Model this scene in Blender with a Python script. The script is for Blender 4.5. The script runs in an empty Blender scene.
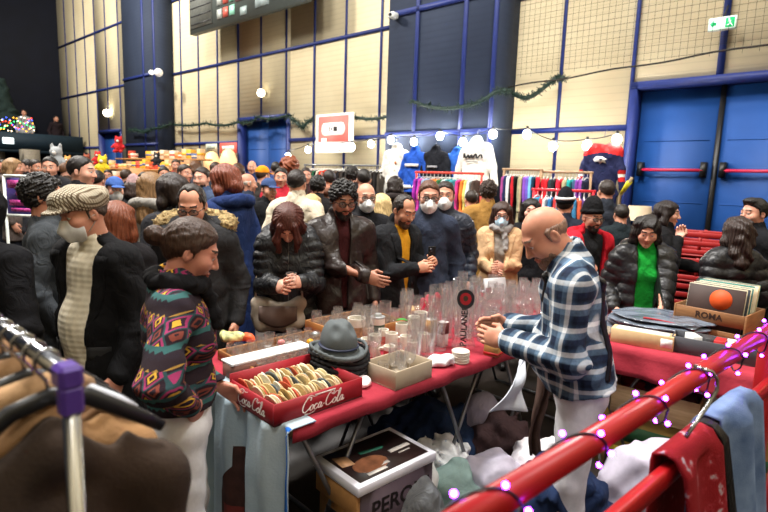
import bpy, math, random
import numpy as np
from mathutils import Matrix, Vector
random.seed(7); RS = np.random.RandomState(11)
C = bpy.context.scene.collection
S = bpy.context.scene
PI = math.pi
def rad(a): return a * PI / 180

# ---------------------------------------------------------------- camera
FPX, CAM_H = 530.0, 1.70
_roll, _pit = math.atan(.033), math.atan(77.16 / FPX)
_f = np.array([0, math.cos(_pit), -math.sin(_pit)])
_r0 = np.array([1., 0, 0]); _u0 = np.cross(_r0, _f)
_c, _s = math.cos(_roll), math.sin(_roll)
_r = _c * _r0 + _s * _u0; _u = -_s * _r0 + _c * _u0
EYE = np.array([0, 0, CAM_H])
cam = bpy.data.cameras.new('camera'); cam.sensor_width = 36; cam.lens = 36 * FPX / 768
cam.clip_start = .05; cam.clip_end = 120
cam.dof.use_dof = True; cam.dof.focus_distance = 2.9; cam.dof.aperture_fstop = 3.2
camo = bpy.data.objects.new('camera', cam); C.objects.link(camo); S.camera = camo
_m = Matrix.Identity(4)
for i in range(3):
    _m[i][0], _m[i][1], _m[i][2] = _r[i], _u[i], -_f[i]
_m[0][3], _m[1][3], _m[2][3] = EYE
camo.matrix_world = _m
def ray(x, y): return _f + (x - 384) / FPX * _r - (y - 256) / FPX * _u
def at(x, y, Y):
    d = ray(x, y); return EYE + d * (Y / d[1])
def gz(x, y, z):
    d = ray(x, y); return EYE + d * ((z - CAM_H) / d[2])
# the long back wall: a vertical plane, u runs along it (to the far left), n points into the hall
WD = ray(-215, 159); WD[2] = 0; WD = WD / np.linalg.norm(WD)
WP = at(604, 165, 8.0) * [1, 1, 0]
WN = np.array([WD[1], -WD[0], 0.]); WN = WN if WN @ WP < 0 else -WN
def wuz(x, y, off=0):
    d = ray(x, y); t = ((WP + WN * off - EYE) @ WN) / (d @ WN); p = EYE + d * t
    return (p - WP) @ WD, p[2]
def wp(u, z, off=0):
    p = WP + WD * u + WN * off; return np.array([p[0], p[1], z])

# ---------------------------------------------------------------- world, lights, exposure
w = bpy.data.worlds.new('hall air'); S.world = w; w.use_nodes = True
w.node_tree.nodes['Background'].inputs[0].default_value = (.75, .82, 1, 1)
w.node_tree.nodes['Background'].inputs[1].default_value = .055
S.view_settings.view_transform = 'Standard'; S.view_settings.look = 'None'
S.view_settings.gamma = 1; S.view_settings.use_curve_mapping = False
S.view_settings.exposure = 0.0
S.cycles.transparent_max_bounces = 24
S.cycles.max_bounces = 6
def area(name, loc, target, sx, sy, watt, col):
    l = bpy.data.lights.new(name, 'AREA'); l.shape = 'RECTANGLE'; l.size = sx; l.size_y = sy
    l.energy = watt; l.color = col
    o = bpy.data.objects.new(name, l); C.objects.link(o); o.location = loc
    o.rotation_euler = (Vector(target) - Vector(loc)).to_track_quat('-Z', 'Y').to_euler()
    return o
area('ceiling_flood_and_fill', (-1.0, 3.4, 7.5), (.2, 3.2, 0), 1.2, .9, 640, (1, .98, .95))
area('ceiling_flood_and_fill', (3.5, 2.6, 8.0), (2.2, 4.0, 0), 1.4, 1.0, 330, (1, .96, .92))
area('ceiling_flood_and_fill', (-6, 6.5, 9.0), (-3, 9, 0), 2.0, 1.4, 420, (1, .95, .88))
area('ceiling_flood_and_fill', (-9, 12, 10), (-8, 16, 0), 2.0, 1.4, 520, (1, .94, .86))
area('ceiling_flood_and_fill', (0, -2.2, 8.5), (0, -2.6, 0), 3.0, 1.0, 260, (1, .97, .93))  # unseen front fill lamp, added to brighten glass reflections and faces
area('wall_floodlight', tuple(wp(14, 12.5, 9.5)), wp(10.5, 3.2), 1.0, 1.0, 2500, (1, .93, .82))
area('wall_floodlight', tuple(wp(2.5, 11, 7.0)), wp(1.8, 3.0), 1.0, 1.0, 700, (1, .94, .85))

# ---------------------------------------------------------------- materials
def lin(c):
    c = [x / 255 for x in c]
    return tuple((x / 12.92 if x <= .04045 else ((x + .055) / 1.055) ** 2.4) for x in c) + (1,)
class NT:
    def __init__(s, name):
        s.m = bpy.data.materials.new(name); s.m.use_nodes = True
        s.t = s.m.node_tree; s.b = s.t.nodes['Principled BSDF']; s.out = s.t.nodes['Material Output']
        s.tc = s.n('ShaderNodeTexCoord')
    def n(s, k, **kw):
        x = s.t.nodes.new(k)
        for a, v in kw.items(): setattr(x, a, v)
        return x
    def l(s, a, b): s.t.links.new(a, b)
    def setv(s, sock, v):
        if isinstance(v, (int, float, tuple, list)): sock.default_value = v
        else: s.l(v, sock)
    def math(s, op, a, b=0.0, c=0.0):
        x = s.n('ShaderNodeMath', operation=op)
        s.setv(x.inputs[0], a); s.setv(x.inputs[1], b); s.setv(x.inputs[2], c)
        return x.outputs[0]
    def mix(s, f, a, b, mode='MIX'):
        x = s.n('ShaderNodeMixRGB', blend_type=mode)
        s.setv(x.inputs[0], f); s.setv(x.inputs[1], a); s.setv(x.inputs[2], b)
        return x.outputs[0]
    def coords(s, scale=(1, 1, 1), kind='Object', rot=(0, 0, 0)):
        x = s.n('ShaderNodeMapping'); s.l(s.tc.outputs[kind], x.inputs[0])
        x.inputs['Scale'].default_value = scale; x.inputs['Rotation'].default_value = rot
        return x.outputs[0]
    def noise(s, scale, vec=None, detail=3, rough=.55):
        x = s.n('ShaderNodeTexNoise'); x.inputs['Scale'].default_value = scale
        x.inputs['Detail'].default_value = detail; x.inputs['Roughness'].default_value = rough
        s.l(vec if vec is not None else s.tc.outputs['Object'], x.inputs['Vector'])
        return x.outputs['Fac']
    def ramp(s, f, stops, interp='LINEAR'):
        x = s.n('ShaderNodeValToRGB'); s.setv(x.inputs[0], f); e = x.color_ramp
        e.interpolation = interp
        while len(e.elements) < len(stops): e.elements.new(.5)
        for el, (p, c) in zip(e.elements, stops): el.position = p; el.color = c
        return x.outputs[0]
    def bump(s, h, strength, dist=.01):
        x = s.n('ShaderNodeBump'); x.inputs['Strength'].default_value = strength
        x.inputs['Distance'].default_value = dist; s.setv(x.inputs['Height'], h)
        s.l(x.outputs[0], s.b.inputs['Normal'])
    def xyz(s, vec=None):
        x = s.n('ShaderNodeSeparateXYZ'); s.l(vec if vec is not None else s.tc.outputs['Object'], x.inputs[0])
        return x.outputs
    def base(s, c): s.setv(s.b.inputs['Base Color'], c)
    def fin(s, rough=.6, metal=0, spec=.5):
        s.b.inputs['Roughness'].default_value = rough; s.b.inputs['Metallic'].default_value = metal
        s.b.inputs['Specular IOR Level'].default_value = spec
        return s.m
def mulc(c, k): return tuple(min(1, x * k) for x in c[:3]) + (1,)
_mc = {}
def mat(name, c, rough=.65, metal=0, var=.15, scale=14, bump=0, bscale=120, spec=.4, emit=0, dist=.004):
    key = (name, tuple(c), rough, metal, var, scale, bump, bscale, emit)
    if key in _mc: return _mc[key]
    n = NT(name); c = lin(c)
    f = n.noise(scale)
    col = n.ramp(f, [(.3, mulc(c, 1 - var)), (.7, mulc(c, 1 + var))])
    n.base(col)
    if bump: n.bump(n.noise(bscale, detail=4), bump, dist)
    if emit:
        n.setv(n.b.inputs['Emission Color'], c); n.b.inputs['Emission Strength'].default_value = emit
    _mc[key] = n.fin(rough, metal, spec); return _mc[key]
def folds(m, name, k, sc=13, dist=.02):
    n = m.node_tree; b = n.nodes['Principled BSDF']; tc = n.nodes.new('ShaderNodeTexCoord'); mp = n.nodes.new('ShaderNodeMapping'); mp.inputs['Scale'].default_value = (1, 1, .75)
    no = n.nodes.new('ShaderNodeTexNoise'); no.inputs['Scale'].default_value = sc; no.inputs['Detail'].default_value = 2.5; no.inputs['Distortion'].default_value = 1.4
    n.links.new(tc.outputs['Object'], mp.inputs[0]); n.links.new(mp.outputs[0], no.inputs['Vector'])
    bu = n.nodes.new('ShaderNodeBump'); bu.inputs['Strength'].default_value = k; bu.inputs['Distance'].default_value = dist; n.links.new(no.outputs['Fac'], bu.inputs['Height'])
    if b.inputs['Normal'].links: 
        old = b.inputs['Normal'].links[0].from_node; n.links.new(bu.outputs[0], old.inputs['Normal'])
    else: n.links.new(bu.outputs[0], b.inputs['Normal'])
    m['folds'] = 1; return m
def cloth(name, c, var=.18, bump=.35):
    m = mat(name, c, .9, 0, var, 9, bump, 260, .12)
    return m if 'folds' in m else folds(m, name, .75)
def leather(name, c):
    m = mat(name, c, .38, 0, .2, 12, .4, 90, .38); return m if 'folds' in m else folds(m, name, .42, 18)
def nylon(name, c):
    m = mat(name, c, .45, 0, .15, 10, .3, 90, .35); return m if 'folds' in m else folds(m, name, .8, 20)
def skinm(c=(205, 150, 125)):
    key = ('skin', tuple(c))
    if key in _mc: return _mc[key]
    n = NT('skin'); c = lin(c)
    col = n.ramp(n.noise(18), [(.3, (c[0] * .93, c[1] * .82, c[2] * .8, 1)), (.7, mulc(c, 1.07))])
    n.base(col); n.b.inputs['Subsurface Weight'].default_value = .08
    n.b.inputs['Subsurface Radius'].default_value = (.012, .005, .003)
    n.bump(n.noise(220), .1, .002)
    _mc[key] = n.fin(.5, 0, .4); return _mc[key]
def hairm(c):
    key = ('hair', tuple(c))
    if key in _mc: return _mc[key]
    n = NT('hair strands'); c = lin(c)
    v = n.coords((120, 120, 9)); f = n.noise(1.6, v, 4, .6)
    n.base(n.ramp(f, [(.32, mulc(c, .55)), (.68, mulc(c, 1.5))])); n.bump(f, .7, .006)
    _mc[key] = n.fin(.45, 0, .4); return _mc[key]
def wood(name, c, c2, sc=(3, 3, 40), rough=.55):
    n = NT(name); f = n.noise(1.4, n.coords(sc), 5, .6)
    n.base(n.ramp(f, [(.3, lin(c2)), (.7, lin(c))])); n.bump(f, .15, .003)
    return n.fin(rough)
def emitm(name, c, k):
    n = NT(name); c = lin(c); n.base(c)
    n.setv(n.b.inputs['Emission Color'], n.ramp(n.noise(20), [(0, mulc(c, .95)), (1, c)])); n.b.inputs['Emission Strength'].default_value = k
    return n.fin(.4)
def thinglass(name, tint=(240, 246, 245), fac=.10, dust_sheen=.0):
    n = NT(name); t = n.n('ShaderNodeBsdfTransparent'); g = n.n('ShaderNodeBsdfGlossy')
    t.inputs[0].default_value = lin(tint); g.inputs['Roughness'].default_value = .04
    lw = n.n('ShaderNodeLayerWeight'); lw.inputs[0].default_value = .35; df = n.n('ShaderNodeBsdfDiffuse'); df.inputs[0].default_value = (.85, .83, .82, 1); md = n.n('ShaderNodeMixShader'); md.inputs[0].default_value = dust_sheen; n.l(t.outputs[0], md.inputs[1]); n.l(df.outputs[0], md.inputs[2])  # white diffuse mixed in: dust plus painted-in brightness that lifts dark glass
    f = n.math('MULTIPLY_ADD', n.math('POWER', lw.outputs['Facing'], 2.2), .6, fac)
    f2 = n.math('MULTIPLY', f, n.math('MULTIPLY_ADD', n.noise(40), .3, .85))
    m = n.n('ShaderNodeMixShader'); n.l(f2, m.inputs[0]); n.l(md.outputs[0], m.inputs[1]); n.l(g.outputs[0], m.inputs[2])
    n.l(m.outputs[0], n.out.inputs['Surface']); return n.m

# ---------------------------------------------------------------- mesh building
class Geo:
    def __init__(s): s.V = []; s.F = []; s.n = 0
    def add(s, V, F, mi=0):
        V = np.asarray(V, dtype=np.float32).reshape(-1, 3)
        s.V.append(V)
        if isinstance(F, np.ndarray): s.F.append((F + s.n, mi))
        else:
            by = {}
            for f in F: by.setdefault(len(f), []).append(f)
            for k, v in by.items(): s.F.append((np.array(v, dtype=np.int64) + s.n, mi))
        s.n += len(V); return s
    def join(s, g, M=None, mi=None):
        V = np.concatenate(g.V)
        if M is not None:
            A = np.array(M); V = V @ A[:3, :3].T + A[:3, 3]
            flip = np.linalg.det(A[:3, :3]) < 0
        else: flip = False
        s.V.append(V.astype(np.float32))
        for f, k in g.F: s.F.append(((f[:, ::-1] if flip else f) + s.n, k if mi is None else mi))
        s.n += len(V); return s
    def xf(s, M): return Geo().join(s, M)
    # shapes
    def box(s, c, size, rz=0, M=None, mi=0, taper=1):
        x, y, z = [q / 2 for q in size]
        V = np.array([[-x, -y, -z], [x, -y, -z], [x, y, -z], [-x, y, -z], [-x * taper, -y * taper, z], [x * taper, -y * taper, z], [x * taper, y * taper, z], [-x * taper, y * taper, z]])
        R = np.array(Matrix.Rotation(rz, 3, 'Z')) if M is None else np.array(M.to_3x3() if hasattr(M, 'to_3x3') else M)
        return s.add(V @ R.T + np.array(c), [(0, 3, 2, 1), (4, 5, 6, 7), (0, 1, 5, 4), (1, 2, 6, 5), (2, 3, 7, 6), (3, 0, 4, 7)], mi)
    def bbox(s, c, size, r=.008, rz=0, mi=0):
        """box with chamfered edges"""
        x, y, z = [q / 2 for q in size]; r = min(r, x * .9, y * .9, z * .9)
        lv = []
        for zz, q in ((-z, r), (-z + r, 0), (z - r, 0), (z, r)):
            a, b = x - q, y - q
            lv.append([(-a + (r - q), -b, zz), (a - (r - q), -b, zz), (a, -b + (r - q), zz), (a, b - (r - q), zz), (a - (r - q), b, zz), (-a + (r - q), b, zz), (-a, b - (r - q), zz), (-a, -b + (r - q), zz)])
        V = np.array(lv).reshape(-1, 3); F = [tuple(range(7, -1, -1)), tuple(range(24, 32))]
        for k in range(3):
            for i in range(8): F.append((k * 8 + i, k * 8 + (i + 1) % 8, k * 8 + 8 + (i + 1) % 8, k * 8 + 8 + i))
        R = np.array(Matrix.Rotation(rz, 3, 'Z'))
        return s.add(V @ R.T + np.array(c), F, mi)
    def tube(s, pts, r, n=10, mi=0, cap=True, close=False, flat=1.0):
        P = np.array(pts, float); k = len(P); r = np.broadcast_to(np.array(r, float), (k,))
        T = np.gradient(P, axis=0) if not close else np.roll(P, -1, 0) - np.roll(P, 1, 0)
        T /= np.linalg.norm(T, axis=1)[:, None] + 1e-12
        a = np.array([0, 0, 1.]) if abs(T[0][2]) < .9 else np.array([1., 0, 0])
        V = []
        for i in range(k):
            b = a - T[i] * (a @ T[i]); b /= np.linalg.norm(b) + 1e-12; c = np.cross(T[i], b); a = b
            th = np.arange(n) * 2 * PI / n
            V.append(P[i] + r[i] * (np.cos(th)[:, None] * b * flat + np.sin(th)[:, None] * c))
        F = []
        for i in range(k if close else k - 1):
            j = (i + 1) % k
            for q in range(n): F.append((i * n + q, i * n + (q + 1) % n, j * n + (q + 1) % n, j * n + q))
        if cap and not close: F += [tuple(range(n - 1, -1, -1)), tuple(range((k - 1) * n, k * n))]
        return s.add(np.concatenate(V), F, mi)
    def lathe(s, prof, n=24, c=(0, 0, 0), mi=0, M=None, sx=1, sy=1):
        """prof: (r, z) points; r = 0 closes"""
        V = []; rows = []
        th = np.arange(n) * 2 * PI / n
        for r, z in prof:
            if r < 1e-6: rows.append([len(V)]); V.append((0, 0, z))
            else:
                rows.append(list(range(len(V), len(V) + n)))
                V += [(r * sx * math.cos(t), r * sy * math.sin(t), z) for t in th]
        F = []
        for a, b in zip(rows, rows[1:]):
            for q in range(n):
                x = a[q % len(a)], a[(q + 1) % len(a)], b[(q + 1) % len(b)], b[q % len(b)]
                f = tuple(dict.fromkeys(x))
                if len(f) > 2: F.append(f)
        V = np.array(V)
        if M is not None: V = V @ np.array(M.to_3x3() if hasattr(M, 'to_3x3') else M).T
        return s.add(V + np.array(c), F, mi)
    def sphere(s, c, r, n=14, mi=0, sc=(1, 1, 1), M=None):
        m = n // 2 + 1
        prof = [(math.sin(PI * i / m), -math.cos(PI * i / m)) for i in range(m + 1)]
        g = Geo().lathe(prof, n); V = np.concatenate(g.V) * np.array(sc) * r
        if M is not None: V = V @ np.array(M.to_3x3() if hasattr(M, 'to_3x3') else M).T
        for f, k in g.F: pass
        s.V.append((V + np.array(c)).astype(np.float32))
        for f, k in g.F: s.F.append((f + s.n, mi))
        s.n += len(V); return s
    def sheet(s, fn, nu, nv, th=0.004, mi=0):
        """fn(u,v)->point; a cloth with real thickness"""
        P = np.array([[fn(i / nu, j / nv) for j in range(nv + 1)] for i in range(nu + 1)], float)
        du = np.gradient(P, axis=0); dv = np.gradient(P, axis=1); N = np.cross(du, dv); N /= np.linalg.norm(N, axis=2)[..., None] + 1e-12
        A = P + N * th / 2; B = P - N * th / 2; m = nv + 1; k = (nu + 1) * m
        F = []
        for i in range(nu):
            for j in range(nv):
                a = i * m + j; q = (a, a + m, a + m + 1, a + 1)
                F.append(q); F.append(tuple(x + k for x in q[::-1]))
        rim = [i * m for i in range(nu + 1)] + [nu * m + j for j in range(1, m)] + [i * m + nv for i in range(nu - 1, -1, -1)] + [j for j in range(nv - 1, 0, -1)]
        for a, b in zip(rim, rim[1:] + rim[:1]): F.append((b, a, a + k, b + k))
        return s.add(np.concatenate([A.reshape(-1, 3), B.reshape(-1, 3)]), F, mi)
    def prism(s, poly, z0, z1, M=None, mi=0):
        n = len(poly); V = np.array([(x, y, z0) for x, y in poly] + [(x, y, z1) for x, y in poly], float)
        F = [tuple(range(n - 1, -1, -1)), tuple(range(n, 2 * n))] + [(i, (i + 1) % n, n + (i + 1) % n, n + i) for i in range(n)]
        if M is not None: A = np.array(M); V = V @ A[:3, :3].T + A[:3, 3]
        return s.add(V, F, mi)
def mk(name, g, m, parent=None, smooth=False, loc=None, rz=0, **tags):
    me = bpy.data.meshes.new(name)
    V = np.concatenate(g.V).astype(np.float32)
    me.vertices.add(len(V)); me.vertices.foreach_set('co', V.ravel())
    tot = [f.shape[1] for f, k in g.F for _ in range(len(f))]
    lv = np.concatenate([f.ravel() for f, k in g.F]).astype(np.int32)
    st = np.concatenate([[0], np.cumsum(tot)[:-1]]).astype(np.int32)
    me.loops.add(len(lv)); me.loops.foreach_set('vertex_index', lv)
    me.polygons.add(len(tot)); me.polygons.foreach_set('loop_start', st)
    me.polygons.foreach_set('loop_total', np.array(tot, np.int32))
    mi = np.concatenate([np.full(len(f), k, np.int32) for f, k in g.F])
    ms = m if isinstance(m, (list, tuple)) else [m]
    for x in ms: me.materials.append(x)
    me.polygons.foreach_set('material_index', mi)
    me.update(calc_edges=True); me.validate()
    if smooth is True: me.polygons.foreach_set('use_smooth', np.ones(len(tot), bool))
    elif smooth: me.set_sharp_from_angle(angle=rad(smooth))
    if smooth and smooth is not True: me.polygons.foreach_set('use_smooth', np.ones(len(tot), bool)); me.set_sharp_from_angle(angle=rad(smooth))
    o = bpy.data.objects.new(name, me); C.objects.link(o)
    if parent: o.parent = parent
    if loc is not None: o.location = tuple(loc)
    if rz: o.rotation_euler[2] = rz
    for k, v in tags.items(): o[k] = v
    return o
def empty(name, loc, rz=0, label=None, cat=None, group=None):
    o = bpy.data.objects.new(name, None); C.objects.link(o); o.location = tuple(loc); o.rotation_euler = (0, 0, rz)
    o.empty_display_size = .05
    if label: o['label'] = label
    if cat: o['category'] = cat
    if group: o['group'] = group
    return o
def tree(o, loc=None, rz=None, label=None, parent=None):
    c = o.copy(); C.objects.link(c)
    if parent: c.parent = parent
    if loc is not None: c.location = tuple(loc)
    if rz is not None: c.rotation_euler[2] = rz
    if label: c['label'] = label
    for ch in list(o.children): tree(ch, parent=c)
    return c
def text_geo(s, size=.1, depth=.002, shear=0, bold=0):
    cu = bpy.data.curves.new('t', 'FONT'); cu.body = s; cu.size = size; cu.extrude = depth; cu.shear = shear
    cu.offset = bold; cu.align_x = 'CENTER'; cu.align_y = 'CENTER'; cu.resolution_u = 3
    o = bpy.data.objects.new('t', cu); C.objects.link(o)
    dg = bpy.context.evaluated_depsgraph_get(); me = bpy.data.meshes.new_from_object(o.evaluated_get(dg))
    g = Geo(); V = np.array([v.co[:] for v in me.vertices]); g.add(V, [tuple(p.vertices) for p in me.polygons])
    bpy.data.objects.remove(o); bpy.data.curves.remove(cu); bpy.data.meshes.remove(me)
    return g
def frame(o, x, y):
    """matrix: local x along x, local y along y (orthonormalised), local z outwards"""
    x = np.array(x, float); x /= np.linalg.norm(x); y = np.array(y, float); y = y - x * (x @ y); y /= np.linalg.norm(y)
    z = np.cross(x, y); M = np.eye(4); M[:3, 0] = x; M[:3, 1] = y; M[:3, 2] = z; M[:3, 3] = o
    return M
def wframe(u, z, off=.0):  # on the back wall: x to the picture's right, y up, z into the hall
    return frame(wp(u, z, off), -WD, (0, 0, 1))

# ---------------------------------------------------------------- signed-distance sculpting (one closed surface per garment / body)
class Fld:
    def __init__(s, lo, hi, h):
        s.lo = np.array(lo, float); s.h = h
        s.n = np.ceil((np.array(hi) - s.lo) / h).astype(int) + 1
        s.D = np.full(s.n, .25, np.float32)
    def sub(s, lo, hi):
        a = np.clip(np.floor((np.array(lo) - s.lo) / s.h).astype(int), 0, s.n); b = np.clip(np.ceil((np.array(hi) - s.lo) / s.h).astype(int) + 1, 0, s.n)
        sl = tuple(slice(x, y) for x, y in zip(a, b))
        ax = [s.lo[i] + s.h * np.arange(a[i], b[i]) for i in range(3)]
        return sl, np.meshgrid(*ax, indexing='ij', sparse=True)
    def put(s, sl, d, k, neg=False):
        if 0 in d.shape: return
        a = s.D[sl]; d = d.astype(np.float32)
        if neg: a = -a
        if k > 0:
            hh = np.maximum(k - np.abs(a - d), 0) / k; r = np.minimum(a, d) - hh * hh * k / 4
        else: r = np.minimum(a, d)
        s.D[sl] = -r if neg else r
    def cone(s, a, b, ra, rb, k=.03, X=None, sx=1, neg=False, rib=None):
        a = np.array(a, float); b = np.array(b, float); m = max(ra, rb) * max(1, sx) + k + 3 * s.h
        sl, (x, y, z) = s.sub(np.minimum(a, b) - m, np.maximum(a, b) + m)
        ba = b - a; L2 = ba @ ba + 1e-12
        t = np.clip(((x - a[0]) * ba[0] + (y - a[1]) * ba[1] + (z - a[2]) * ba[2]) / L2, 0, 1)
        qx = x - a[0] - t * ba[0]; qy = y - a[1] - t * ba[1]; qz = z - a[2] - t * ba[2]
        if X is not None:
            X = np.array(X, float); X /= np.linalg.norm(X)
            e = (qx * X[0] + qy * X[1] + qz * X[2]) * (1 / sx - 1)
            qx = qx + X[0] * e; qy = qy + X[1] * e; qz = qz + X[2] * e
        d = np.sqrt(qx * qx + qy * qy + qz * qz) - (ra + t * (rb - ra))
        if rib:
            sp, am = rib; d = d - am * (np.abs(np.sin(PI * t * math.sqrt(L2) / sp)) ** .6 - .6)
        s.put(sl, d, k, neg)
    def ell(s, c, r, k=.03, R=None, neg=False):
        c = np.array(c, float); r = np.array(r, float); m = r.max() + k + 3 * s.h
        sl, (x, y, z) = s.sub(c - m, c + m)
        x = x - c[0]; y = y - c[1]; z = z - c[2]
        if R is not None:
            R = np.array(R)[:3, :3]
            x, y, z = (x * R[0, i] + y * R[1, i] + z * R[2, i] for i in range(3))
        a = np.sqrt((x / r[0]) ** 2 + (y / r[1]) ** 2 + (z / r[2]) ** 2); b = np.sqrt((x / r[0] ** 2) ** 2 + (y / r[1] ** 2) ** 2 + (z / r[2] ** 2) ** 2)
        s.put(sl, a * (a - 1) / (b + 1e-9), k, neg)
    def P(s):
        return np.meshgrid(*[s.lo[i] + s.h * np.arange(s.n[i]) for i in range(3)], indexing='ij', sparse=True)
    def cut(s, d, k=0): s.put((slice(None),) * 3, np.broadcast_to(-d, s.D.shape), k, True)   # keep where d < 0
    def strands(s, amp, n, seed=0, c=.01):
        x, y, z = s.P(); a = np.arctan2(x, y - c + 0 * z) ; w = np.sin(n * a + 5 * np.sin(9 * z + 2 * a + seed)) + .7 * np.sin(n * 1.9 * a + 7 * z + 3 * np.sin(14 * z + seed))
        s.D += (amp / 1.7 * w * np.minimum(1, np.sqrt(x * x + (y - c) ** 2 + 0 * z) / .06)).astype(np.float32)
    def wrinkle(s, amp, f, seed=0):
        r = np.random.RandomState(seed); x, y, z = s.P(); d = 0
        for i in range(5):
            q = r.randn(3); q /= np.linalg.norm(q); q *= f * (.6 + .9 * r.rand()); ph = r.rand() * 6.3
            d = d + np.sin(q[0] * x + q[1] * y + q[2] * z + ph + 1.6 * np.sin(q[2] * .6 * x + q[0] * .6 * z + ph * 2))
        s.D += (amp / 2.2 * d).astype(np.float32)
    def geo(s):
        D = s.D
        for ax in range(3):
            for e in (0, -1):
                i = [slice(None)] * 3; i[ax] = e; D[tuple(i)] = np.maximum(D[tuple(i)], s.h * .3)
        N = D < 0
        cnt = sum(N[i:N.shape[0] - 1 + i, j:N.shape[1] - 1 + j, k:N.shape[2] - 1 + k].astype(np.int8) for i in (0, 1) for j in (0, 1) for k in (0, 1))
        I, J, K = np.nonzero((cnt > 0) & (cnt < 8))
        if len(I) == 0: return None
        idx = np.full(cnt.shape, -1, np.int64); idx[I, J, K] = np.arange(len(I))
        cs = [(i, j, k) for i in (0, 1) for j in (0, 1) for k in (0, 1)]
        v = [D[I + a, J + b, K + c] for a, b, c in cs]
        acc = np.zeros((len(I), 3)); num = np.zeros(len(I))
        for p in range(8):
            for q in range(p + 1, 8):
                if sum(abs(cs[p][t] - cs[q][t]) for t in range(3)) != 1: continue
                m = (v[p] < 0) != (v[q] < 0); t = np.where(m, v[p] / np.where(m, v[p] - v[q], 1), 0)
                for ax in range(3): acc[:, ax] += np.where(m, cs[p][ax] + t * (cs[q][ax] - cs[p][ax]), 0)
                num += m
        V = s.lo + s.h * (np.stack([I, J, K], 1) + acc / num[:, None])
        Q = []
        for ax in range(3):
            a0 = [slice(None)] * 3; a1 = [slice(None)] * 3; a0[ax] = slice(0, -1); a1[ax] = slice(1, None)
            A = N[tuple(a0)]; B = N[tuple(a1)]; E = np.array(np.nonzero(A != B)).T
            o1, o2 = (ax + 1) % 3, (ax + 2) % 3
            E = E[(E[:, o1] > 0) & (E[:, o2] > 0) & (E[:, o1] < D.shape[o1] - 1) & (E[:, o2] < D.shape[o2] - 1)]
            if not len(E): continue
            def cell(d1, d2):
                e = E.copy(); e[:, o1] -= d1; e[:, o2] -= d2; return idx[e[:, 0], e[:, 1], e[:, 2]]
            q = np.stack([cell(1, 1), cell(0, 1), cell(0, 0), cell(1, 0)], 1)
            ins = N[E[:, 0], E[:, 1], E[:, 2]]
            q[~ins] = q[~ins][:, ::-1]; Q.append(q)
        return Geo().add(V, np.concatenate(Q))
# ================================================================ PEOPLE
def Rx(a): return np.array(Matrix.Rotation(a, 4, 'X'))
def Ry(a): return np.array(Matrix.Rotation(a, 4, 'Y'))
def Rz(a): return np.array(Matrix.Rotation(a, 4, 'Z'))
def Tr(p):
    M = np.eye(4); M[:3, 3] = p; return M
def A4(M, p): return M[:3, :3] @ np.array(p, float) + M[:3, 3]
_cache = {}
def head_geo(fem, vox):
    k = ('head', fem, vox)
    if k in _cache: return _cache[k]
    F = Fld((-.12, -.15, -.25), (.12, .14, .16), vox)
    F.ell((0, .012, .032), (.077, .097, .093), 0)
    j = .94 if fem else 1
    F.ell((0, -.022, -.045), (.058 * j, .068, .072), .05)
    F.cone((0, -.02, -.06), (0, .012, -.09), .05 * j, .05 * j, .03)
    F.ell((0, -.066, -.1), (.024 * j, .022, .02), .03)
    for s in (-1, 1):
        F.ell((s * .040, -.062, -.022), (.026, .026, .026), .03)
        F.ell((s * .032, -.1, .012), (.019, .016, .013), .014, neg=True)
    F.ell((0, -.08, .034), (.05, .016, .013), .02)
    F.cone((0, -.089, .018), (0, -.112, -.024), .009, .0125, .014)
    for s in (-1, 1):
        F.ell((s * .012, -.1, -.028), (.009, .01, .008), .008)
        F.ell((s * .031, -.079, .010), (.0145, .0135, .0125), 0)
        F.ell((s * .031, -.081, .019), (.017, .014, .006), .006)
        R = Rz(-s * .35)
        F.ell((s * .079, .01, -.004), (.009, .019, .031), .008, R=R)
        F.ell((s * .087, .004, 0), (.006, .010, .016), .004, R=R, neg=True)
    F.ell((0, -.092, -.0585), (.023, .011, .006), .006)
    F.ell((0, -.090, -.069), (.019, .011, .0065), .006)
    F.ell((0, -.104, -.0635), (.020, .008, .0016), .002, neg=True)
    r = .046 if fem else .056
    F.cone((0, .012, -.07), (0, .03, -.235), r, r + .01, .03)
    g = F.geo(); V = g.V[0]; Q = g.F[0][0]; c = V[Q].mean(1); x, y, z = abs(c[:, 0]), c[:, 1], c[:, 2]
    m = np.zeros(len(Q), int)
    m[(y < -.085) & (((x / .024) ** 2 + ((z + .0635) / .0125) ** 2) < 1)] = 1
    arch = .036 + .004 * np.cos((x - .03) / .02)
    m[(y < -.06) & (abs(z - arch) < .0048) & (x > .012) & (x < .05)] = 2
    e = np.sqrt((c[:, 0] - np.sign(c[:, 0]) * .031) ** 2 + ((z - .008) * 1.7) ** 2)
    m[(y < -.083) & (y > -.098) & (e < .0135) & (z < .0155)] = 3
    m[(y < -.085) & (y > -.098) & (e < .0075) & (z < .0155)] = 4
    o = Geo(); o.V = [V]; o.n = len(V); o.F = [(Q[m == i], i) for i in range(5) if (m == i).any()]
    _cache[k] = o; return o
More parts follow.
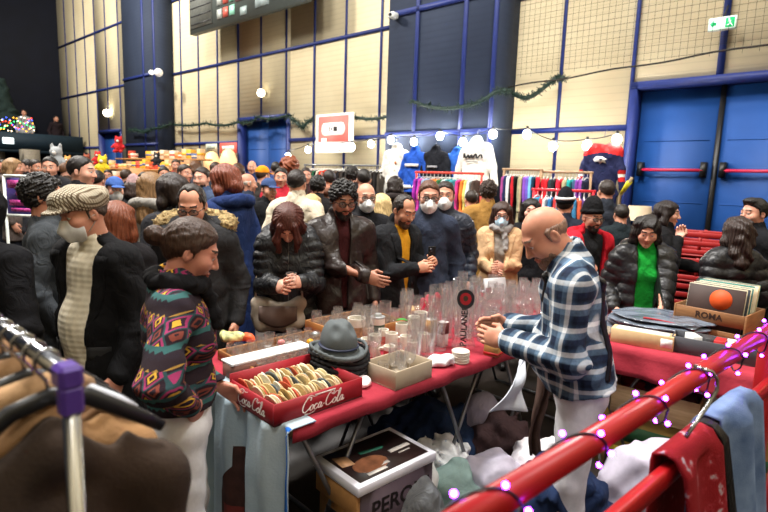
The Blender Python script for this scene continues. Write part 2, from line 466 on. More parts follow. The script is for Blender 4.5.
def hair_geo(st, vox):
    k = ('hair', st, vox)
    if k in _cache: return _cache[k]
    F = Fld((-.17, -.2, -.42), (.17, .24, .22), vox)
    x, y, z = F.P()
    y0, z0 = -.088, .072
    if st in ('short', 'quiff', 'crop'): z0 = .087
    if st in ('short', 'recede', 'bald', 'crop', 'curly', 'bun', 'quiff'):
        q = {'short': .009, 'recede': .008, 'bald': .0028, 'crop': .006, 'curly': .019, 'bun': .012, 'quiff': .013}[st]
        F.ell((0, .014, .034), (.077 + q, .098 + q, .093 + q), 0)
        if st == 'quiff': F.ell((0, -.05, .112), (.055, .05, .03), .03)
        F.ell((0, -.105, .0), (.066 + .5 * q, .055, .078), .02, neg=True)
        F.cut(-(.66 * (y - y0) + .75 * (z - z0 + (.012 if st == 'curly' else 0))), .034 if st in ('short', 'crop', 'quiff', 'recede', 'bun') else .012)
        if st in ('recede',):
            for s in (-1, 1): F.ell((s * .034, -.075, .10), (.034, .06, .055), .02, neg=True)
        if st == 'bald': F.cut(z + .25 * y - .045, .01); F.cut(-.012 - y, .01)
        for s in (-1, 1): F.cone((s * .078, -.012, .03), (s * .077, -.012, -.012), .009, .004, .012)
        if st == 'bun': F.ell((0, .150, .012), (.042, .04, .04), .006); F.cone((0, .06, -.02), (0, .12, .01), .04, .022, .02)
        if st == 'curly': F.wrinkle(.007, 210, 3); F.wrinkle(.005, 360, 4)
        else: F.strands(.0022, 34, 5); F.wrinkle(.0012, 170, 5)
    elif st in ('long', 'wavy', 'longback', 'bob', 'fall'):
        L = {'long': -.24, 'wavy': -.30, 'longback': -.36, 'bob': -.12, 'fall': -.2}[st]
        F.ell((0, .014, .036), (.091, .112, .105), 0)
        F.cone((0, .06, .02), (0, .095, L + .06), .085, .062, .04, X=(1, 0, 0), sx=1.25)
        for s in (-1, 1):
            F.cone((s * .066, -.02, .06), (s * .088, .012, -.08), .034, .034, .03)
            F.cone((s * .088, .012, -.08), (s * .088, -.01 if st != 'longback' else .03, L), .036, .024, .03)
            if st == 'fall':
                F.cone((s * .05, -.07, .085), (s * .07, -.125, 0), .022, .026, .02)
                F.cone((s * .07, -.125, 0), (s * .058, -.16, -.1), .026, .016, .02)
        F.ell((0, -.12, -.028), (.058 if st != 'fall' else .036, .1, .118 if st != 'fall' else .1), .02, neg=True)
        F.cone((0, -.02, -.05), (0, .02, -.26), .05, .06, .01, neg=True)
        F.strands(.0042, 30, 6); F.wrinkle(.003 if st != 'wavy' else .008, 60, 7)
    elif st == 'puff':
        F.ell((0, .02, .04), (.125, .135, .125), 0); F.ell((0, -.12, -.03), (.06, .09, .095), .03, neg=True); F.wrinkle(.014, 85, 8)
    elif st == 'beard':
        F.ell((0, -.024, -.052), (.064, .072, .072), 0); F.ell((0, -.07, -.105), (.032, .03, .026), .03)
        F.cut(z + .022 - .35 * (y + .05), .006); F.cut(y - .0, .01)
        F.ell((0, -.1, -.064), (.022, .03, .009), .006, neg=True); F.ell((0, -.11, -.018), (.02, .03, .02), .01, neg=True); F.wrinkle(.002, 200, 9)
    elif st == 'beanie':
        F.ell((0, .02, .06), (.087, .107, .15), 0); F.cut(.035 - z - .22 * y, .006)
        for i in range(20):
            a, b = i * PI / 10, (i + 1) * PI / 10
            F.cone((.081 * math.cos(a), .016 + .101 * math.sin(a), .06 - .02 * math.sin(a)), (.081 * math.cos(b), .016 + .101 * math.sin(b), .06 - .02 * math.sin(b)), .0145, .0145, .012)
        F.strands(.0022, 60, 2)
    elif st == 'flatcap':
        F.ell((0, .005, .075), (.108, .135, .062), 0); F.ell((0, -.03, .095), (.1, .1, .05), .03)
        F.ell((0, .02, .05), (.09, .11, .06), .02)
        F.ell((0, -.115, .052), (.075, .06, .012), .02); F.cut(.03 - z - .1 * y, .006)
        F.wrinkle(.003, 60, 11)
    elif st == 'cap':
        F.ell((0, .012, .045), (.09, .11, .1), 0); F.cut(.045 - z - .1 * y, .005)
        F.ell((0, -.13, .05), (.068, .075, .008), .006)
    elif st == 'hoodup':
        F.ell((0, .03, .02), (.125, .145, .15), 0); F.cone((0, .04, -.05), (0, .06, -.2), .11, .12, .05)
        F.ell((0, -.12, -.01), (.075, .1, .1), .03, neg=True); F.ell((0, 0, .02), (.09, .105, .11), .0, neg=True); F.wrinkle(.005, 45, 12)
    elif st == 'mask':
        F.ell((0, -.036, -.052), (.069, .078, .078), 0); F.cone((0, -.104, .0), (0, -.124, -.05), .010, .012, .03); F.cone((0, -.124, -.05), (0, -.1, -.1), .012, .012, .03)
        F.cut(y + .03 + .2 * abs(x), .006); F.cut(z - .004 + .35 * abs(x), .006)
    g = F.geo(); _cache[k] = g; return g
def glasses_geo():
    if 'gl' in _cache: return _cache['gl']
    f = Geo(); l = Geo()
    for s in (-1, 1):
        p = [(s * .033 + .026 * math.cos(t) * (1 - .12 * math.sin(t)), -.104 + .003 * math.cos(t) * s, .008 + .019 * math.sin(t)) for t in np.linspace(0, 2 * PI, 18, endpoint=False)]
        f.tube(p, .0028, 6, close=True)
        l.prism([(q[0], q[2]) for q in p], .102, .1035, M=[[1, 0, 0, 0], [0, 0, -1, 0], [0, 1, 0, 0], [0, 0, 0, 1]])
        f.tube([(s * .058, -.102, .012), (s * .078, -.06, .012), (s * .083, .005, .01)], .0025, 6)
    f.tube([(-.009, -.105, .012), (0, -.108, .015), (.009, -.105, .012)], .0025, 6)
    _cache['gl'] = (f, l); return f, l
def hand_geo(kind, vox=.0042):
    k = ('hand', kind, vox)
    if k in _cache: return _cache[k]
    F = Fld((-.07, -.07, -.12), (.09, .21, .05), vox)
    F.cone((0, -.06, 0), (0, .015, 0), .026, .024, .0, X=(1, 0, 0), sx=1.15)
    F.ell((0, .052, 0), (.043, .054, .017), .02)
    F.ell((.022, .03, -.008), (.022, .034, .016), .012)
    c = {'relaxed': 22, 'grip': 52, 'flat': 7, 'pinch': 40}[kind]
    for i, (x, y, L) in enumerate(((.030, .088, .072), (.0105, .095, .08), (-.0105, .092, .074), (-.031, .082, .058))):
        p = np.array([x, y - .02, 0]); a = rad(c * .5); sp = (x * 1.2)
        for q, (fr, r0, r1) in enumerate(((.46, .0098, .0092), (.31, .0092, .0084), (.25, .0084, .007))):
            b = p + (L * fr + (.02 if q == 0 else 0)) * np.array([sp * math.cos(a), math.cos(a), -math.sin(a)])
            F.cone(p, b, r0, r1, .0035); p = b; a += rad(c * (1 + .08 * i))
    t = rad(c * .5)
    F.cone((.03, .022, -.006), (.056, .056, -.012 - .03 * t), .013, .0115, .012)
    F.cone((.056, .056, -.012 - .03 * t), (.056 - .012 * t, .09, -.02 - .05 * t), .011, .0085, .004)
    g = F.geo(); _cache[k] = g; return g
def ik(a, c, l1, l2, pole):
    a, c, pole = (np.array(q, float) for q in (a, c, pole)); d = c - a; L = np.linalg.norm(d)
    if L > (l1 + l2) * .995: d *= (l1 + l2) * .995 / L; c = a + d; L = (l1 + l2) * .995
    u = d / L; x = (l1 * l1 - l2 * l2 + L * L) / (2 * L); h = math.sqrt(max(l1 * l1 - x * x, 0))
    p = pole - u * (pole @ u); p /= np.linalg.norm(p); return a + u * x + p * h, c
DARK = (24, 24, 27)
EYEW = mat('eye_white', (225, 222, 215), .2, spec=.6)
def J(kind='coat', c=DARK, t=.022, hem=.62, quilt=None, open=None, hood=None, hoodc=None, m=None, collar=.02, wr=.005, belly=0, fl=.02, trim=()):
    return dict(trim=trim, kind=kind, c=c, t=t, hem=hem, quilt=quilt, open=open, hood=hood, hoodc=hoodc, m=m, collar=collar, wr=wr, belly=belly, fl=fl)
PEOPLE = {}
GRP = None
def person(pid, px, py, Y, a, label, fem=0, skin=(205, 150, 125), hair='short', hairc=(28, 20, 16), yaw=0, pitch=5, tilt=0, lean=0, jacket=None, shirt=None,
           pants=(28, 30, 38), arms=('down', 'down'), hands=('relaxed', 'relaxed'), beard=0, mask=None, glasses=0, hat=None, hatc=None, scarf=None, far=0, cat='person', w=1.0, group=None, thumbs=(None, None), smax=1.13, smin=.86, zoff=None):
    jk = jacket or J()
    vx = .014 if not far else .022; hv = .0045 if not far else .0085
    if far == -1: vx, hv = .009, .0036
    sw = (.168 if fem else .192) * w
    L = rad(lean); cl, sl = math.cos(L), math.sin(L)
    def T(p):
        x, y, z = p; z = z - .95; return np.array([x, y * cl - z * sl, y * sl + z * cl + .95])
    nb = T((0, .012, 1.47))
    HM = Tr(nb) @ Rx(L * .6) @ Rz(rad(yaw)) @ Rx(rad(pitch)) @ Ry(rad(tilt)) @ Tr((0, -.012, .165))
    hc = HM[:3, 3]
    if far == 1 and zoff is None:      # nobody stands inside another shopper
        for dY in (0, .3, -.3, .6, -.6, .9, -.9, 1.2, 1.5, 1.8):
            t_ = at(px, py, Y + dY)
            if all((t_[0] - q['root'][0]) ** 2 + (t_[1] - q['root'][1]) ** 2 > .52 ** 2 for q in PEOPLE.values()): Y = Y + dY; break
    tgt = at(px, py, Y)
    s = tgt[2] / hc[2] if zoff is None else 1.0
    if s < smin or s > smax: print('SCALE', pid, round(s, 3))
    s = min(max(s, smin), smax)
    ra = rad(a); R = np.array(Matrix.Rotation(ra, 3, 'Z'))
    root = tgt - R @ (hc * s); root[2] = 0 if zoff is None else zoff
    e = empty('person', root, ra, label, cat, group)
    SM = np.diag([s, s, s, 1.])
    skm = skinm(skin); hm = hairm(hairc)
    # ---- joints
    A = []
    for i, sd in enumerate((1, -1)):
        sh = T((sd * (sw - .012), .0, 1.405))
        t = arms[i]
        pole = (sd * .35, .7, -.6)
        if isinstance(t, str):
            tt = {'down': (sd * (sw + .065), -.05, .90), 'pocket': (sd * (sw + .02), -.13, .98), 'fwd': (sd * .09, -.33, 1.10), 'up': (sd * .1, -.22, 1.38), 'back': (sd * (sw + .06), .1, .92)}[t]
            if t in ('down', 'back'): pole = (sd * .3, .9, 0)
            tt = T(tt) if t != 'down' else np.array(tt) + [0, -sl * .3, 0]
        else:
            tt = np.array(t[:3], float)
            if len(t) > 3: pole = t[3]
        el, wr = ik(sh, tt, .295, .26, pole); A.append((sh, el, wr))
    # ---- body: one mesh (head, hands, trunk, limbs)
    B = Geo(); B.join(head_geo(fem, hv), SM @ HM)
    F = Fld((-.6, -.62, -.02), (.6, .45, 1.62), .026)
    F.cone(T((0, 0, 1.3)), T((0, 0, 1.08)), .098, .088, .05, X=(1, 0, 0), sx=1.35 * w); F.cone(T((0, 0, 1.05)), (0, 0, .93), .09, .1, .05, X=(1, 0, 0), sx=1.4 * w)
    F.cone(T((-sw + .05, 0, 1.385)), T((sw - .05, 0, 1.385)), .055, .055, .05); F.cone(T((0, .01, 1.36)), T((0, .012, 1.50)), .06, .05, .05)
    for sd, (sh, el, wr) in zip((1, -1), A):
        F.cone(sh, el, .046, .038, .04); F.cone(el, wr, .038, .024, .02)
        F.cone((sd * .09, 0, .92), (sd * .1, -.02, .5), .075, .05, .05); F.cone((sd * .1, -.02, .5), (sd * .105, .012, .09), .048, .036, .02); F.ell((sd * .108, -.06, .05), (.036, .11, .035), .03)
    B.join(F.geo(), SM)
    for i, (sd, (sh, el, wr)) in enumerate(zip((1, -1), A)):
        d = wr - el; d /= np.linalg.norm(d)
        hint = thumbs[i] if thumbs[i] is not None else ((-sd * .5, -.6, .9) if d[2] > -.75 else (-.0, -1, .2))
        X = np.array(hint, float); X -= d * (X @ d); X /= np.linalg.norm(X); Z = np.cross(X, d) * sd
        M = np.eye(4); M[:3, 0] = X; M[:3, 1] = d; M[:3, 2] = Z; M[:3, 3] = wr + d * .022
        B.join(hand_geo(hands[i], .0042 if far <= 0 else .008), SM @ M, mi=0)
    lip = mat('lips', tuple(int(q * f) for q, f in zip(skin, (.86, .66, .66))), .45)
    mk('body', B, [skm, lip, mat('eyebrow', tuple(int(q * .8) for q in hairc), .8), EYEW, mat('iris', (38, 24, 18), .2)], e, True)
    if hair and hair != 'none': mk('hair', Geo().join(hair_geo(hair, .0055 if far <= 0 else .009), SM @ HM), hm, e, True)
    if beard: mk('beard', Geo().join(hair_geo('beard', .0055 if far <= 0 else .009), SM @ HM), hairm(beard if isinstance(beard, tuple) else hairc), e, True)
    if mask:
        mk('face_mask', Geo().join(hair_geo('mask', .005 if far <= 0 else .009), SM @ HM), mat('mask_fabric', tuple(min(255, q + 12) for q in mask), .9, bump=.1), e, True)
        st = Geo()
        for sd in (-1, 1):
            st.tube([A4(SM @ HM, q) for q in ((sd * .058, -.04, -.03), (sd * .076, -.01, -.008), (sd * .088, .022, .004), (sd * .08, .02, -.02), (sd * .062, -.03, -.075))], .0017, 5)
        mk('ear_loop', st, mat('mask_fabric', mask, .9, bump=.1), e, True)
    if glasses:
        f, l = glasses_geo(); gl = mk('glasses', Geo().join(f, SM @ HM), mat('spectacle_frame', (18, 17, 18), .3), e, True)
        mk('lens', Geo().join(l, SM @ HM), thinglass('spectacle_lens', (232, 236, 238), .08) if 'lensm' not in _cache else _cache['lensm'], gl)
    if hat:
        ho = mk({'flatcap': 'flat_cap', 'cap': 'baseball_cap', 'beanie': 'beanie', 'hoodup': 'hood'}[hat], Geo().join(hair_geo(hat, .005 if far <= 0 else .009), SM @ HM), hatc if not isinstance(hatc, tuple) else cloth('knit_hat', hatc), e, True)
        if 'white stripe' in label:
            mk('white_stripe', Geo().tube([A4(SM @ HM, (.093 * math.cos(q), .016 + .113 * math.sin(q), .085 - .02 * math.sin(q))) for q in np.linspace(0, 2 * PI, 30, endpoint=False)], .014, 8, close=True), cloth('white_knit', (226, 226, 226)), ho, True)
    # ---- clothes
    X1 = (1, 0, 0)
    def upper(t, hem, quilt=None, sleeve=1, collar=0, openw=None, wrk=.004, vox=vx, belly=0, fl=.02, rr=1.0):
        pts = np.array([p for q in A for p in q] + [T((0, 0, 1.55)), T((0, 0, hem)), (0, 0, hem)])
        lo = pts.min(0) - .16; hi = pts.max(0) + .16; lo[0] = min(lo[0], -.36); hi[0] = max(hi[0], .36); lo[1] = min(lo[1], -.3); hi[1] = max(hi[1], .3)
        lo[2] = min(lo[2], hem - .06)
        F = Fld(lo, hi, vox)
        rq = (quilt[0], quilt[1]) if quilt else None
        F.cone(T((0, 0, 1.345)), T((0, 0, 1.07)), .105 + t, .102 + t, .05, X=X1, sx=1.34 * w, rib=rq)
        F.cone(T((-sw + .065, .004, 1.398)), T((sw - .065, .004, 1.398)), .056 + t, .056 + t, .05)
        F.cone(T((0, .012, 1.47)), T((-.12 * w, .006, 1.43)), .052 + t * .7, .05 + t * .6, .04); F.cone(T((0, .012, 1.47)), T((.12 * w, .006, 1.43)), .052 + t * .7, .05 + t * .6, .04)
        if fem:
            for sd in (-1, 1): F.ell(T((sd * .07, -.075, 1.25)), (.065 + t * .6, .06 + t * .6, .06 + t * .6), .05)
        if hem < 1.07:
            F.cone(T((0, 0, 1.07)), T((0, 0, max(hem, .9))), .102 + t, .112 + t + fl * .4, .05, X=X1, sx=1.34 * w, rib=rq)
            if hem < .9:
                b = T((0, 0, .9)); F.cone(b, (b[0], b[1] * .5, hem - .04), .112 + t + fl * .4, .118 + t + fl, .05, X=X1, sx=1.34 * w, rib=rq)
        if belly: F.ell(T((0, -.06, 1.07)), (.15, .09 + belly, .17), .06)
        for sh, el, wr in A:
            if not sleeve: continue
            d = (wr - el) / np.linalg.norm(wr - el)
            F.cone(sh, el, .058 + t * .9, .046 + t * .8, .04, rib=rq); F.cone(el, wr + d * .005, .046 + t * .8, .034 + t * .6, .02, rib=rq)
            if not quilt:
                for q in range(3): 
                    c = el + d * .03 * (q - .6) ; F.ell(c + np.array([0, -.0, .0]), (.05 + t * .8 + .003 * q,) * 2 + (.016,), .02)
        if collar:
            F.cone(T((0, .014, 1.465)), T((0, -.002, 1.50 + collar)), .074 + t * .5, .068 + t * .5, .015)
            F.cone(T((0, .014, 1.47)), T((0, -.008, 1.62)), .060, .064, .004, neg=True)
        if wrk: F.wrinkle(wrk, 34, abs(hash(label)) % 1000 if False else len(label) * 7 + int(px))
        x, y, z = F.P(); yy = y * cl + (z - .95) * sl; zz = -y * sl + (z - .95) * cl + .95
        # hem plane
        F.cut((hem - (zz if hem > .9 else z)) + 0 * x, 0)
        if openw:
            w0, w1 = openw[0], openw[1]; off = openw[2] if len(openw) > 2 else 0
            u = np.clip((zz - hem) / (1.5 - hem), 0, 1); d = np.maximum(np.abs(x - off * (1 - u)) - (w0 + (w1 - w0) * u), yy + .03 + 0 * x)
            F.put((slice(None),) * 3, np.broadcast_to(d, F.D.shape), .008, True)
        return F
    k = jk['kind']; m = jk['m'] or {'coat': cloth, 'puffer': nylon, 'leather': leather, 'sweater': cloth, 'shirt': cloth}[k](k + '_fabric', jk['c'])
    if shirt:
        sm = shirt if not isinstance(shirt, tuple) else cloth('shirt_fabric', shirt)
        F = upper(.004, max(jk['hem'], .86), sleeve=0, collar=.02, wrk=.003, belly=jk['belly'] * .9, vox=vx)
        mk('shirt', F.geo().xf(SM), sm, e, True)
    F = upper(jk['t'], jk['hem'], jk['quilt'], 1, jk['collar'], jk['open'], jk['wr'], belly=jk['belly'], fl=jk['fl'])
    FJ = F.D.copy(); Fo = F
    jo = mk({'coat': 'coat', 'puffer': 'puffer_jacket', 'leather': 'jacket', 'sweater': 'sweater', 'shirt': 'shirt'}[k], F.geo().xf(SM), m, e, True)
    def sy(x, z, side=-1, out=.003):      # front (or back) of the garment at x, z in person space
        i = int(round((x - Fo.lo[0]) / vx)); k = int(round((z - Fo.lo[2]) / vx)); i = min(max(i, 0), Fo.n[0] - 1); k = min(max(k, 0), Fo.n[2] - 1); col = FJ[i, :, k]
        j = np.nonzero(col < 0)[0]
        if not len(j): return -.1
        return Fo.lo[1] + vx * (j[0] if side < 0 else j[-1]) + side * (out - vx * .3)
    for t in jk.get('trim', ()):
        if t == 'zip': 
            P = [(.004, sy(.004, z), z) for z in np.arange(1.44, jk['hem'] + .03, -.03)]; mk('zipper', Geo().tube(P, .006, 6, flat=.5).xf(SM), mat('zip_metal', (110, 108, 104), .4, .6), jo, True)
        if t == 'buttons':
            for z in np.arange(1.36, jk['hem'] + .05, -.11): mk('button', Geo().lathe([(0, -.003), (.011, -.003), (.011, .003), (0, .003)], 10).xf(SM @ Tr((.045, sy(.045, z), z)) @ Rx(PI / 2)), mat('horn_button', (46, 40, 38), .35), jo, True)
        if t == 'flap':
            for sd in (-1, 1): mk('pocket_flap', Geo().sheet(lambda u, v: (sd * (.07 + .13 * u), sy(sd * (.07 + .13 * u), 1.0) - .004, 1.0 - .06 * v), 8, 3, .006).xf(SM), mat('flap_wool', tuple(min(255, q + 16) for q in jk['c']), .9), jo, True)
        if t == 'chest':
            mk('chest_pocket', Geo().sheet(lambda u, v: (.07 + .09 * u, sy(.07 + .09 * u, 1.26 - .1 * v), 1.26 - .1 * v), 6, 6, .005).xf(SM), m, jo, True)
        if t == 'lapel':
            for sd in (-1, 1):
                def lf(u, v):
                    z = 1.44 - .34 * v; x = sd * (jk['open'][0] + (jk['open'][1] - jk['open'][0]) * (z - jk['hem']) / (1.5 - jk['hem']) + .008 + .075 * u * (1 - v) ** .6 + .004); return (x, sy(x, z, -1, .008), z)
                mk('lapel', Geo().sheet(lf, 6, 12, .009).xf(SM), m, jo, True)
        if t == 'seams':
            for z in (1.18, 1.33): mk('seam', Geo().tube([(x, sy(x, z, -1, .001), z) for x in np.arange(-.16, .17, .02)], .003, 5).xf(SM), mat('seam_thread', tuple(int(q * .6) for q in jk['c']), .6), jo, True)
    if jk['hood']:
        F = Fld((-.33, -.25, 1.2), (.33, .36, 1.72), vx); n = 9
        fur = jk['hood'] == 'fur'; pp = []
        for i in range(n):
            u = -1.05 + 2.1 * i / (n - 1); pp.append(T((.155 * math.sin(u * 1.5), .02 + .10 * math.cos(u * 1.5), 1.50 + (.02 if fur else 0) - .035 * abs(u))))
        for p, q in zip(pp, pp[1:]): F.cone(p, q, .047, .047, .02)
        F.wrinkle(.006, 50, 31)
        hm_ = m if jk['hoodc'] is None else cloth('hood_fabric', jk['hoodc'])
        mk('hood', F.geo().xf(SM), hm_, e, True)
        if fur:
            F = Fld((-.4, -.3, 1.2), (.4, .36, 1.78), .011)
            for p, q in zip(pp, pp[1:]):
                o = lambda v: T((0, 0, 0)) * 0 + v + (v - T((0, .02, 1.42))) * np.array([.30, .2, .2])
                F.cone(o(p), o(q), .056, .056, .015)
            F.wrinkle(.009, 150, 33); F.wrinkle(.008, 300, 34)
            mk('fur_trim', F.geo().xf(SM), mat('fur', (186, 160, 112), .9, var=.5, scale=60, bump=1, bscale=160, dist=.02), e, True)
    if scarf:
        F = Fld((-.25, -.3, 1.1), (.25, .25, 1.72), vx)
        for i in range(14):
            a0, a1 = i * PI / 7, (i + 1) * PI / 7
            f_ = lambda q: T((.092 * math.cos(q), .01 + .088 * math.sin(q) - .02, 1.505 + .02 * math.sin(q)))
            F.cone(f_(a0), f_(a1), .033, .033, .02)
        F.cone(T((.03, -.11, 1.47)), T((.06, -.15, 1.3)), .032, .028, .03); F.wrinkle(.006, 80, 41)
        mk('scarf', F.geo().xf(SM), scarf if not isinstance(scarf, tuple) else cloth('scarf_fabric', scarf), e, True)
    # ---- legs
    F = Fld((-.3, -.22, .04), (.3, .2, 1.08), max(vx, .016))
    F.cone((0, 0, .99), (0, 0, .9), .112, .118, .04, X=X1, sx=1.32 * w)
    for sd in (-1, 1):
        F.cone((sd * .092, 0, .9), (sd * .102, -.02, .5), .092, .07, .04); F.cone((sd * .102, -.02, .5), (sd * .106, .01, .08), .07, .06, .03)
    F.wrinkle(.004, 40, 51)
    pm = pants if not isinstance(pants, tuple) else cloth('trouser_fabric', pants)
    mk('trousers', F.geo().xf(SM), pm, e, True)
    for sd in (-1, 1):
        F = Fld((sd * .108 - .08, -.22, -.02), (sd * .108 + .08, .14, .16), .014 if far <= 0 else .02)
        F.ell((sd * .108, -.055, .045), (.046, .125, .05), 0); F.cone((sd * .108, .02, .06), (sd * .106, .015, .12), .05, .045, .03); x, y, z = F.P(); F.cut(.004 - z, 0)
        mk('shoe', F.geo().xf(SM), leather('shoe_leather', (30, 27, 25)), e, True)
    PEOPLE[pid] = dict(sy=sy, e=e, HM=SM @ HM, T=T, s=s, A=A, SM=SM, root=root, R=R, jo=jo)
    return e
_cache['lensm'] = thinglass('spectacle_lens', (232, 236, 238), .08)
def on(pid, p):   # person-local (already scaled) point to world
    q = PEOPLE[pid]; return q['root'] + q['R'] @ (np.array(p) * q['s'])
def hand_world(pid, i, out=.1):
    q = PEOPLE[pid]; sh, el, wr = q['A'][i]; d = (wr - el) / np.linalg.norm(wr - el); return on(pid, wr + d * out), q['R'] @ d
# ================================================================ THE HALL
def ST(name, g, m, smooth=False, parent=None):
    o = mk(name, g, m, parent, smooth); 
    if parent is None: o['kind'] = 'structure'
    return o
def panel_mat(name, c, c2):
    n = NT(name); o = n.xyz(); f = frac_(n, o[2], .105); line = n.math('GREATER_THAN', f, .86)
    b = n.ramp(n.noise(1.2), [(.3, lin(c2)), (.7, lin(c))]); n.base(n.mix(n.math('MULTIPLY', line, .13), b, lin(tuple(int(q * .62) for q in c))))
    n.bump(n.math('SINE', n.math('MULTIPLY', o[2], 2 * PI / .105)), .05, .01); return n.fin(.75, 0, .25)
def frac_(n, v, per): return n.math('FRACT', n.math('MULTIPLY_ADD', v, 1 / per, 100.0))
CREAM = panel_mat('cream_wall_cladding', (216, 204, 172), (206, 192, 158))
NAVYC = panel_mat('navy_wall_cladding', (44, 54, 74), (38, 47, 66))
BLUE = mat('blue_steel_strip', (28, 44, 108), .5, var=.1)
DOORB = mat('blue_door_paint', (15, 66, 134), .6, var=.07, scale=3, bump=.1, bscale=30)
g = Geo(); g.box((-4, 13, -.05), (44, 36, .1)); 
n_ = NT('dark_sports_floor'); n_.base(n_.ramp(n_.noise(2.2), [(.3, lin((36, 30, 28))), (.7, lin((56, 47, 42)))])); n_.bump(n_.noise(60), .1); ST('floor', g, n_.fin(.45))
def wbox(g, u0, u1, z0, z1, o0, o1, mi=0):
    c = (wp(u0, z0, o0) + wp(u1, z1, o1)) / 2
    M = np.stack([WD, -WN, (0, 0, 1)], 1); return g.box(c, (abs(u1 - u0), abs(o1 - o0), z1 - z0), M=M, mi=mi)
ZT = 9.2
g = Geo()
for a, b, z0, z1 in ((-6, -3.6, 0, ZT), (-3.6, -.29, 3.16, ZT), (-.29, 7.45, 0, ZT), (7.45, 9.62, 3.16, ZT), (9.62, 17.02, 0, ZT), (17.02, 19.1, 3.16, ZT), (19.1, 23.35, 0, ZT)):
    wbox(g, a, b, z0, z1, -.3, 0)
ST('wall_back', g, CREAM)
g = Geo(); wbox(g, 1.55, 3.82, 0, ZT, -.05, .62); ST('wall_column', g, NAVYC)
g = Geo(); wbox(g, 13.12, 15.4, 0, ZT, -.05, .55); ST('wall_column', g, NAVYC)
# dark side of the hall beyond the end of the cladding, and the wall that closes the right end
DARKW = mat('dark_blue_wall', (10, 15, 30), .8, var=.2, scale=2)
g = Geo(); p = wp(23.35, 0); q = wp(23.35, 0, -6); r = np.array([-24, 20, 0.])
def vwall(g, a, b, z0, z1, th=.2):
    d = np.array(b[:2]) - np.array(a[:2]); L = np.linalg.norm(d); rz = math.atan2(d[1], d[0]); return g.box(((a[0] + b[0]) / 2, (a[1] + b[1]) / 2, (z0 + z1) / 2), (L, th, z1 - z0), rz)
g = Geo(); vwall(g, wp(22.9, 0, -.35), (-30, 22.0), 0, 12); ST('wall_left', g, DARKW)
g = Geo(); a_ = wp(-6, 0); vwall(g, a_, a_ + WN * 14, 0, ZT); ST('wall_right', g, CREAM)
g = Geo(); vwall(g, (-26, -4.5), (14, -4.5), 0, ZT); ST('wall_front', g, CREAM)
# blue strips: uprights and rails over the joints of the cladding
g = Geo()
UP = [-.29, .77, 4.56] + [5.57 + 1.01 * k for k in range(8)] + [17.04, 18.12, 19.12, 20.11, 21.13, 22.21]
for u in UP:
    z0 = 3.16 if (7.5 < u < 9.6 or 17.1 < u < 19.05) else 0
    wbox(g, u - .024, u + .024, z0, ZT, -.01, .025)
for u in (-1.36, -2.42, -3.5): wbox(g, u - .04, u + .04, 3.16, ZT, -.01, .03)
ST('trim_1', g, BLUE)
g = Geo()
for a, b in ((-6, 1.55), (3.8, 13.12), (15.4, 23.35)):
    for z in (4.63, 6.72, 8.8): wbox(g, a, b, z - .034, z + .034, -.01, .03)
for a, b in ((-.29, 1.55), (3.8, 7.45), (9.62, 13.12), (15.4, 17.02), (19.1, 23.35)): wbox(g, a, b, 2.5, 2.58, -.01, .036)
wbox(g, 1.55, 3.82, 4.56, 4.65, .6, .65); wbox(g, 1.55, 3.82, 6.65, 6.74, .6, .65); wbox(g, 1.55, 3.82, 2.46, 2.55, .6, .65)
wbox(g, 13.12, 15.4, 4.55, 4.63, .53, .58); wbox(g, 13.12, 15.4, 2.48, 2.56, .53, .58)
ST('trim_2', g, BLUE)
g = Geo()
for u in (3.15, 2.16, 1.6): wbox(g, u - .034, u + .034, 0, ZT, .6, .65)
for u in (13.17, 13.9): wbox(g, u - .04, u + .04, 0, ZT, .53, .58)
ST('trim_3', g, BLUE)
# doors, each set back in its opening
def door(nm, u0, u1, leaf, bars=False):
    g = Geo()
    for a, b in ((u0, u0 + .09), (u1 - .09, u1)): wbox(g, a, b, 0, 3.16, -.28, .05)
    wbox(g, u0, u1, 3.06, 3.16, -.28, .05)
    fr = ST(nm, g, BLUE)
    n = len(leaf) - 1
    for i in range(n):
        g = Geo(); wbox(g, leaf[i] + .012, leaf[i + 1] - .012, .02, 3.05, -.24, -.17)
        for z in (.9, 1.5, 2.35): wbox(g, leaf[i] + .1, leaf[i + 1] - .1, z, z + .012, -.18, -.164)
        d = mk('door_leaf', g, DOORB, fr)
        if bars:
            g = Geo(); c0 = wp(leaf[i] + .12, 1.95, -.08); c1 = wp(leaf[i + 1] - .12, 1.95, -.08); g.tube([c0, c1], .022, 8); mk('push_bar', g, mat('red_push_bar', (170, 26, 60), .35), d, True, label='red push bar')
            for u in (leaf[i] + .12, leaf[i + 1] - .1):
                g = Geo(); wbox(g, u - .035, u + .035, 1.86, 2.06, -.18, -.06); mk('latch_housing', g, mat('black_plastic', (18, 18, 20), .4), d)
    if bars:
        g = Geo(); wbox(g, leaf[1] - .03, leaf[1] + .03, .02, 3.06, -.2, -.14); mk('centre_seal', g, mat('black_plastic', (18, 18, 20), .4), fr)
    g = Geo(); wbox(g, u0 - .1, u1 + .1, 0, 3.3, -.36, -.3); ST('door_backing', g, DARKW)
door('door_1', -3.6, -.29, (-3.52, -1.4, -.38)[::1], True)
door('door_2', 7.45, 9.62, (7.54, 8.54, 9.53))
door('door_3', 17.02, 19.1, (17.1, 18.06, 19.02))
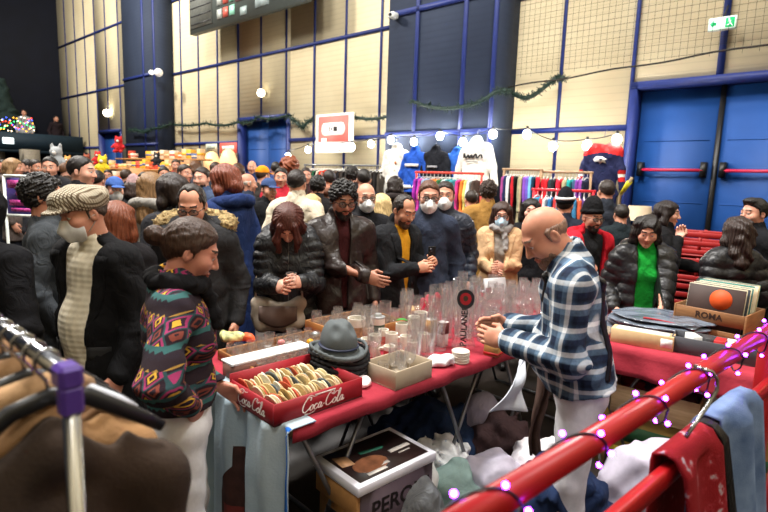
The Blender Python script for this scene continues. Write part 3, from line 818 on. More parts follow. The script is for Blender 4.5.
# the dark far-left corner: balcony, columns below it, tree and lights on it
TEAL = mat('dark_teal_parapet', (18, 40, 54), .7, var=.12)
bl = at(-25, 141, 19.0); br = at(82, 141, 21.5)
zt, zb = at(40, 133.5, 20)[2], at(40, 150, 20)[2]
g = Geo(); vwall(g, bl, br, zb, zt, .25); ST('wall_balcony', g, TEAL)
g = Geo(); d_ = (br - bl); d_[2] = 0; d_ /= np.linalg.norm(d_); nn = np.array([-d_[1], d_[0], 0]); c_ = (bl + br) / 2 + nn * 1.4
g.box((c_[0], c_[1], zb - .05), (np.linalg.norm((br - bl)[:2]) + 2, 3.0, .12), math.atan2(d_[1], d_[0])); ST('floor_balcony', g, TEAL)
g = Geo(); vwall(g, bl + nn * 2.2, br + nn * 2.2, 0, zb, .2); ST('wall_under_balcony', g, DARKW)
for x0, x1 in ((-6, 1), (22, 38)):
    g = Geo(); vwall(g, at(x0, 160, 19.6), at(x1, 160, 20.1), 0, zb, .3); ST('wall_pier', g, mat('pale_plaster', (140, 132, 118), .8))
g = Geo(); c = at(8, 141, 18.9); vwall(g, at(3, 141, 18.85), at(13.5, 141, 19.1), c[2] - .09, c[2] + .12, .08)
o = mk('light_sign', g, emitm('sign_white', (220, 235, 235), 2.2)); o['label'] = 'lit white sign box on the front of the dark balcony'; o['category'] = 'sign'
g = Geo(); c = at(4, 133, 21.2)
F = Fld((-.9, -.9, 0), (.9, .9, 2.1), .05)
for i in range(5): F.cone((0, 0, .2 + .36 * i), (0, 0, .6 + .36 * i), .78 - .14 * i, .3 - .05 * i, .02)
F.wrinkle(.06, 14, 3); g.join(F.geo(), Tr(c))
o = mk('christmas_tree', g, mat('fir_green', (26, 44, 42), .9, var=.4, scale=30), None, True); o['label'] = 'dark Christmas tree standing on the balcony'; o['category'] = 'tree'
g = Geo(); P_ = []
for i in range(60):
    x = -4 + 38 * i / 59; P_.append(at(x, 124 + 5 * math.sin(i * 1.1) + 2.5 * math.sin(i * 2.7), 19.0 + .5 * i / 59))
e = empty('fairy_lights', P_[0] * [1, 1, 1], 0, 'string of coloured fairy lights along the balcony rail', 'string lights')
e.location = (0, 0, 0)
g.tube(P_, .01, 5); mk('wire', g, mat('black_plastic', (18, 18, 20), .4), e)
cols = [(255, 60, 40), (60, 90, 255), (255, 170, 40), (60, 220, 120), (255, 230, 190)]
gb = Geo()
for i, p in enumerate(P_): mk('bulb', Geo().sphere(p, .022, 8), emitm('bulb_glow%d' % (i % 5), cols[i % 5], 5), e, True)
for (x, y, Y, a, lab, jc, hr) in ((24, 113, 21.0, 20, 'person in a pale grey top leaning at the balcony rail', (150, 150, 152), 'short'), (56, 119, 22.0, 60, 'person in dark clothes standing on the balcony beside the cream wall', (38, 30, 34), 'short')):
    person('b%d' % x, x, y, Y, a, lab, hair=hr, jacket=J('coat', jc), far=1, zoff=zb)
    q = PEOPLE['b%d' % x]['e']; q.location.z = at(x, y, Y)[2] - 1.63
# scoreboard on the wall
ub0, ub1, zb0 = 12.05, 6.9, 5.62
def onwall(x, y, off): return wuz(x, y, off)
off = .75
L0 = onwall(190, 35, off); L1 = onwall(303, 4, off)
e = empty('scoreboard', wp(L0[0], L0[1], off), 0, 'large electronic scoreboard fixed high on the cream wall', 'scoreboard'); EL = np.array(e.location)
def loc(g): 
    return g.xf(Tr(-EL))
g = Geo(); wbox(g, L1[0] - .1, L0[0], L0[1], L0[1] + 2.1, off - .16, off); mk('cabinet', loc(g), mat('scoreboard_grey', (92, 100, 98), .5, var=.08), e)
g = Geo()
for u in (L0[0] - .5, L1[0] + .4): wbox(g, u - .06, u + .06, L0[1] + .3, L0[1] + 1.6, 0, off - .16)
mk('bracket', loc(g.xf(np.eye(4))), mat('dark_steel', (40, 42, 46), .5), e)
sl = mat('speaker_grille', (122, 126, 122), .6, var=.1)
g = Geo(); wbox(g, L0[0] - 1.1, L0[0] - .06, L0[1] + .12, L0[1] + 2.0, off - .01, off + .02); mk('grille_panel', loc(g), sl, e)
for k in range(9):
    g = Geo(); z = L0[1] + .2 + k * .2; wbox(g, L0[0] - 1.08, L0[0] - .08, z, z + .02, off + .018, off + .03); mk('slat', loc(g), mat('dark_steel', (40, 42, 46), .5), e)
for col, (u, c) in enumerate(((1.35, (170, 176, 172)), (1.62, (200, 96, 84)), (1.9, (150, 214, 190)))):
    for k in range(6):
        g = Geo(); wbox(g, L0[0] - u - .2, L0[0] - u, L0[1] + .16 + k * .31, L0[1] + .38 + k * .31, off - .01, off + .02); mk('indicator_lamp', loc(g), mat('lamp_plastic%d' % col, c, .4, var=.25, scale=4), e)
for u0, u1, z0, z1, c in ((2.15, 2.75, .42, 1.9, (128, 92, 98)), (2.35, 2.6, .08, .26, (150, 166, 166)), (2.95, 3.45, .14, .4, (150, 164, 166)), (2.95, 3.45, .55, 1.9, (84, 100, 102)), (3.6, 4.1, .2, .7, (112, 72, 66)), (4.2, 4.4, .12, .5, (172, 84, 78)), (4.5, 4.7, .12, .5, (190, 90, 80))):
    g = Geo(); wbox(g, L0[0] - u1, L0[0] - u0, L0[1] + z0, L0[1] + z1, off - .01, off + .02); mk('display_panel', loc(g), mat('display%d' % int(u0 * 100), c, .4, var=.35, scale=3), e)
# exit sign: green and white, running figure and arrow
M = wframe(-1.365, 3.735, .22); e = empty('exit_sign', M[:3, 3], 0, 'green and white lit emergency exit sign hung above the big blue doors', 'exit sign'); M0 = M.copy(); M0[:3, 3] = 0
mk('housing', Geo().box((0, 0, 0), (.30, .155, .05)).xf(M0), mat('white_plastic', (225, 230, 226), .5), e)
mk('face', Geo().box((0, 0, .028), (.285, .135, .006)).xf(M0), emitm('exit_face', (214, 240, 222), .9), e)
g = Geo(); g.box((.085, 0, .034), (.095, .115, .006)); mk('green_field', g.xf(M0), emitm('exit_green', (20, 170, 100), .8), e)
g = Geo(); g.prism([(-.13, 0), (-.09, .045), (-.09, .018), (-.06, .018), (-.06, -.018), (-.09, -.018), (-.09, -.045)], .031, .038); mk('arrow', g.xf(M0), emitm('exit_green', (20, 170, 100), .8), e)
g = Geo(); g.sphere((.075, .038, .04), .011, 8, sc=(1, 1, .4)); g.tube([(.078, .025, .04), (.088, -.008, .04)], .009, 6); g.tube([(.088, -.008, .04), (.07, -.03, .04), (.056, -.03, .04)], .006, 6); g.tube([(.088, -.008, .04), (.104, -.028, .04), (.118, -.046, .04)], .006, 6); g.tube([(.062, .008, .04), (.079, .022, .04), (.1, .01, .04)], .005, 6); mk('running_figure', g.xf(M0), emitm('exit_face', (214, 240, 222), .9), e)
g = Geo(); g.tube([wp(-1.365, 3.8, .2) - M[:3, 3], wp(-1.365, 4.0, .02) - M[:3, 3]], .01, 6); mk('bracket', g, mat('dark_steel', (40, 42, 46), .5), e)
# round wall lamps, camera
def lampthing(u, z, off, r, lab, k=14, c=(255, 244, 214)):
    e = empty('wall_lamp', wp(u, z, off), 0, lab, 'lamp'); M0 = wframe(u, z, off); M0[:3, 3] = 0
    mk('lamp_base', Geo().lathe([(0, -.1), (r * .6, -.1), (r * .6, -.02), (0, -.02)], 14).xf(M0), mat('white_plastic', (225, 230, 226), .5), e)
    mk('globe', Geo().sphere((0, 0, 0), r, 12).xf(M0), emitm('lamp_glow%d' % int(k), c, k), e, True)
u, z = wuz(107, 113, .15); lampthing(u, z, .15, .13, 'round wall lamp glowing on the far left cream wall')
u, z = wuz(261, 93, .15); lampthing(u, z, .15, .1, 'small wall lamp glowing above the far blue door', 6)
u, z = wuz(158.5, 72.5, .7); lampthing(u, z, .7, .12, 'larger of two round white lamps on the left navy column', .5, (225, 225, 225))
u, z = wuz(151.5, 72.5, .7); lampthing(u, z, .7, .075, 'smaller of two round white lamps on the left navy column', 1.2, (235, 235, 235))
M = wframe(*wuz(393.5, 15.5, .72), .72); e = empty('security_camera', M[:3, 3], 0, 'small white camera box on the edge of the navy column', 'camera'); M0 = M.copy(); M0[:3, 3] = 0
mk('housing', Geo().bbox((0, 0, 0), (.12, .1, .16), .015).xf(M0), mat('white_plastic', (225, 230, 226), .5), e); mk('lens', Geo().lathe([(0, .1), (.03, .1), (.03, .06), (0, .06)], 12).xf(M0), mat('black_plastic', (18, 18, 20), .4), e)
# protective net hung in front of the upper right wall
g = Geo()
for k in range(66):
    u = 1.42 - k * .085; g.tube([wp(u, 3.3 + (.06 if k % 2 else .02), .4), wp(u, 6.4, .4)], .0021, 3, cap=False)
for k in range(36):
    z = 3.36 + k * .085; g.tube([wp(1.42, z, .4), wp(-4.2, z + .02, .4)], .0021, 3, cap=False)
g.tube([wp(1.45 - .2 * i, 3.19 + .012 * i + .012 * math.sin(i), .4) for i in range(30)], .012, 6)
o = mk('safety_net', g, mat('black_twine', (44, 40, 36), .9)); o['label'] = 'black protective net hung in front of the upper right cream wall'; o['category'] = 'net'
# green tinsel garland swagged along the wall
def garland(pts, lab, r=.05):
    P = []
    for i in range(len(pts) - 1):
        (x0, y0, s0), (x1, y1, _) = pts[i], pts[i + 1]
        for k in range(8):
            t = k / 8; P.append(at2(x0 + (x1 - x0) * t, y0 + (y1 - y0) * t + s0 * 4 * t * (1 - t), .74 if x0 > 385 and x0 < 500 or 120 < x0 < 165 else .2))
    g = Geo(); rr = np.random.RandomState(5)
    g.tube(P, .03 if r > .06 else .02, 6)
    for a, b in zip(P, P[1:]):
        for q in range(10):
            c = a + (b - a) * (q / 10); d = rr.randn(3); d /= np.linalg.norm(d); g.tube([c, c + d * r * (.7 + .6 * rr.rand())], [.012, .004], 3)
    o = mk('tinsel_garland', g, mat('tinsel_green', (24, 48, 40), .45, var=.4, scale=40)); o['label'] = lab; o['category'] = 'garland'
def at2(x, y, off): return wp(*wuz(x, y, off), off)
garland([(128, 131, -1), (140, 131, 2), (152, 129, 1), (171, 124, 2), (206, 123, 3), (238, 122, 4), (258, 117, 3), (288, 115, 0), (296, 122, 2), (304, 126, -1), (313, 119, 0)], 'green tinsel garland swagged across the left part of the wall', .11)
garland([(355, 117, 2), (385, 117, 3), (412, 101, 4), (460, 107, 3), (494, 93, -1), (510, 91, 5), (536, 94, 0), (556, 78, 0), (566, 78, 0)], 'green tinsel garland swagged from the pink sign across the navy column', .085)
# line of bare bulbs along the wall
BP = [(288, 155), (308, 149), (352, 146), (371, 143), (391, 139), (414, 141), (440, 135), (463, 141), (493, 133), (527, 133), (553, 145), (587, 144), (617, 138)]
e = empty('festoon_lights', (0, 0, 0), 0, 'festoon of bright white bulbs strung above the hanging clothes', 'string lights')
P = []
for (x0, y0), (x1, y1) in zip(BP, BP[1:]):
    for k in range(6): t = k / 6; P.append(at2(x0 + (x1 - x0) * t, y0 - 5 + (y1 - y0) * t + 6 * t * (1 - t), .8))
mk('cable', Geo().tube(P, .008, 5), mat('black_plastic', (18, 18, 20), .4), e)
for x, y in BP:
    p = at2(x, y, .8); b = mk('bulb', Geo().lathe([(0, -.085), (.04, -.07), (.06, -.02), (.045, .025), (.016, .045), (.016, .05), (0, .05)], 12, c=p), emitm('bulb_white', (255, 250, 238), 130), e, True)
    mk('bulb_socket', Geo().lathe([(0, .045), (.019, .045), (.019, .1), (0, .1)], 10, c=p), mat('black_plastic', (18, 18, 20), .4), e)
# the pink and white hanging sign
u0, z0 = wuz(316, 153, .3); u1, z1 = wuz(354, 112, .3); W_, H_ = u0 - u1, z1 - z0
M = wframe((u0 + u1) / 2, (z0 + z1) / 2, .3); e = empty('hanging_sign', M[:3, 3], 0, 'white sign board with a coral panel hung on the cream wall', 'sign'); M0 = M.copy(); M0[:3, 3] = 0
mk('board', Geo().bbox((0, 0, 0), (W_, H_, .03), .006).xf(M0), mat('white_board', (240, 236, 232), .6, var=.03), e)
mk('coral_panel', Geo().box((-.02, .09, .018), (W_ - .22, H_ * .66, .008)).xf(M0), mat('coral_print', (226, 112, 104), .6, var=.04), e, label='coral printed panel')
pl = [(-.34 + .0 + .12 * math.cos(t) * (1) - .0, .13 * math.sin(t)) for t in np.linspace(PI / 2, 3 * PI / 2, 9)] + [(.30 + .12 * math.cos(t), .13 * math.sin(t)) for t in np.linspace(-PI / 2, PI / 2, 9)]
mk('white_capsule', Geo().prism([(x * .82, y + .09) for x, y in pl], .02, .028).xf(M0), mat('white_board', (240, 236, 232), .6, var=.03), e)
g = Geo(); bk = mat('black_ink', (30, 28, 30), .6)
g.box((-.12, .09, .03), (.02, .1, .006)); g.box((.06, .09, .03), (.11, .1, .006)); g.box((-.06, .09, .03), (.03, .06, .006)); mk('black_marks', g.xf(M0), bk, e)
mk('small_white_square', Geo().box((-.3, -.15, .022), (.16, .1, .006)).xf(M0), mat('white_board', (240, 236, 232), .6, var=.03), e)
for x in (-.22, .18): mk('small_print', Geo().box((x, -.36, .018), (.07, .03, .006)).xf(M0), mat('grey_ink', (140, 136, 134), .6), e)
g = Geo()
for x in (-.4, .4): g.tube([A4(M0, (x, .3, 0)), A4(M0, (x, .3, -.29))], .012, 6)
mk('wall_bracket', g, mat('black_twine', (44, 40, 36), .9), e)
# the two lit posters by the far door
for i, (xa, xb, ya, yb, c, lab) in enumerate(((206, 217, 144, 151, (206, 208, 190), 'pale sign card above the left glowing lamp by the far door'), (220, 237, 143, 153, (206, 92, 82), 'red and white sign card above the right glowing lamp by the far door'))):
    a, z1 = wuz(xa, ya, .3); b, z0 = wuz(xb, yb, .3); M = wframe((a + b) / 2, (z0 + z1) / 2, .3)
    e = empty('sign_card', M[:3, 3], 0, lab, 'sign'); M0 = M.copy(); M0[:3, 3] = 0
    mk('card', Geo().box((0, 0, 0), (a - b, z1 - z0, .02)).xf(M0), mat('card%d' % i, c, .7), e)
    mk('print_band', Geo().box((0, .0, .012), ((a - b) * .7, (z1 - z0) * .4, .006)).xf(M0), mat('card_print%d' % i, (236, 226, 214) if i else (150, 160, 150), .7, var=.4, scale=12), e)
for i, (x, y) in enumerate(((212, 163), (228.5, 161))):
    u, z = wuz(x, y, .5); M = wframe(u, z, .5); e = empty('display_lamp', M[:3, 3], 0, '%s of two glowing paper lamps below the sign cards' % ('left' if i == 0 else 'right'), 'lamp'); M0 = M.copy(); M0[:3, 3] = 0
    mk('lamp_shade', Geo().lathe([(0, -.42), (.1, -.4), (.2, -.18), (.22, .03), (.14, .24), (.05, .3), (0, .3)], 16).xf(np.eye(4)), emitm('paper_glow', (255, 206, 146), 1.0), e, True)
    mk('stand', Geo().tube([(0, 0, -.5), (0, 0, -z + .02)], .025, 8).lathe([(0, -z + .001), (.2, -z + .001), (.2, -z + .03), (0, -z + .03)], 14), mat('dark_steel', (40, 42, 46), .5), e)
# ---------------------------------------------------------------- garment patterns
def frac(n, v, per, off=0.0): return n.math('FRACT', n.math('MULTIPLY_ADD', v, 1 / per, 100.0 + off))
def plaid_mat():
    n = NT('plaid_flannel'); o = n.xyz(); h = n.math('ADD', n.math('MULTIPLY', o[0], .8), o[1])
    def band(v, per):
        f = frac(n, v, per)
        return n.ramp(f, [(0, lin((30, 42, 66))), (.22, lin((30, 42, 66))), (.26, lin((92, 116, 140))), (.48, lin((104, 128, 150))), (.52, lin((236, 240, 242))), (.70, lin((236, 240, 242))), (.72, lin((66, 90, 116))), (.9, lin((20, 28, 44)))])
    c = n.mix(.5, band(o[2], .086), band(h, .086)); c = n.mix(.35, c, n.ramp(n.noise(60), [(.35, lin((30, 40, 58))), (.65, lin((190, 200, 208)))]), 'SOFT_LIGHT')
    n.base(c); n.bump(n.noise(230), .3, .004); return n.fin(.85, 0, .2)
def fairisle_mat():
    n = NT('patterned_knit'); o = n.xyz(); h = n.math('ADD', n.math('MULTIPLY', o[0], .9), o[1])
    a = n.math('ABSOLUTE', n.math('SUBTRACT', frac(n, h, .064), .5)); b = n.math('ABSOLUTE', n.math('SUBTRACT', frac(n, o[2], .064, .2), .5))
    d = n.math('ADD', a, n.math('MULTIPLY', b, 1.0))
    dia = n.ramp(d, [(0, lin((40, 30, 40))), (.13, lin((206, 160, 58))), (.24, lin((48, 34, 46))), (.34, lin((150, 52, 96))), (.46, lin((44, 70, 74))), (.56, lin((40, 28, 36))), (.72, lin((120, 60, 50))), (.84, lin((44, 34, 42)))], 'CONSTANT')
    z = n.math('ADD', o[2], n.math('MULTIPLY', n.math('ABSOLUTE', n.math('SUBTRACT', frac(n, h, .03), .5)), .018))
    st = n.ramp(frac(n, z, .128), [(0, lin((40, 32, 40))), (.12, lin((52, 92, 92))), (.3, lin((42, 32, 38))), (.42, lin((140, 48, 92))), (.56, lin((50, 70, 76))), (.7, lin((150, 116, 56))), (.8, lin((40, 30, 36)))], 'CONSTANT')
    m = n.math('GREATER_THAN', frac(n, o[2], .128, .25), .45)
    n.base(n.mix(m, st, dia)); n.bump(n.noise(300), .5, .005); return n.fin(.9, 0, .15)
def tweed_mat():
    n = NT('checked_tweed'); o = n.xyz(); u = n.math('ADD', o[0], n.math('MULTIPLY', o[2], .25)); v = n.math('ADD', o[1], n.math('MULTIPLY', o[2], .7))
    g = n.math('MAXIMUM', n.math('GREATER_THAN', frac(n, u, .0125), .6), n.math('GREATER_THAN', frac(n, v, .0125), .6))
    n.base(n.mix(g, lin((206, 198, 178)), n.ramp(n.noise(90), [(.3, lin((74, 60, 48))), (.7, lin((128, 112, 90)))]))); n.bump(n.noise(260), .4, .004); return n.fin(.9, 0, .2)
def cable_mat():
    n = NT('cable_knit'); o = n.xyz(); a = frac(n, o[0], .04); b = n.math('SINE', n.math('MULTIPLY', o[2], 240.0))
    hgt = n.math('ADD', n.math('SINE', n.math('MULTIPLY', a, 6.283)), n.math('MULTIPLY', b, .6))
    n.base(n.ramp(n.noise(30), [(.3, lin((208, 198, 176))), (.7, lin((226, 218, 198)))])); n.bump(hgt, .35, .003); return n.fin(.9, 0, .2)
PLAID, FAIR, TWEED, CABLE = plaid_mat(), fairisle_mat(), tweed_mat(), cable_mat()
def T3(c): return c
OPEN = (.02, .085)
# ---------------------------------------------------------------- people near the stall
person('edge', -24, 212, 2.25, 175, 'person in a black hooded coat cut off by the left edge of the picture', hair='short', hat='hoodup', hatc=(22, 22, 25), jacket=J('coat', (23, 23, 26), hem=.5, t=.03))
person('curly', 44, 197, 3.0, 118, 'man with curly black hair in a charcoal jacket behind the flat cap man', hair='curly', hairc=(20, 16, 15), skin=(196, 140, 116), pitch=-4, jacket=J('coat', (62, 66, 70), t=.026, hem=.75, collar=.03))
person('cap', 84, 214, 2.38, -28, w=1.12, label= 'man in a checked flat cap, white mask and black coat over a cream cable-knit sweater', far=-1, hair='crop', hairc=(70, 60, 54), skin=(198, 142, 118), pitch=16, yaw=-8, hat='flatcap', hatc=TWEED, mask=(196, 196, 196), jacket=J('coat', (22, 22, 24), t=.034, hem=.55, open=(.085, .13, .0), collar=0, belly=.03, trim=('lapel', 'flap')), shirt=CABLE, arms=((.30, -.10, .90), (-.27, .02, .93)))
person('auburn', 117, 222, 2.95, 190, 'woman with long auburn hair behind the flat cap man', fem=1, hair='longback', hairc=(112, 58, 34), jacket=J('coat', (30, 28, 30), t=.024))
person('knit', 191, 252, 1.85, 106, label= 'woman vendor with a hair bun in a colourful patterned knit, hand on her hip', far=-1, fem=1, hair='bun', hairc=(58, 38, 28), skin=(190, 132, 112), pitch=24, lean=-2, yaw=4, scarf=(26, 26, 29), pants=mat('white_trousers', (214, 216, 222), .8, bump=.3), jacket=J('sweater', FAIR, t=.024, hem=1.0, m=FAIR, wr=.006, fl=.0), arms=('pocket', (-.19, -.04, 1.05, (-1, .25, -.1))), hands=('relaxed', 'relaxed'))
person('fur', 192, 206, 3.05, 6, 'man with glasses and thinning hair in a dark parka with a fur-trimmed hood', far=-1, hair='recede', hairc=(34, 26, 22), skin=(205, 150, 124), pitch=24, glasses=1, jacket=J('coat', (44, 44, 46), t=.034, hem=.72, hood='fur', collar=.03, trim=('zip',)))
person('navyhood', 224, 182, 4.1, -118, 'person with reddish-brown hair in a long navy hooded coat, back turned', fem=1, hair='bob', hairc=(110, 52, 32), pitch=16, jacket=J('coat', (36, 52, 96), t=.036, hem=.35, hood='down'))
person('glassgirl', 288, 224, 3.3, 8, 'woman with bowed auburn head in a black puffer jacket examining a small glass', far=-1, fem=1, hair='fall', hairc=(74, 34, 26), skin=(212, 158, 136), pitch=50, lean=10, jacket=J('puffer', (32, 33, 36), t=.034, hem=.78, quilt=(.062, .017), hood='down', trim=('zip',)), arms=((.10, -.36, 1.165), (-.07, -.37, 1.14)), hands=('pinch', 'grip'), scarf=None)
person('leatherman', 343, 200, 3.58, 22, 'bearded man with glasses in a dark brown leather jacket', far=-1, hair='curly', hairc=(18, 15, 14), skin=(168, 118, 96), pitch=20, beard=1, glasses=1, jacket=J('leather', (40, 31, 29), t=.030, hem=.80, collar=.03, open=(.012, .05), trim=('seams', 'chest')), shirt=(60, 26, 28), arms=('down', (.07, -.35, 1.13)), hands=('grip', 'relaxed'))
person('baldmask', 366, 198, 4.35, 16, 'bald masked man with glasses behind the leather jacket man', hair='bald', hairc=(60, 48, 40), mask=(228, 230, 232), glasses=1, jacket=J('coat', (30, 30, 33)))
person('phone', 404, 211, 3.92, 38, 'man with thinning dark hair and stubble in a black jacket over a yellow shirt', far=-1, hair='recede', hairc=(32, 24, 20), skin=(198, 144, 116), pitch=24, beard=(70, 50, 40), jacket=J('coat', (34, 35, 38), t=.03, hem=.8, collar=.035, open=(.004, .07), trim=('buttons', 'lapel')), shirt=(214, 152, 40), arms=((.13, -.27, 1.21), (-.06, -.29, 1.18)), hands=('grip', 'grip'))
person('navymask', 429, 197, 4.1, 2, 'man in a white mask and glasses wearing a dark navy pullover', far=-1, hair='short', hairc=(84, 52, 36), skin=(208, 154, 132), pitch=10, mask=(232, 234, 236), glasses=1, jacket=J('sweater', (50, 57, 74), t=.026, hem=.82, collar=.03), arms=('down', 'down'))
person('behindmask', 445, 196, 4.6, -8, 'masked man in a shiny black puffer half hidden behind the navy pullover man', hair='short', hairc=(36, 26, 22), mask=(226, 228, 232), jacket=J('puffer', (34, 40, 54), quilt=(.07, .016), t=.034))
person('beige', 502, 215, 4.75, -12, 'woman in a pale blue face mask and beige coat with a grey scarf', far=-1, fem=1, hair='long', hairc=(52, 32, 24), skin=(206, 152, 130), pitch=12, mask=(172, 204, 224), glasses=1, jacket=J('coat', (196, 160, 122), t=.03, hem=.62, open=(.01, .07), trim=('buttons', 'lapel')), shirt=(150, 142, 134), scarf=(146, 142, 140), arms=((.04, -.33, 1.14), (-.07, -.31, 1.10)), hands=('relaxed', 'relaxed'))
person('darkhair', 531, 211, 5.1, -12, 'woman with long dark hair in black behind the bald vendor', fem=1, hair='long', hairc=(22, 17, 16), skin=(222, 172, 152), jacket=J('coat', (26, 26, 29)))
person('vendor', 546, 236, 2.16, -108, 'bald vendor in a blue and white plaid shirt leaning over the glasses', far=-1, hair='bald', hairc=(132, 104, 88), skin=(204, 146, 120), pitch=34, lean=11, yaw=22, beard=(120, 92, 78), jacket=J('shirt', PLAID, t=.03, hem=.93, m=PLAID, collar=.02, belly=.06, wr=.007, fl=.02), pants=mat('white_trousers', (226, 226, 234), .8, bump=.3), arms=((.15, -.31, 1.12, (.3, .4, -.9)), (-.14, -.33, 1.12)), hands=('relaxed', 'relaxed'), w=1.12)
person('beanieman', 592, 218, 4.35, 16, 'man in a black beanie and glasses with an open red jacket', far=-1, hair='none', hat='beanie', hatc=(24, 24, 26), beard=1, hairc=(30, 24, 20), skin=(176, 126, 104), glasses=1, pitch=10, jacket=J('coat', (186, 30, 44), t=.04, hem=.7, open=(.05, .12), hood='down'), shirt=(28, 28, 30))
person('bobble', 565, 206, 5.2, 150, 'person in a black knit hat with a white stripe seen from behind', hair='short', hat='beanie', hatc=(24, 25, 30), jacket=J('coat', (34, 38, 50)))
person('backgreen', 621, 215, 5.6, 175, 'person with short dark hair seen from behind beside the lampshade', hair='short', hairc=(34, 28, 24), jacket=J('coat', (34, 42, 46)))
person('backtall', 606, 192, 5.9, 185, 'tall dark-haired person seen from behind under the hanging sports jersey', hair='short', hairc=(40, 30, 26), jacket=J('coat', (42, 46, 54)))
person('green', 647, 233, 3.78, -10, 'woman in a bright green top and black leather puffer jacket looking down', far=-1, fem=1, hair='wavy', hairc=(24, 18, 16), skin=(206, 150, 126), pitch=24, yaw=-10, jacket=J('puffer', (28, 28, 31), m=leather('glossy_puffer', (27, 27, 30)), t=.04, hem=.78, quilt=(.085, .017), open=(.075, .075), hood='down'), shirt=(28, 150, 54), arms=((.06, -.37, 1.0), (-.25, -.16, .98)), hands=('flat', 'relaxed'), w=1.12)
person('handface', 668, 214, 4.9, 52, 'dark-haired woman in a black coat with her hand at her mouth by the blue door', fem=1, hair='bob', hairc=(30, 20, 18), skin=(212, 160, 138), jacket=J('coat', (26, 26, 28), t=.032, hood='down'), arms=('fwd', (-.10, -.15, 1.38, (-.5, .1, -.9))), hands=('relaxed', 'grip'))
person('wavyback', 735, 240, 3.75, 178, 'woman with long wavy dark brown hair and black puffer jacket, back turned', far=-1, fem=1, hair='wavy', hairc=(44, 30, 26), pitch=4, jacket=J('puffer', (25, 25, 28), m=leather('glossy_puffer', (27, 27, 30)), t=.036, quilt=(.085, .017), hem=.8))
person('profile', 754, 214, 4.25, -80, 'man with short black hair in profile wearing black at the right edge', far=-1, hair='quiff', hairc=(20, 16, 15), skin=(206, 152, 130), jacket=J('coat', (24, 24, 27), t=.028, collar=.03))
# ---------------------------------------------------------------- the crowd behind
person('creamback', 297, 184, 4.9, 172, 'man with short dark hair and a cream coat seen from behind', hair='short', hairc=(36, 28, 26), jacket=J('coat', (214, 202, 180), t=.03, hem=.6, hood=None, collar=.03))
person('blondea', 312, 207, 5.2, 165, 'blonde woman seen from behind to the left of the leather jacket man', fem=1, hair='longback', hairc=(196, 168, 118), jacket=J('coat', (48, 42, 42)), far=1)
person('blondeb', 381, 206, 5.1, 190, 'woman with long pale blonde hair behind the man with the yellow shirt', fem=1, hair='longback', hairc=(206, 178, 126), jacket=J('coat', (60, 54, 50)), far=1)
person('mustard', 488, 193, 5.7, 172, 'curly-haired person in a mustard brown coat seen from behind', hair='curly', hairc=(46, 32, 24), jacket=J('coat', (150, 112, 58), t=.03, hem=.6, collar=.03))
person('rust', 471, 200, 6.4, 190, 'dark-haired person in a rust orange jacket in front of the colourful clothes rail', hair='short', hairc=(40, 30, 24), jacket=J('coat', (178, 92, 44)), far=1)
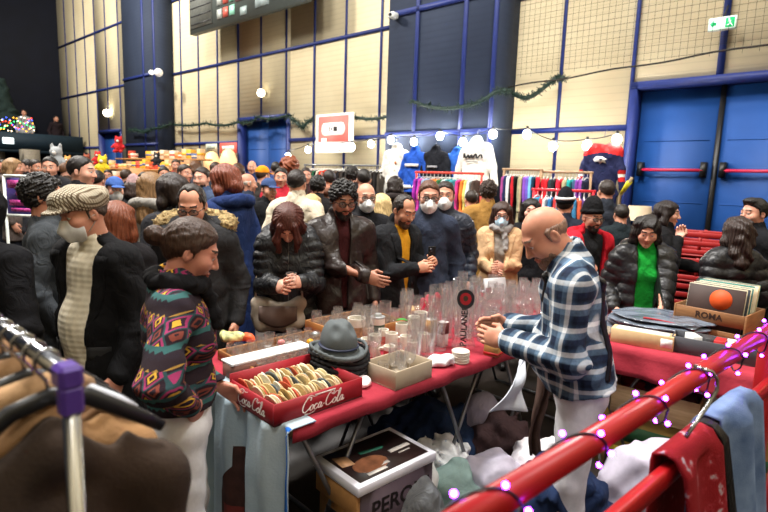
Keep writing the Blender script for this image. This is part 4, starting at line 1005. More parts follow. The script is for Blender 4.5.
FAR = [ # px, py, Y, turn, female, hair, hair colour, jacket colour, hat, mask, label
 (269, 190, 5.6, 40, 0, 'short', (40, 32, 28), (26, 27, 30), ('cap', (58, 76, 116)), None, 'man in a denim blue cap and black leather jacket'),
 (248, 184, 5.8, 120, 0, 'bald', (190, 180, 170), (44, 52, 70), None, None, 'elderly bald man beyond the navy hooded coat'),
 (115, 190, 5.2, 40, 0, 'short', (70, 60, 52), (28, 30, 34), ('cap', (66, 96, 160)), (222, 224, 226), 'masked man in a blue cap and shiny black jacket'),
 (152, 187, 5.0, 170, 1, 'longback', (122, 92, 60), (150, 146, 140), None, None, 'woman with long light brown hair in a pale grey coat'),
 (171, 192, 4.5, -120, 1, 'bob', (40, 30, 28), (40, 40, 44), None, None, 'dark-haired woman behind the fur hood man'),
 (202, 179, 6.0, -14, 0, 'short', (40, 28, 22), (70, 84, 112), None, None, 'bearded man facing this way above the fur hood man'),
 (185, 174, 7.5, 60, 0, 'short', (44, 34, 28), (54, 60, 74), None, None, 'man with brown hair in a slate jacket below the lit posters'),
 (164, 175, 8.5, 30, 0, 'short', (34, 26, 22), (30, 32, 36), None, None, 'man with black hair in front of the blue stall front'),
 (82, 172, 4.6, 96, 0, 'short', (30, 24, 22), (40, 40, 44), None, None, 'dark-haired man in profile above the checked flat cap'),
 (50, 168, 6.5, 20, 0, 'short', (24, 20, 18), (36, 36, 40), None, None, 'man with a black fringe beyond the curly-haired man'),
 (36, 168, 8.5, 70, 0, 'short', (40, 32, 28), (30, 30, 36), None, None, 'man in profile beyond the purple banner'),
 (27, 167, 9.5, -60, 0, 'short', (30, 24, 22), (44, 40, 42), None, None, 'person with dark hair left of the man in profile'),
 (14, 168, 8.0, 100, 1, 'bob', (150, 118, 84), (90, 80, 76), None, None, 'fair-haired woman near the left edge of the crowd'),
 (3, 167, 10.0, 20, 0, 'short', (36, 28, 24), (60, 60, 66), None, None, 'leftmost small face at the back of the crowd'),
 (66, 171, 9.0, 160, 0, 'short', (96, 64, 42), (70, 60, 54), None, None, 'brown-haired person in front of the grey plush toys'),
 (98, 181, 6.4, 175, 0, 'short', (28, 22, 20), (46, 42, 42), None, (225, 228, 230), 'dark-haired person to the left of the blue cap'),
 (134, 190, 6.2, 190, 1, 'bob', (52, 38, 34), (28, 30, 34), ('beanie', (170, 140, 140)), None, 'person in a dusty pink hat beside the blue cap man'),
 (144, 181, 7.4, 20, 0, 'short', (34, 28, 24), (60, 66, 80), None, None, 'man half hidden behind the long light brown hair'),
 (127, 177, 9.0, 150, 0, 'short', (60, 44, 34), (34, 34, 40), None, None, 'brown-haired person in front of the toy stall shelf'),
 (108, 176, 10.5, 20, 0, 'short', (36, 28, 24), (86, 70, 60), None, None, 'small face in front of the yellow plush'),
 (216, 170, 9.5, 160, 0, 'short', (60, 44, 34), (44, 50, 60), None, None, 'person standing under the left lit poster'),
 (238, 172, 9.0, 190, 1, 'bob', (70, 46, 32), (30, 30, 34), None, None, 'person in black in front of the far blue door'),
 (252, 166, 11.5, 10, 0, 'bald', (170, 160, 150), (40, 52, 88), None, None, 'small grey-haired person before the far blue door'),
 (263, 176, 7.6, 150, 0, 'short', (60, 44, 34), (50, 46, 44), ('cap', (226, 144, 34)), None, 'person in an orange cap'),
 (281, 178, 7.0, 10, 0, 'short', (30, 24, 22), (180, 44, 58), None, None, 'dark-haired person in a red jacket beside the cream coat'),
 (290, 168, 8.2, 175, 1, 'puff', (128, 66, 38), (60, 50, 46), None, None, 'person with bushy red hair'),
 (318, 187, 6.2, 170, 0, 'curly', (20, 17, 16), (34, 32, 34), None, None, 'black curly-haired person right of the cream coat'),
 (329, 180, 7.2, 200, 0, 'short', (36, 28, 26), (120, 84, 70), None, None, 'dark-haired person before the dark clothes rail'),
 (352, 176, 7.2, 180, 0, 'curly', (24, 20, 18), (40, 38, 40), None, None, 'curly-haired person behind the leather jacket man'),
 (364, 180, 6.6, 185, 0, 'short', (26, 22, 20), (34, 34, 38), None, None, 'dark head directly behind the bald masked man'),
 (395, 186, 6.6, 175, 1, 'bob', (34, 26, 24), (50, 44, 44), None, None, 'dark bobbed head under the white hooded sweatshirt'),
 (176, 166, 11.6, 20, 0, 'short', (60, 46, 36), (150, 60, 50), None, None, 'tiny figure at the back in front of the lit stall'),
 (196, 168, 11., 190, 1, 'bob', (90, 60, 40), (60, 60, 70), None, None, 'brown-haired figure at the back left of the lit posters'),
 (86, 184, 7.8, 170, 1, 'bob', (96, 62, 44), (120, 96, 84), None, None, 'auburn head between the flat cap and the blue cap'),
 (306, 176, 8.4, 15, 0, 'short', (40, 30, 26), (64, 40, 40), None, None, 'face peering past the cream coat'),
 (276, 170, 9.6, 190, 0, 'short', (34, 28, 26), (44, 60, 104), None, None, 'person in blue near the far blue door edge'),
]
for i, (px, py, Y, a, fem, hr, hc_, jc, hat, mk_, lab) in enumerate(FAR):
    person('far%d' % i, px, py, Y, a, lab, fem=fem, hair=hr, hairc=hc_, skin=[(206, 152, 128), (196, 142, 118), (216, 164, 142)][i % 3], mask=mk_, hat=hat[0] if hat else None, hatc=hat[1] if hat else None,
           jacket=J('coat', jc, hood='down' if i % 3 == 0 else None, t=.03), far=1, group='shoppers in the crowd behind', arms=('pocket', 'down'), beard=1 if 'bearded' in lab else 0)
# ================================================================ TABLES AND GOODS
TD = np.array([.713, .701, 0]); TN = np.array([-.701, .713, 0]); T0 = np.array([-.32, 1.83, 0]); TH = .78
def t1(s, n, z=TH): p = T0 + TD * s + TN * n; return np.array([p[0], p[1], z])
RT1 = math.atan2(TD[1], TD[0])
C2 = np.array([1.15, 3.18, 0]); E2 = np.array([.77, -.638, 0]); M2 = np.array([.638, .77, 0]); RT2 = math.atan2(E2[1], E2[0])
def t2(s, n, z=TH): p = C2 + E2 * s + M2 * n; return np.array([p[0], p[1], z])
REDC = NT('red_tablecloth'); REDC.base(REDC.ramp(REDC.noise(5), [(.3, lin((140, 36, 50))), (.7, lin((162, 50, 64)))])); REDC.bump(REDC.noise(40), .25, .01); REDC = REDC.fin(.85, 0, .2)
STEEL = mat('grey_steel_tube', (120, 122, 126), .35, .8)
def cloth_over(o0, dx, dy, lx, ly, drops, mname, z=TH, seed=1, amp=.012):
    """a cloth lying on a table: flat top and hanging edges; drops = (front, right, back, left)"""
    rr = np.random.RandomState(seed); ph = rr.rand(8) * 6
    f, r, b, l = drops
    def fn(u, v):
        x = -l + u * (lx + l + r); y = -f + v * (ly + f + b)
        cx, cy = min(max(x, 0), lx), min(max(y, 0), ly); h = 0; ox = oy = 0
        if x < 0: h = max(h, -x); ox -= .012 + .05 * min(1, -x) 
        if x > lx: h = max(h, x - lx); ox += .012 + .05 * min(1, x - lx)
        if y < 0: h = max(h, -y); oy -= .012 + .05 * min(1, -y)
        if y > ly: h = max(h, y - ly); oy += .012 + .05 * min(1, y - ly)
        w = min(1, h / .12) * amp * (math.sin(17 * x + ph[0]) + .6 * math.sin(31 * (x + y) + ph[1]) + math.sin(19 * y + ph[2]))
        if y < 0 or y > ly: oy += w
        if x < 0 or x > lx: ox += w
        zz = z + .004 - h + (.0015 * math.sin(23 * x + ph[3]) * math.sin(19 * y + ph[4]) if h == 0 else 0)
        return o0 + dx * (cx + ox) + dy * (cy + oy) + np.array([0, 0, zz])
    return fn
def folding_table(name, o0, dx, dy, lx, ly, lab, top):
    e = empty(name, o0, math.atan2(dx[1], dx[0]), lab, 'table')
    mk('table_top', Geo().bbox((lx / 2, ly / 2, TH - .02), (lx, ly, .036), .008), top, e, 30)
    for x in (.28, lx - .28):
        g = Geo(); g.tube([(x - .2, .08, TH - .04), (x + .16, .08, .014)], .0105, 8); g.tube([(x - .2, ly - .08, TH - .04), (x + .16, ly - .08, .014)], .0105, 8); g.tube([(x + .16, .08, .016), (x + .16, ly - .08, .016)], .0105, 8); mk('leg_frame', g, STEEL, e, True)
        g = Geo(); g.tube([(x + .2, .1, TH - .04), (x - .16, .1, .014)], .0105, 8); g.tube([(x + .2, ly - .1, TH - .04), (x - .16, ly - .1, .014)], .0105, 8); g.tube([(x - .16, .1, .016), (x - .16, ly - .1, .016)], .0105, 8); mk('leg_frame', g, STEEL, e, True)
    return e
TOPM = wood('table_plywood', (150, 118, 84), (110, 84, 58))
folding_table('folding_table', T0, TD, TN, 1.42, .98, 'near folding table under the red cloth at the woman vendor', TOPM)
folding_table('folding_table', t1(1.44, 0, 0), TD, TN, 1.42, .98, 'second folding table under the red cloth behind the plaid shirt vendor', TOPM)
folding_table('folding_table', C2, E2, M2, 1.9, .8, 'right folding table under the red cloth carrying the record crate', TOPM)
mk('tablecloth', Geo().sheet(cloth_over(T0, TD, TN, 2.86, .98, (.055, .1, .12, .0), '', seed=3), 120, 44), REDC, None, True, label='red cloth covering the long table of glasses', category='tablecloth')
mk('tablecloth', Geo().sheet(cloth_over(C2, E2, M2, 1.9, .8, (.16, .1, .2, .02), '', seed=5), 90, 40), REDC, None, True, label='red cloth covering the right table with the record crate', category='tablecloth')
# pale blue printed cloth hanging from the near end of the table
n = NT('printed_cotton'); o = n.xyz()
pc = n.ramp(n.noise(3), [(.35, lin((140, 160, 172))), (.65, lin((172, 188, 196)))]); n.base(pc); n.bump(n.noise(90), .2); PALE = n.fin(.85, 0, .2)
def fl(u, v):
    n_ = -.02 + .62 * u; h = v * .86; w = .028 * math.sin(24 * n_ + 1.2) * min(1, h * 4) + .016 * math.sin(45 * n_ + 4 * h)
    if v < .14: return t1(.10 - .12 * v / .14, n_, TH + .009)
    return t1(-.022 - .03 * min(1, h * 3) + w * .9, n_, TH + .009 - (v - .14) * .86)
e = mk('printed_cloth', Geo().sheet(fl, 46, 40), PALE, None, True, label='pale blue cloth with a dark bottle print hanging off the table end', category='cloth')
def onfl(u, v): return fl(u, v)
def flpatch(poly, off, mi):
    g = Geo(); c = np.mean(poly, 0); pts = [np.array(q) for q in poly]
    rings = []
    for k in (1, .75, .5, .25): rings.append([onfl(*(c + (p - c) * k)) - TD * off for p in pts])
    V = [q for r in rings for q in r] + [onfl(*c) - TD * off]; n = len(pts); F = []
    for r in range(3):
        for i in range(n): F.append((r * n + i, r * n + (i + 1) % n, (r + 1) * n + (i + 1) % n, (r + 1) * n + i))
    for i in range(n): F.append((3 * n + i, 3 * n + (i + 1) % n, 4 * n))
    return g.add(V, F)
bot = [(.50, .40), (.54, .40), (.54, .5), (.60, .58), (.62, .66), (.62, .99), (.40, .99), (.40, .66), (.43, .58), (.49, .5)]
BOTTLE_PRINT = [(.52 + (q[0] - .51) * 1.5, q[1] - .04) for q in bot]
bot2 = []
for i in range(len(BOTTLE_PRINT)):
    a, b = np.array(BOTTLE_PRINT[i]), np.array(BOTTLE_PRINT[(i + 1) % len(BOTTLE_PRINT)])
    for k in range(5): bot2.append(tuple(a + (b - a) * k / 5))
mk('bottle_print', flpatch(bot2, .006, 0), mat('brown_print', (62, 36, 30), .8, var=.4, scale=14), e, True)
lb = []
for a, b in zip([(.40, .66), (.64, .66), (.64, .78), (.40, .78)], [(.64, .66), (.64, .78), (.40, .78), (.40, .66)]):
    for k in range(6): lb.append((a[0] + (b[0] - a[0]) * k / 6, a[1] + (b[1] - a[1]) * k / 6))
mk('label_print', flpatch(lb, .010, 0), mat('red_label_print', (112, 44, 38), .8, var=.3), e, True)
def fb(u, v):
    p = fl(.0 + .045 * u, v); return p - TD * .005
mk('blue_edge', Geo().sheet(fb, 3, 30, .003), mat('blue_edging', (24, 100, 190), .8), e, True)
# ---------------------------------------------------------------- crate of beer mats with the script lettering
CRED = mat('red_crate_card', (146, 22, 34), .55, var=.1)
def stroke_text(strokes, w=.0035):
    g = Geo()
    for st in strokes:
        P = np.array(st, float); 
        Q = [P[0]]
        for i in range(len(P) - 1):    # Catmull-Rom
            p0, p1, p2, p3 = P[max(i - 1, 0)], P[i], P[i + 1], P[min(i + 2, len(P) - 1)]
            for k in range(1, 7):
                t = k / 6; Q.append(.5 * ((2 * p1) + (-p0 + p2) * t + (2 * p0 - 5 * p1 + 4 * p2 - p3) * t * t + (-p0 + 3 * p1 - 3 * p2 + p3) * t ** 3))
        Q = np.array(Q); d = np.gradient(Q, axis=0); ang = np.abs(d[:, 1]) / (np.linalg.norm(d, axis=1) + 1e-9)
        g.tube(np.c_[Q, np.zeros(len(Q))], w * (.5 + .75 * ang), 6, flat=.5)
    return g
def cola():
    S_ = []
    def C_(x, s): return [(x + .62 * s, .78 * s), (x + .66 * s, 1.0 * s), (x + .4 * s, 1.04 * s), (x + .12 * s, .7 * s), (x + .05 * s, .25 * s), (x + .22 * s, 0), (x + .5 * s, .08 * s), (x + .72 * s, .3 * s)]
    def o_(x): return [(x + .2, .42), (x + .04, .3), (x + .03, .1), (x + .14, 0), (x + .28, .12), (x + .27, .34), (x + .18, .43), (x + .3, .36), (x + .42, .3)]
    def c_(x): return [(x + .26, .36), (x + .17, .43), (x + .04, .28), (x + .05, .06), (x + .17, 0), (x + .34, .14)]
    def a_(x): return [(x + .26, .38), (x + .14, .43), (x + .02, .24), (x + .06, .03), (x + .18, .06), (x + .27, .4), (x + .26, .08), (x + .33, 0), (x + .44, .14)]
    def l_(x): return [(x, .12), (x + .2, .6), (x + .26, .98), (x + .16, 1.0), (x + .08, .5), (x + .1, .06), (x + .2, 0), (x + .34, .14)]
    S_ += [C_(0, 1), [(.2, 1.0), (.55, 1.18), (.95, 1.02), (1.3, 1.12)], o_(.68), c_(1.06), a_(1.42), [(1.86, .22), (2.02, .24)]]
    S_ += [C_(2.08, 1), [(2.5, .9), (2.75, .72), (3.0, .9), (3.35, .8)], o_(2.76), l_(3.12), a_(3.44), [(.3, -.12), (.7, -.22), (1.2, -.12)]]
    return [[(x + .22 * y, y) for x, y in s] for s in S_]
def crate():
    # footprint from the photo: front edge runs along the cloth edge
    A_, B_, D_ = gz(274, 429, TH), gz(362, 398, TH), gz(240, 405, TH); A_[2] = TH; ex = B_ - A_; ex[2] = 0; L = np.linalg.norm(ex); ey = D_ - A_; W = .33; Hh = .085; print('crate', L, np.linalg.norm(ey)); CRZ = math.atan2(ex[1], ex[0])
    p = A_; e = empty('cardboard_crate', p + [0, 0, .005], CRZ, 'red cardboard crate with white Coca-Cola lettering full of beer mats', 'crate')
    inn = mat('dark_card_inside', (74, 34, 34), .8)
    th = .008
    mk('base_panel', Geo().box((L / 2, W / 2, .004), (L, W, .008)), inn, e)
    for nm, c, sz in (('front_panel', (L / 2, th / 2, Hh / 2), (L, th, Hh)), ('back_panel', (L / 2, W - th / 2, Hh / 2 + .012), (L, th, Hh + .024)), ('side_panel', (th / 2, W / 2, Hh / 2 + .0), (th, W - 2 * th - .001, Hh)), ('side_panel', (L - th / 2, W / 2, Hh / 2), (th, W - 2 * th - .001, Hh))):
        mk(nm, Geo().box(c, sz), CRED, e)
    wl = mat('white_print', (238, 232, 226), .6)
    st = stroke_text(cola(), .048)
    k = .054; M = np.eye(4); M[:3, 0] = (k, 0, 0); M[:3, 1] = (0, 0, k * .95); M[:3, 2] = (0, -.02, 0); M[:3, 3] = (L * .5 - .095, -.0005, .018)
    mk('script_lettering', st.xf(M), wl, e, True)
    k = .052; M = np.eye(4); M[:3, 0] = (0, -k, 0); M[:3, 1] = (0, 0, k); M[:3, 2] = (-.02, 0, 0); M[:3, 3] = (-.0005, W * .5 + .1, .018)
    mk('script_lettering', st.xf(M), wl, e, True)
    mk('small_print', Geo().box((L * .5 + .02, -.001, .076), (.1, .002, .005)), wl, e)
    # beer mats standing in two rows
    rr = np.random.RandomState(4); i = 0
    pal = [(222, 204, 160), (232, 222, 194), (206, 178, 122), (196, 92, 66), (226, 214, 178), (96, 110, 120), (214, 190, 140), (238, 232, 214)]
    proto = {}
    lab = 'round cardboard beer mat standing among many in the red crate'
    for row in range(3):
        for k in range(27):
            x = .03 + .0138 * k + rr.uniform(-.003, .003); y = .062 + row * .098 + rr.uniform(-.012, .012)
            if x > L - .075: continue
            c = rr.randint(len(pal)); ti = rad(rr.uniform(8, 26)); 
            if c not in proto:
                g = Geo().lathe([(0, -.0022), (.042, -.0022), (.044, 0), (.042, .0022), (0, .0022)], 22).lathe([(0, .0022), (.034, .0022), (.034, .0028), (0, .0028)], 18, mi=1)
                q = mk('beer_mat', g, [mat('beer_mat_card%d' % c, pal[c], .85, var=.08), mat('beer_mat_print%d' % c, pal[(c + 3) % 8], .8, var=.4, scale=60)], None, 35); proto[c] = q
            else: q = proto[c].copy(); C.objects.link(q)
            P_ = Matrix.Translation(A_) @ Matrix.Rotation(CRZ, 4, 'Z') @ Matrix.Translation((x, y, .056 + rr.uniform(0, .014))) @ Matrix.Rotation(rr.uniform(-.3, .3), 4, 'Z') @ Matrix.Rotation(PI / 2 - ti, 4, 'Y')
            q.matrix_world = P_; q['label'] = lab; q['category'] = 'beer mat'; q['group'] = 'beer mats in the red crate'
crate()
# ---------------------------------------------------------------- hats
def hat(loc, rz, crown, m, lab, grp=None):
    e = empty('fedora_hat', loc, rz, lab, 'hat', grp)
    F = Fld((-.19, -.22, -.01), (.19, .22, .2), .0055)
    def felt(F):
        F.ell((0, 0, .05), (.088, .108, .085), 0); F.cone((0, -.03, .04), (0, .03, .04), .086, .086, .02); F.ell((0, .005, .085), (.07, .09, .055), .02)
        F.cone((0, -.06, .152), (0, .07, .155), .02, .02, .03, neg=True); F.ell((0.055, -.085, .12), (.03, .04, .03), .02, neg=True); F.ell((-.055, -.085, .12), (.03, .04, .03), .02, neg=True)
    if crown: felt(F)
    F.ell((0, 0, .004), (.142, .168, .010), .012)
    x, y, z = F.P()
    for i in range(28):
        a, b = 2 * PI * i / 28, 2 * PI * (i + 1) / 28; h = lambda t: .008 + .022 * math.cos(t) ** 2
        F.cone((.146 * math.cos(a), .17 * math.sin(a), h(a)), (.146 * math.cos(b), .17 * math.sin(b), h(b)), .007, .007, .012)
    F.cut(-.004 - z, 0)
    mk('felt', F.geo(), m, e, True)
    if crown:
        g = Geo(); P = [(.0925 * math.cos(t) , .1135 * math.sin(t), .032) for t in np.linspace(0, 2 * PI, 40, endpoint=False)]; g.tube(P, .0135, 8, close=True, flat=.35)
        mk('hat_band', g, mat('hat_ribbon', (26, 34, 62), .5), e, True)
    e.scale = (.87, .87, 1.0 if not crown else 1.12)
    return e
ph = gz(338, 398, TH); FELTG = mat('grey_felt', (84, 90, 92), .9, bump=.4, bscale=200, var=.12); FELTB = mat('black_felt', (30, 31, 35), .9, bump=.4, bscale=200)
hb = gz(338, 376, TH); hb[2] = TH
for k in range(5): hat(hb + [.004 * (k % 2), .003 * k, .010 + .021 * k], rad(30 + 5 * k), False, FELTB, 'black felt hat in the stack under the grey fedora', 'black hats stacked under the grey fedora')
hat(hb + [0, 0, .118], rad(28), True, FELTG, 'grey felt fedora with a dark blue band on top of the hat stack')
# ---------------------------------------------------------------- boxes on the near table
def openbox(name, loc, rz, sz, m, lab, cat, inner=None, th=.006, group=None):
    x, y, z = sz; e = empty(name, loc, rz, lab, cat, group)
    mk('base_panel', Geo().box((0, 0, th / 2), (x, y, th)), inner or m, e)
    for nm, c, s in (('front_panel', (0, -y / 2 + th / 2, z / 2), (x, th, z)), ('back_panel', (0, y / 2 - th / 2, z / 2), (x, th, z)), ('side_panel', (-x / 2 + th / 2, 0, z / 2), (th, y - 2 * th - .0005, z)), ('side_panel', (x / 2 - th / 2, 0, z / 2), (th, y - 2 * th - .0005, z))):
        mk(nm, Geo().bbox(c, s, .0015), m, e)
    return e
KRAFT = mat('grey_board', (176, 160, 138), .85, var=.07, bump=.1)
bx = gz(398, 379, TH) ; openbox('cardboard_box', bx + [0, 0, .006], RT1 + .03, (.25, .2, .085), KRAFT, 'grey-beige cardboard box on the table edge right of the hats', 'box')
GLASS = thinglass('clear_glass', (250, 250, 250), .10, .07)
GLASSP = thinglass('clear_glass_warm', (240, 232, 232), .14)
def tumbler(r0, r1, h, th=.003, base=.008, foot=None):
    if foot: # stemmed
        return [(0, 0), (foot, 0), (foot * .95, .004), (.006, .009), (.005, h * .38), (r0, h * .46), (r1 * 1.08, h * .66), (r1, h), (r1 - th, h), (r1 * 1.08 - th, h * .66), (r0 - th, h * .475), (0, h * .44)]
    return [(0, 0), (r0 * .92, 0), (r0, .004), (r1, h), (r1 - th, h), (r0 - th, base), (0, base)]
def glass_thing(kind, loc, lab, grp, m=GLASS, sc=1.0, cat='glass', rz=0):
    key = ('gm', kind)
    if key not in _cache:
        g = Geo()
        if kind == 'tumbler': g.lathe(tumbler(.032, .036, .10), 20)
        elif kind == 'pint': g.lathe(tumbler(.031, .043, .16), 20)
        elif kind == 'shot': g.lathe(tumbler(.02, .024, .06), 14)
        elif kind == 'goblet': g.lathe(tumbler(.02, .036, .17, foot=.034), 20)
        elif kind == 'weizen': g.lathe([(0, 0), (.034, 0), (.034, .012), (.026, .03), (.027, .08), (.041, .19), (.038, .235), (.035, .235), (.038, .19), (.024, .08), (.022, .03), (0, .024)], 22)
        elif kind == 'mug':
            g.lathe(tumbler(.04, .041, .12, .004), 22); g.tube([(.038, 0, .1), (.066, 0, .098), (.074, 0, .07), (.066, 0, .035), (.039, 0, .025)], .006, 8)
        elif kind == 'tulip': g.lathe([(0, 0), (.032, 0), (.03, .005), (.008, .012), (.008, .035), (.03, .055), (.042, .09), (.034, .15), (.031, .15), (.039, .09), (.027, .058), (0, .045)], 20)
        _cache[key] = mk('drinking_glass', g, m, None, 50); q = _cache[key]
    else: q = _cache[key].copy(); C.objects.link(q)
    q.location = tuple(loc); q.scale = (sc, sc, sc); q.rotation_euler[2] = rz; q['label'] = lab; q['category'] = cat
    if grp: q['group'] = grp
    return q
zt_ = TH + .0065
occ = []
def free(p, r):
    for q, rr_ in occ:
        if np.hypot(p[0] - q[0], p[1] - q[1]) < r + rr_: return False
    return True
def claim(p, r): occ.append((np.array(p), r))
# inside the grey box: glasses on their side, a metal rim
for i, (dx, dy) in enumerate(((-.07, .03), (-.03, -.04), (.01, .04), (.055, -.02), (.08, .05))):
    q = glass_thing(['tumbler', 'goblet'][i % 2] if i != 2 else 'tulip', bx + TD * dx + TN * dy + [0, 0, .016], 'clear glass standing inside the grey-beige cardboard box', 'glasses in the grey box', sc=.75)
claim(bx, .15)
# the tall beer glass with the printed name
def tallglass():
    p = gz(463, 348, TH); p[2] = zt_; h = .295
    e = empty('beer_glass', p, 0, 'very tall clear beer glass printed PAULANER below a round badge', 'glass')
    mk('glass_body', Geo().lathe([(0, 0), (.05, 0), (.052, .014), (.042, .04), (.041, .1), (.056, .2), (.06, .26), (.058, h), (.055, h), (.057, .26), (.053, .2), (.038, .1), (.038, .05), (0, .04)], 30), GLASS, e, 50)
    ang = math.atan2(-p[1], -p[0])   # the printed face is turned to the aisle
    def prof(z): return float(np.interp(z, [0, .04, .1, .2, .26, .3], [.052, .043, .042, .057, .061, .059])) + .0012
    def wrap(g, z0, rot=True):
        V = np.concatenate(g.V); o = Geo(); W = []
        for x, y, t in V:
            z = z0 + y; r = prof(z) + t; a = ang + x / prof(z); W.append((r * math.cos(a), r * math.sin(a), z))
        o.V = [np.array(W, np.float32)]; o.F = g.F; o.n = len(W); return o
    tg = text_geo('PAULANER', .036, .0006, bold=.0006); tg = tg.xf(np.array([[0, -1, 0, 0], [1, 0, 0, 0], [0, 0, 1, 0], [0, 0, 0, 1.]]))
    mk('printed_name', wrap(tg, .105), mat('dark_green_ink', (24, 34, 36), .5), e)
    def disc(r, dz, sx=.8): 
        g = Geo(); V = [(0, 0, dz)]; F = []
        for k in (.5, 1):
            V += [(r * sx * k * math.cos(t), r * k * math.sin(t), dz) for t in np.linspace(0, 2 * PI, 24, endpoint=False)]
        F += [(0, 1 + i, 1 + (i + 1) % 24) for i in range(24)] + [(1 + i, 25 + i, 25 + (i + 1) % 24, 1 + (i + 1) % 24) for i in range(24)]
        return g.add(V, F)
    mk('badge', wrap(disc(.042, .0012, .9), .222), mat('badge_dark', (42, 46, 50), .4), e); mk('badge_centre', wrap(disc(.026, .0024, .9), .224), mat('badge_red', (176, 40, 48), .4), e); mk('badge_portrait', wrap(disc(.012, .0034, .8), .226), mat('badge_green', (70, 64, 50), .4), e)
    e.scale = (1.3, 1.3, 1.3); claim(p, .085)
    for k in range(1, 5): claim(p * (1 - .035 * k), .085)
tallglass()
# plain tall glasses beside it
for (x, y, k, lab) in ((437, 350, 'weizen', 'tall clear wheat beer glass left of the printed tall glass'),):
    p = gz(x, y, TH); p[2] = zt_; glass_thing(k, p, lab, None, sc=1.5); claim(p, .065)
for i, (x, y) in enumerate(((424, 346), (450, 362), (430, 358), (447, 338), (417, 356), (478, 352))):
    p = gz(x, y, TH); p[2] = zt_
    if free(p, .034): glass_thing('weizen', p, 'tall clear wheat beer glass standing in the cluster around the printed tall glass', 'wheat beer glasses in the middle of the table', sc=.98); claim(p, .036)
# small boxes at the front edge
def printed_box(loc, rz, sz, m, lab, bands=(), name='small_box', cat='box'):
    e = empty(name, loc, rz, lab, cat); x, y, z = sz
    mk('carton', Geo().bbox((0, 0, z / 2), sz, .002), m, e)
    for (nm, z0, z1, c) in bands:
        mk(nm, Geo().box((0, 0, (z0 + z1) / 2 * z), (x + .002, y + .002, (z1 - z0) * z)), mat(nm + '_%d%d%d' % c, c, .6), e)
    return e
p = gz(494, 355, TH); p[2] = zt_
printed_box(p, RT1 + .2, (.10, .08, .06), mat('tan_carton', (176, 132, 74), .7), 'small tan and red carton by the plaid shirt vendor\'s hands', (('red_band', .08, .34, (176, 36, 36)),)); claim(p, .07)
p2 = p + [0, 0, .062]
printed_box(p2, RT1 + .35, (.092, .07, .045), mat('dark_red_carton', (150, 40, 44), .6), 'small dark red carton with a white car picture, on the tan carton', (('white_picture', .2, .8, (206, 204, 204)),))
def coaster_stack():
    p = gz(460, 363, TH); p[2] = zt_; claim(p, .055)
    for k in range(5):
        q = mk('ceramic_coaster', Geo().lathe([(0, 0), (.042, 0), (.046, .003), (.046, .009), (.042, .012), (.03, .0125), (0, .011)], 26), mat('cream_ceramic', (222, 212, 196), .4, var=.06), None, 50, loc=p + [.002 * (k % 2), 0, .0125 * k]); q['label'] = 'cream ceramic coaster in the small pile in front of the printed tall glass'; q['category'] = 'coaster'; q['group'] = 'coaster pile'
coaster_stack()
# crumpled plastic bag
def lump(name, loc, r, m, lab, cat, seed=0, amp=.2, f=60, vox=.008, rz=0, squash=1, parent=None):
    R_ = max(r) * 1.25 + .02
    F = Fld((-r[0] * 1.4, -r[1] * 1.4, -.01), (r[0] * 1.4, r[1] * 1.4, r[2] * 2.6), vox)
    F.ell((0, 0, r[2] * .8), r, 0); rr = np.random.RandomState(seed)
    for i in range(5): F.ell((rr.uniform(-.5, .5) * r[0], rr.uniform(-.5, .5) * r[1], r[2] * rr.uniform(.5, 1.3)), np.array(r) * rr.uniform(.35, .6, 3), .03)
    F.wrinkle(min(r) * amp, f, seed); F.wrinkle(min(r) * amp * .5, f * 2.1, seed + 1); x, y, z = F.P(); F.cut(.002 - z, 0)
    o = mk(name, F.geo(), m, None, True, loc=loc, rz=rz); o['label'] = lab; o['category'] = cat; return o
PLASTIC = NT('crinkled_plastic'); PLASTIC.base(PLASTIC.ramp(PLASTIC.noise(16), [(.35, lin((226, 230, 234))), (.62, lin((238, 240, 242))), (.72, lin((70, 130, 186)))])); PLASTIC.bump(PLASTIC.noise(40), .6, .01); PLASTIC = PLASTIC.fin(.3, 0, .5)
p = gz(440, 366, TH); p[2] = zt_; lump('plastic_bag', p, (.068, .055, .03), PLASTIC, 'crumpled white and blue plastic bag at the front table edge', 'bag', 3); claim(p, .075)
p = gz(367, 384, TH); p[2] = zt_; lump('tissue_paper', p + TD * -.05, (.05, .045, .016), mat('white_tissue', (236, 222, 222), .8), 'crumpled pale tissue between the hats and the grey-beige box', 'paper', 9); claim(p, .06)
# white cups, mugs and jars left of the tall glasses
PORC = mat('white_porcelain', (232, 226, 214), .3, var=.05)
def cup(loc, r, h, lab, handle=False, band=None, grp=None, lid=None):
    e = empty('ceramic_mug' if handle else 'ceramic_beaker', loc, rad(RS.uniform(0, 360)), lab, 'mug' if handle else 'beaker', grp)
    mk('body', Geo().lathe([(0, 0), (r * .92, 0), (r, .006), (r, h), (r - .004, h), (r - .004, .01), (0, .01)], 22), PORC, e, 50)
    if band: mk('printed_band', Geo().lathe([(r + .0006, h * .3), (r + .0006, h * .7)], 22), mat('mug_print_%d%d%d' % band, band, .5, var=.5, scale=40), e, True)
    if handle: mk('handle', Geo().tube([(r * .95, 0, h * .82), (r * 1.6, 0, h * .8), (r * 1.8, 0, h * .5), (r * 1.55, 0, h * .22), (r * .95, 0, h * .18)], .006, 8), PORC, e, True)
    if lid: mk('lid', Geo().lathe([(0, h + .02), (r * .5, h + .02), (r * .6, h + .006), (r * 1.02, h + .004), (r * 1.02, h - .004), (r * .9, h - .004)], 20), mat('grey_lid', (170, 172, 172), .35, .4), e, 50)
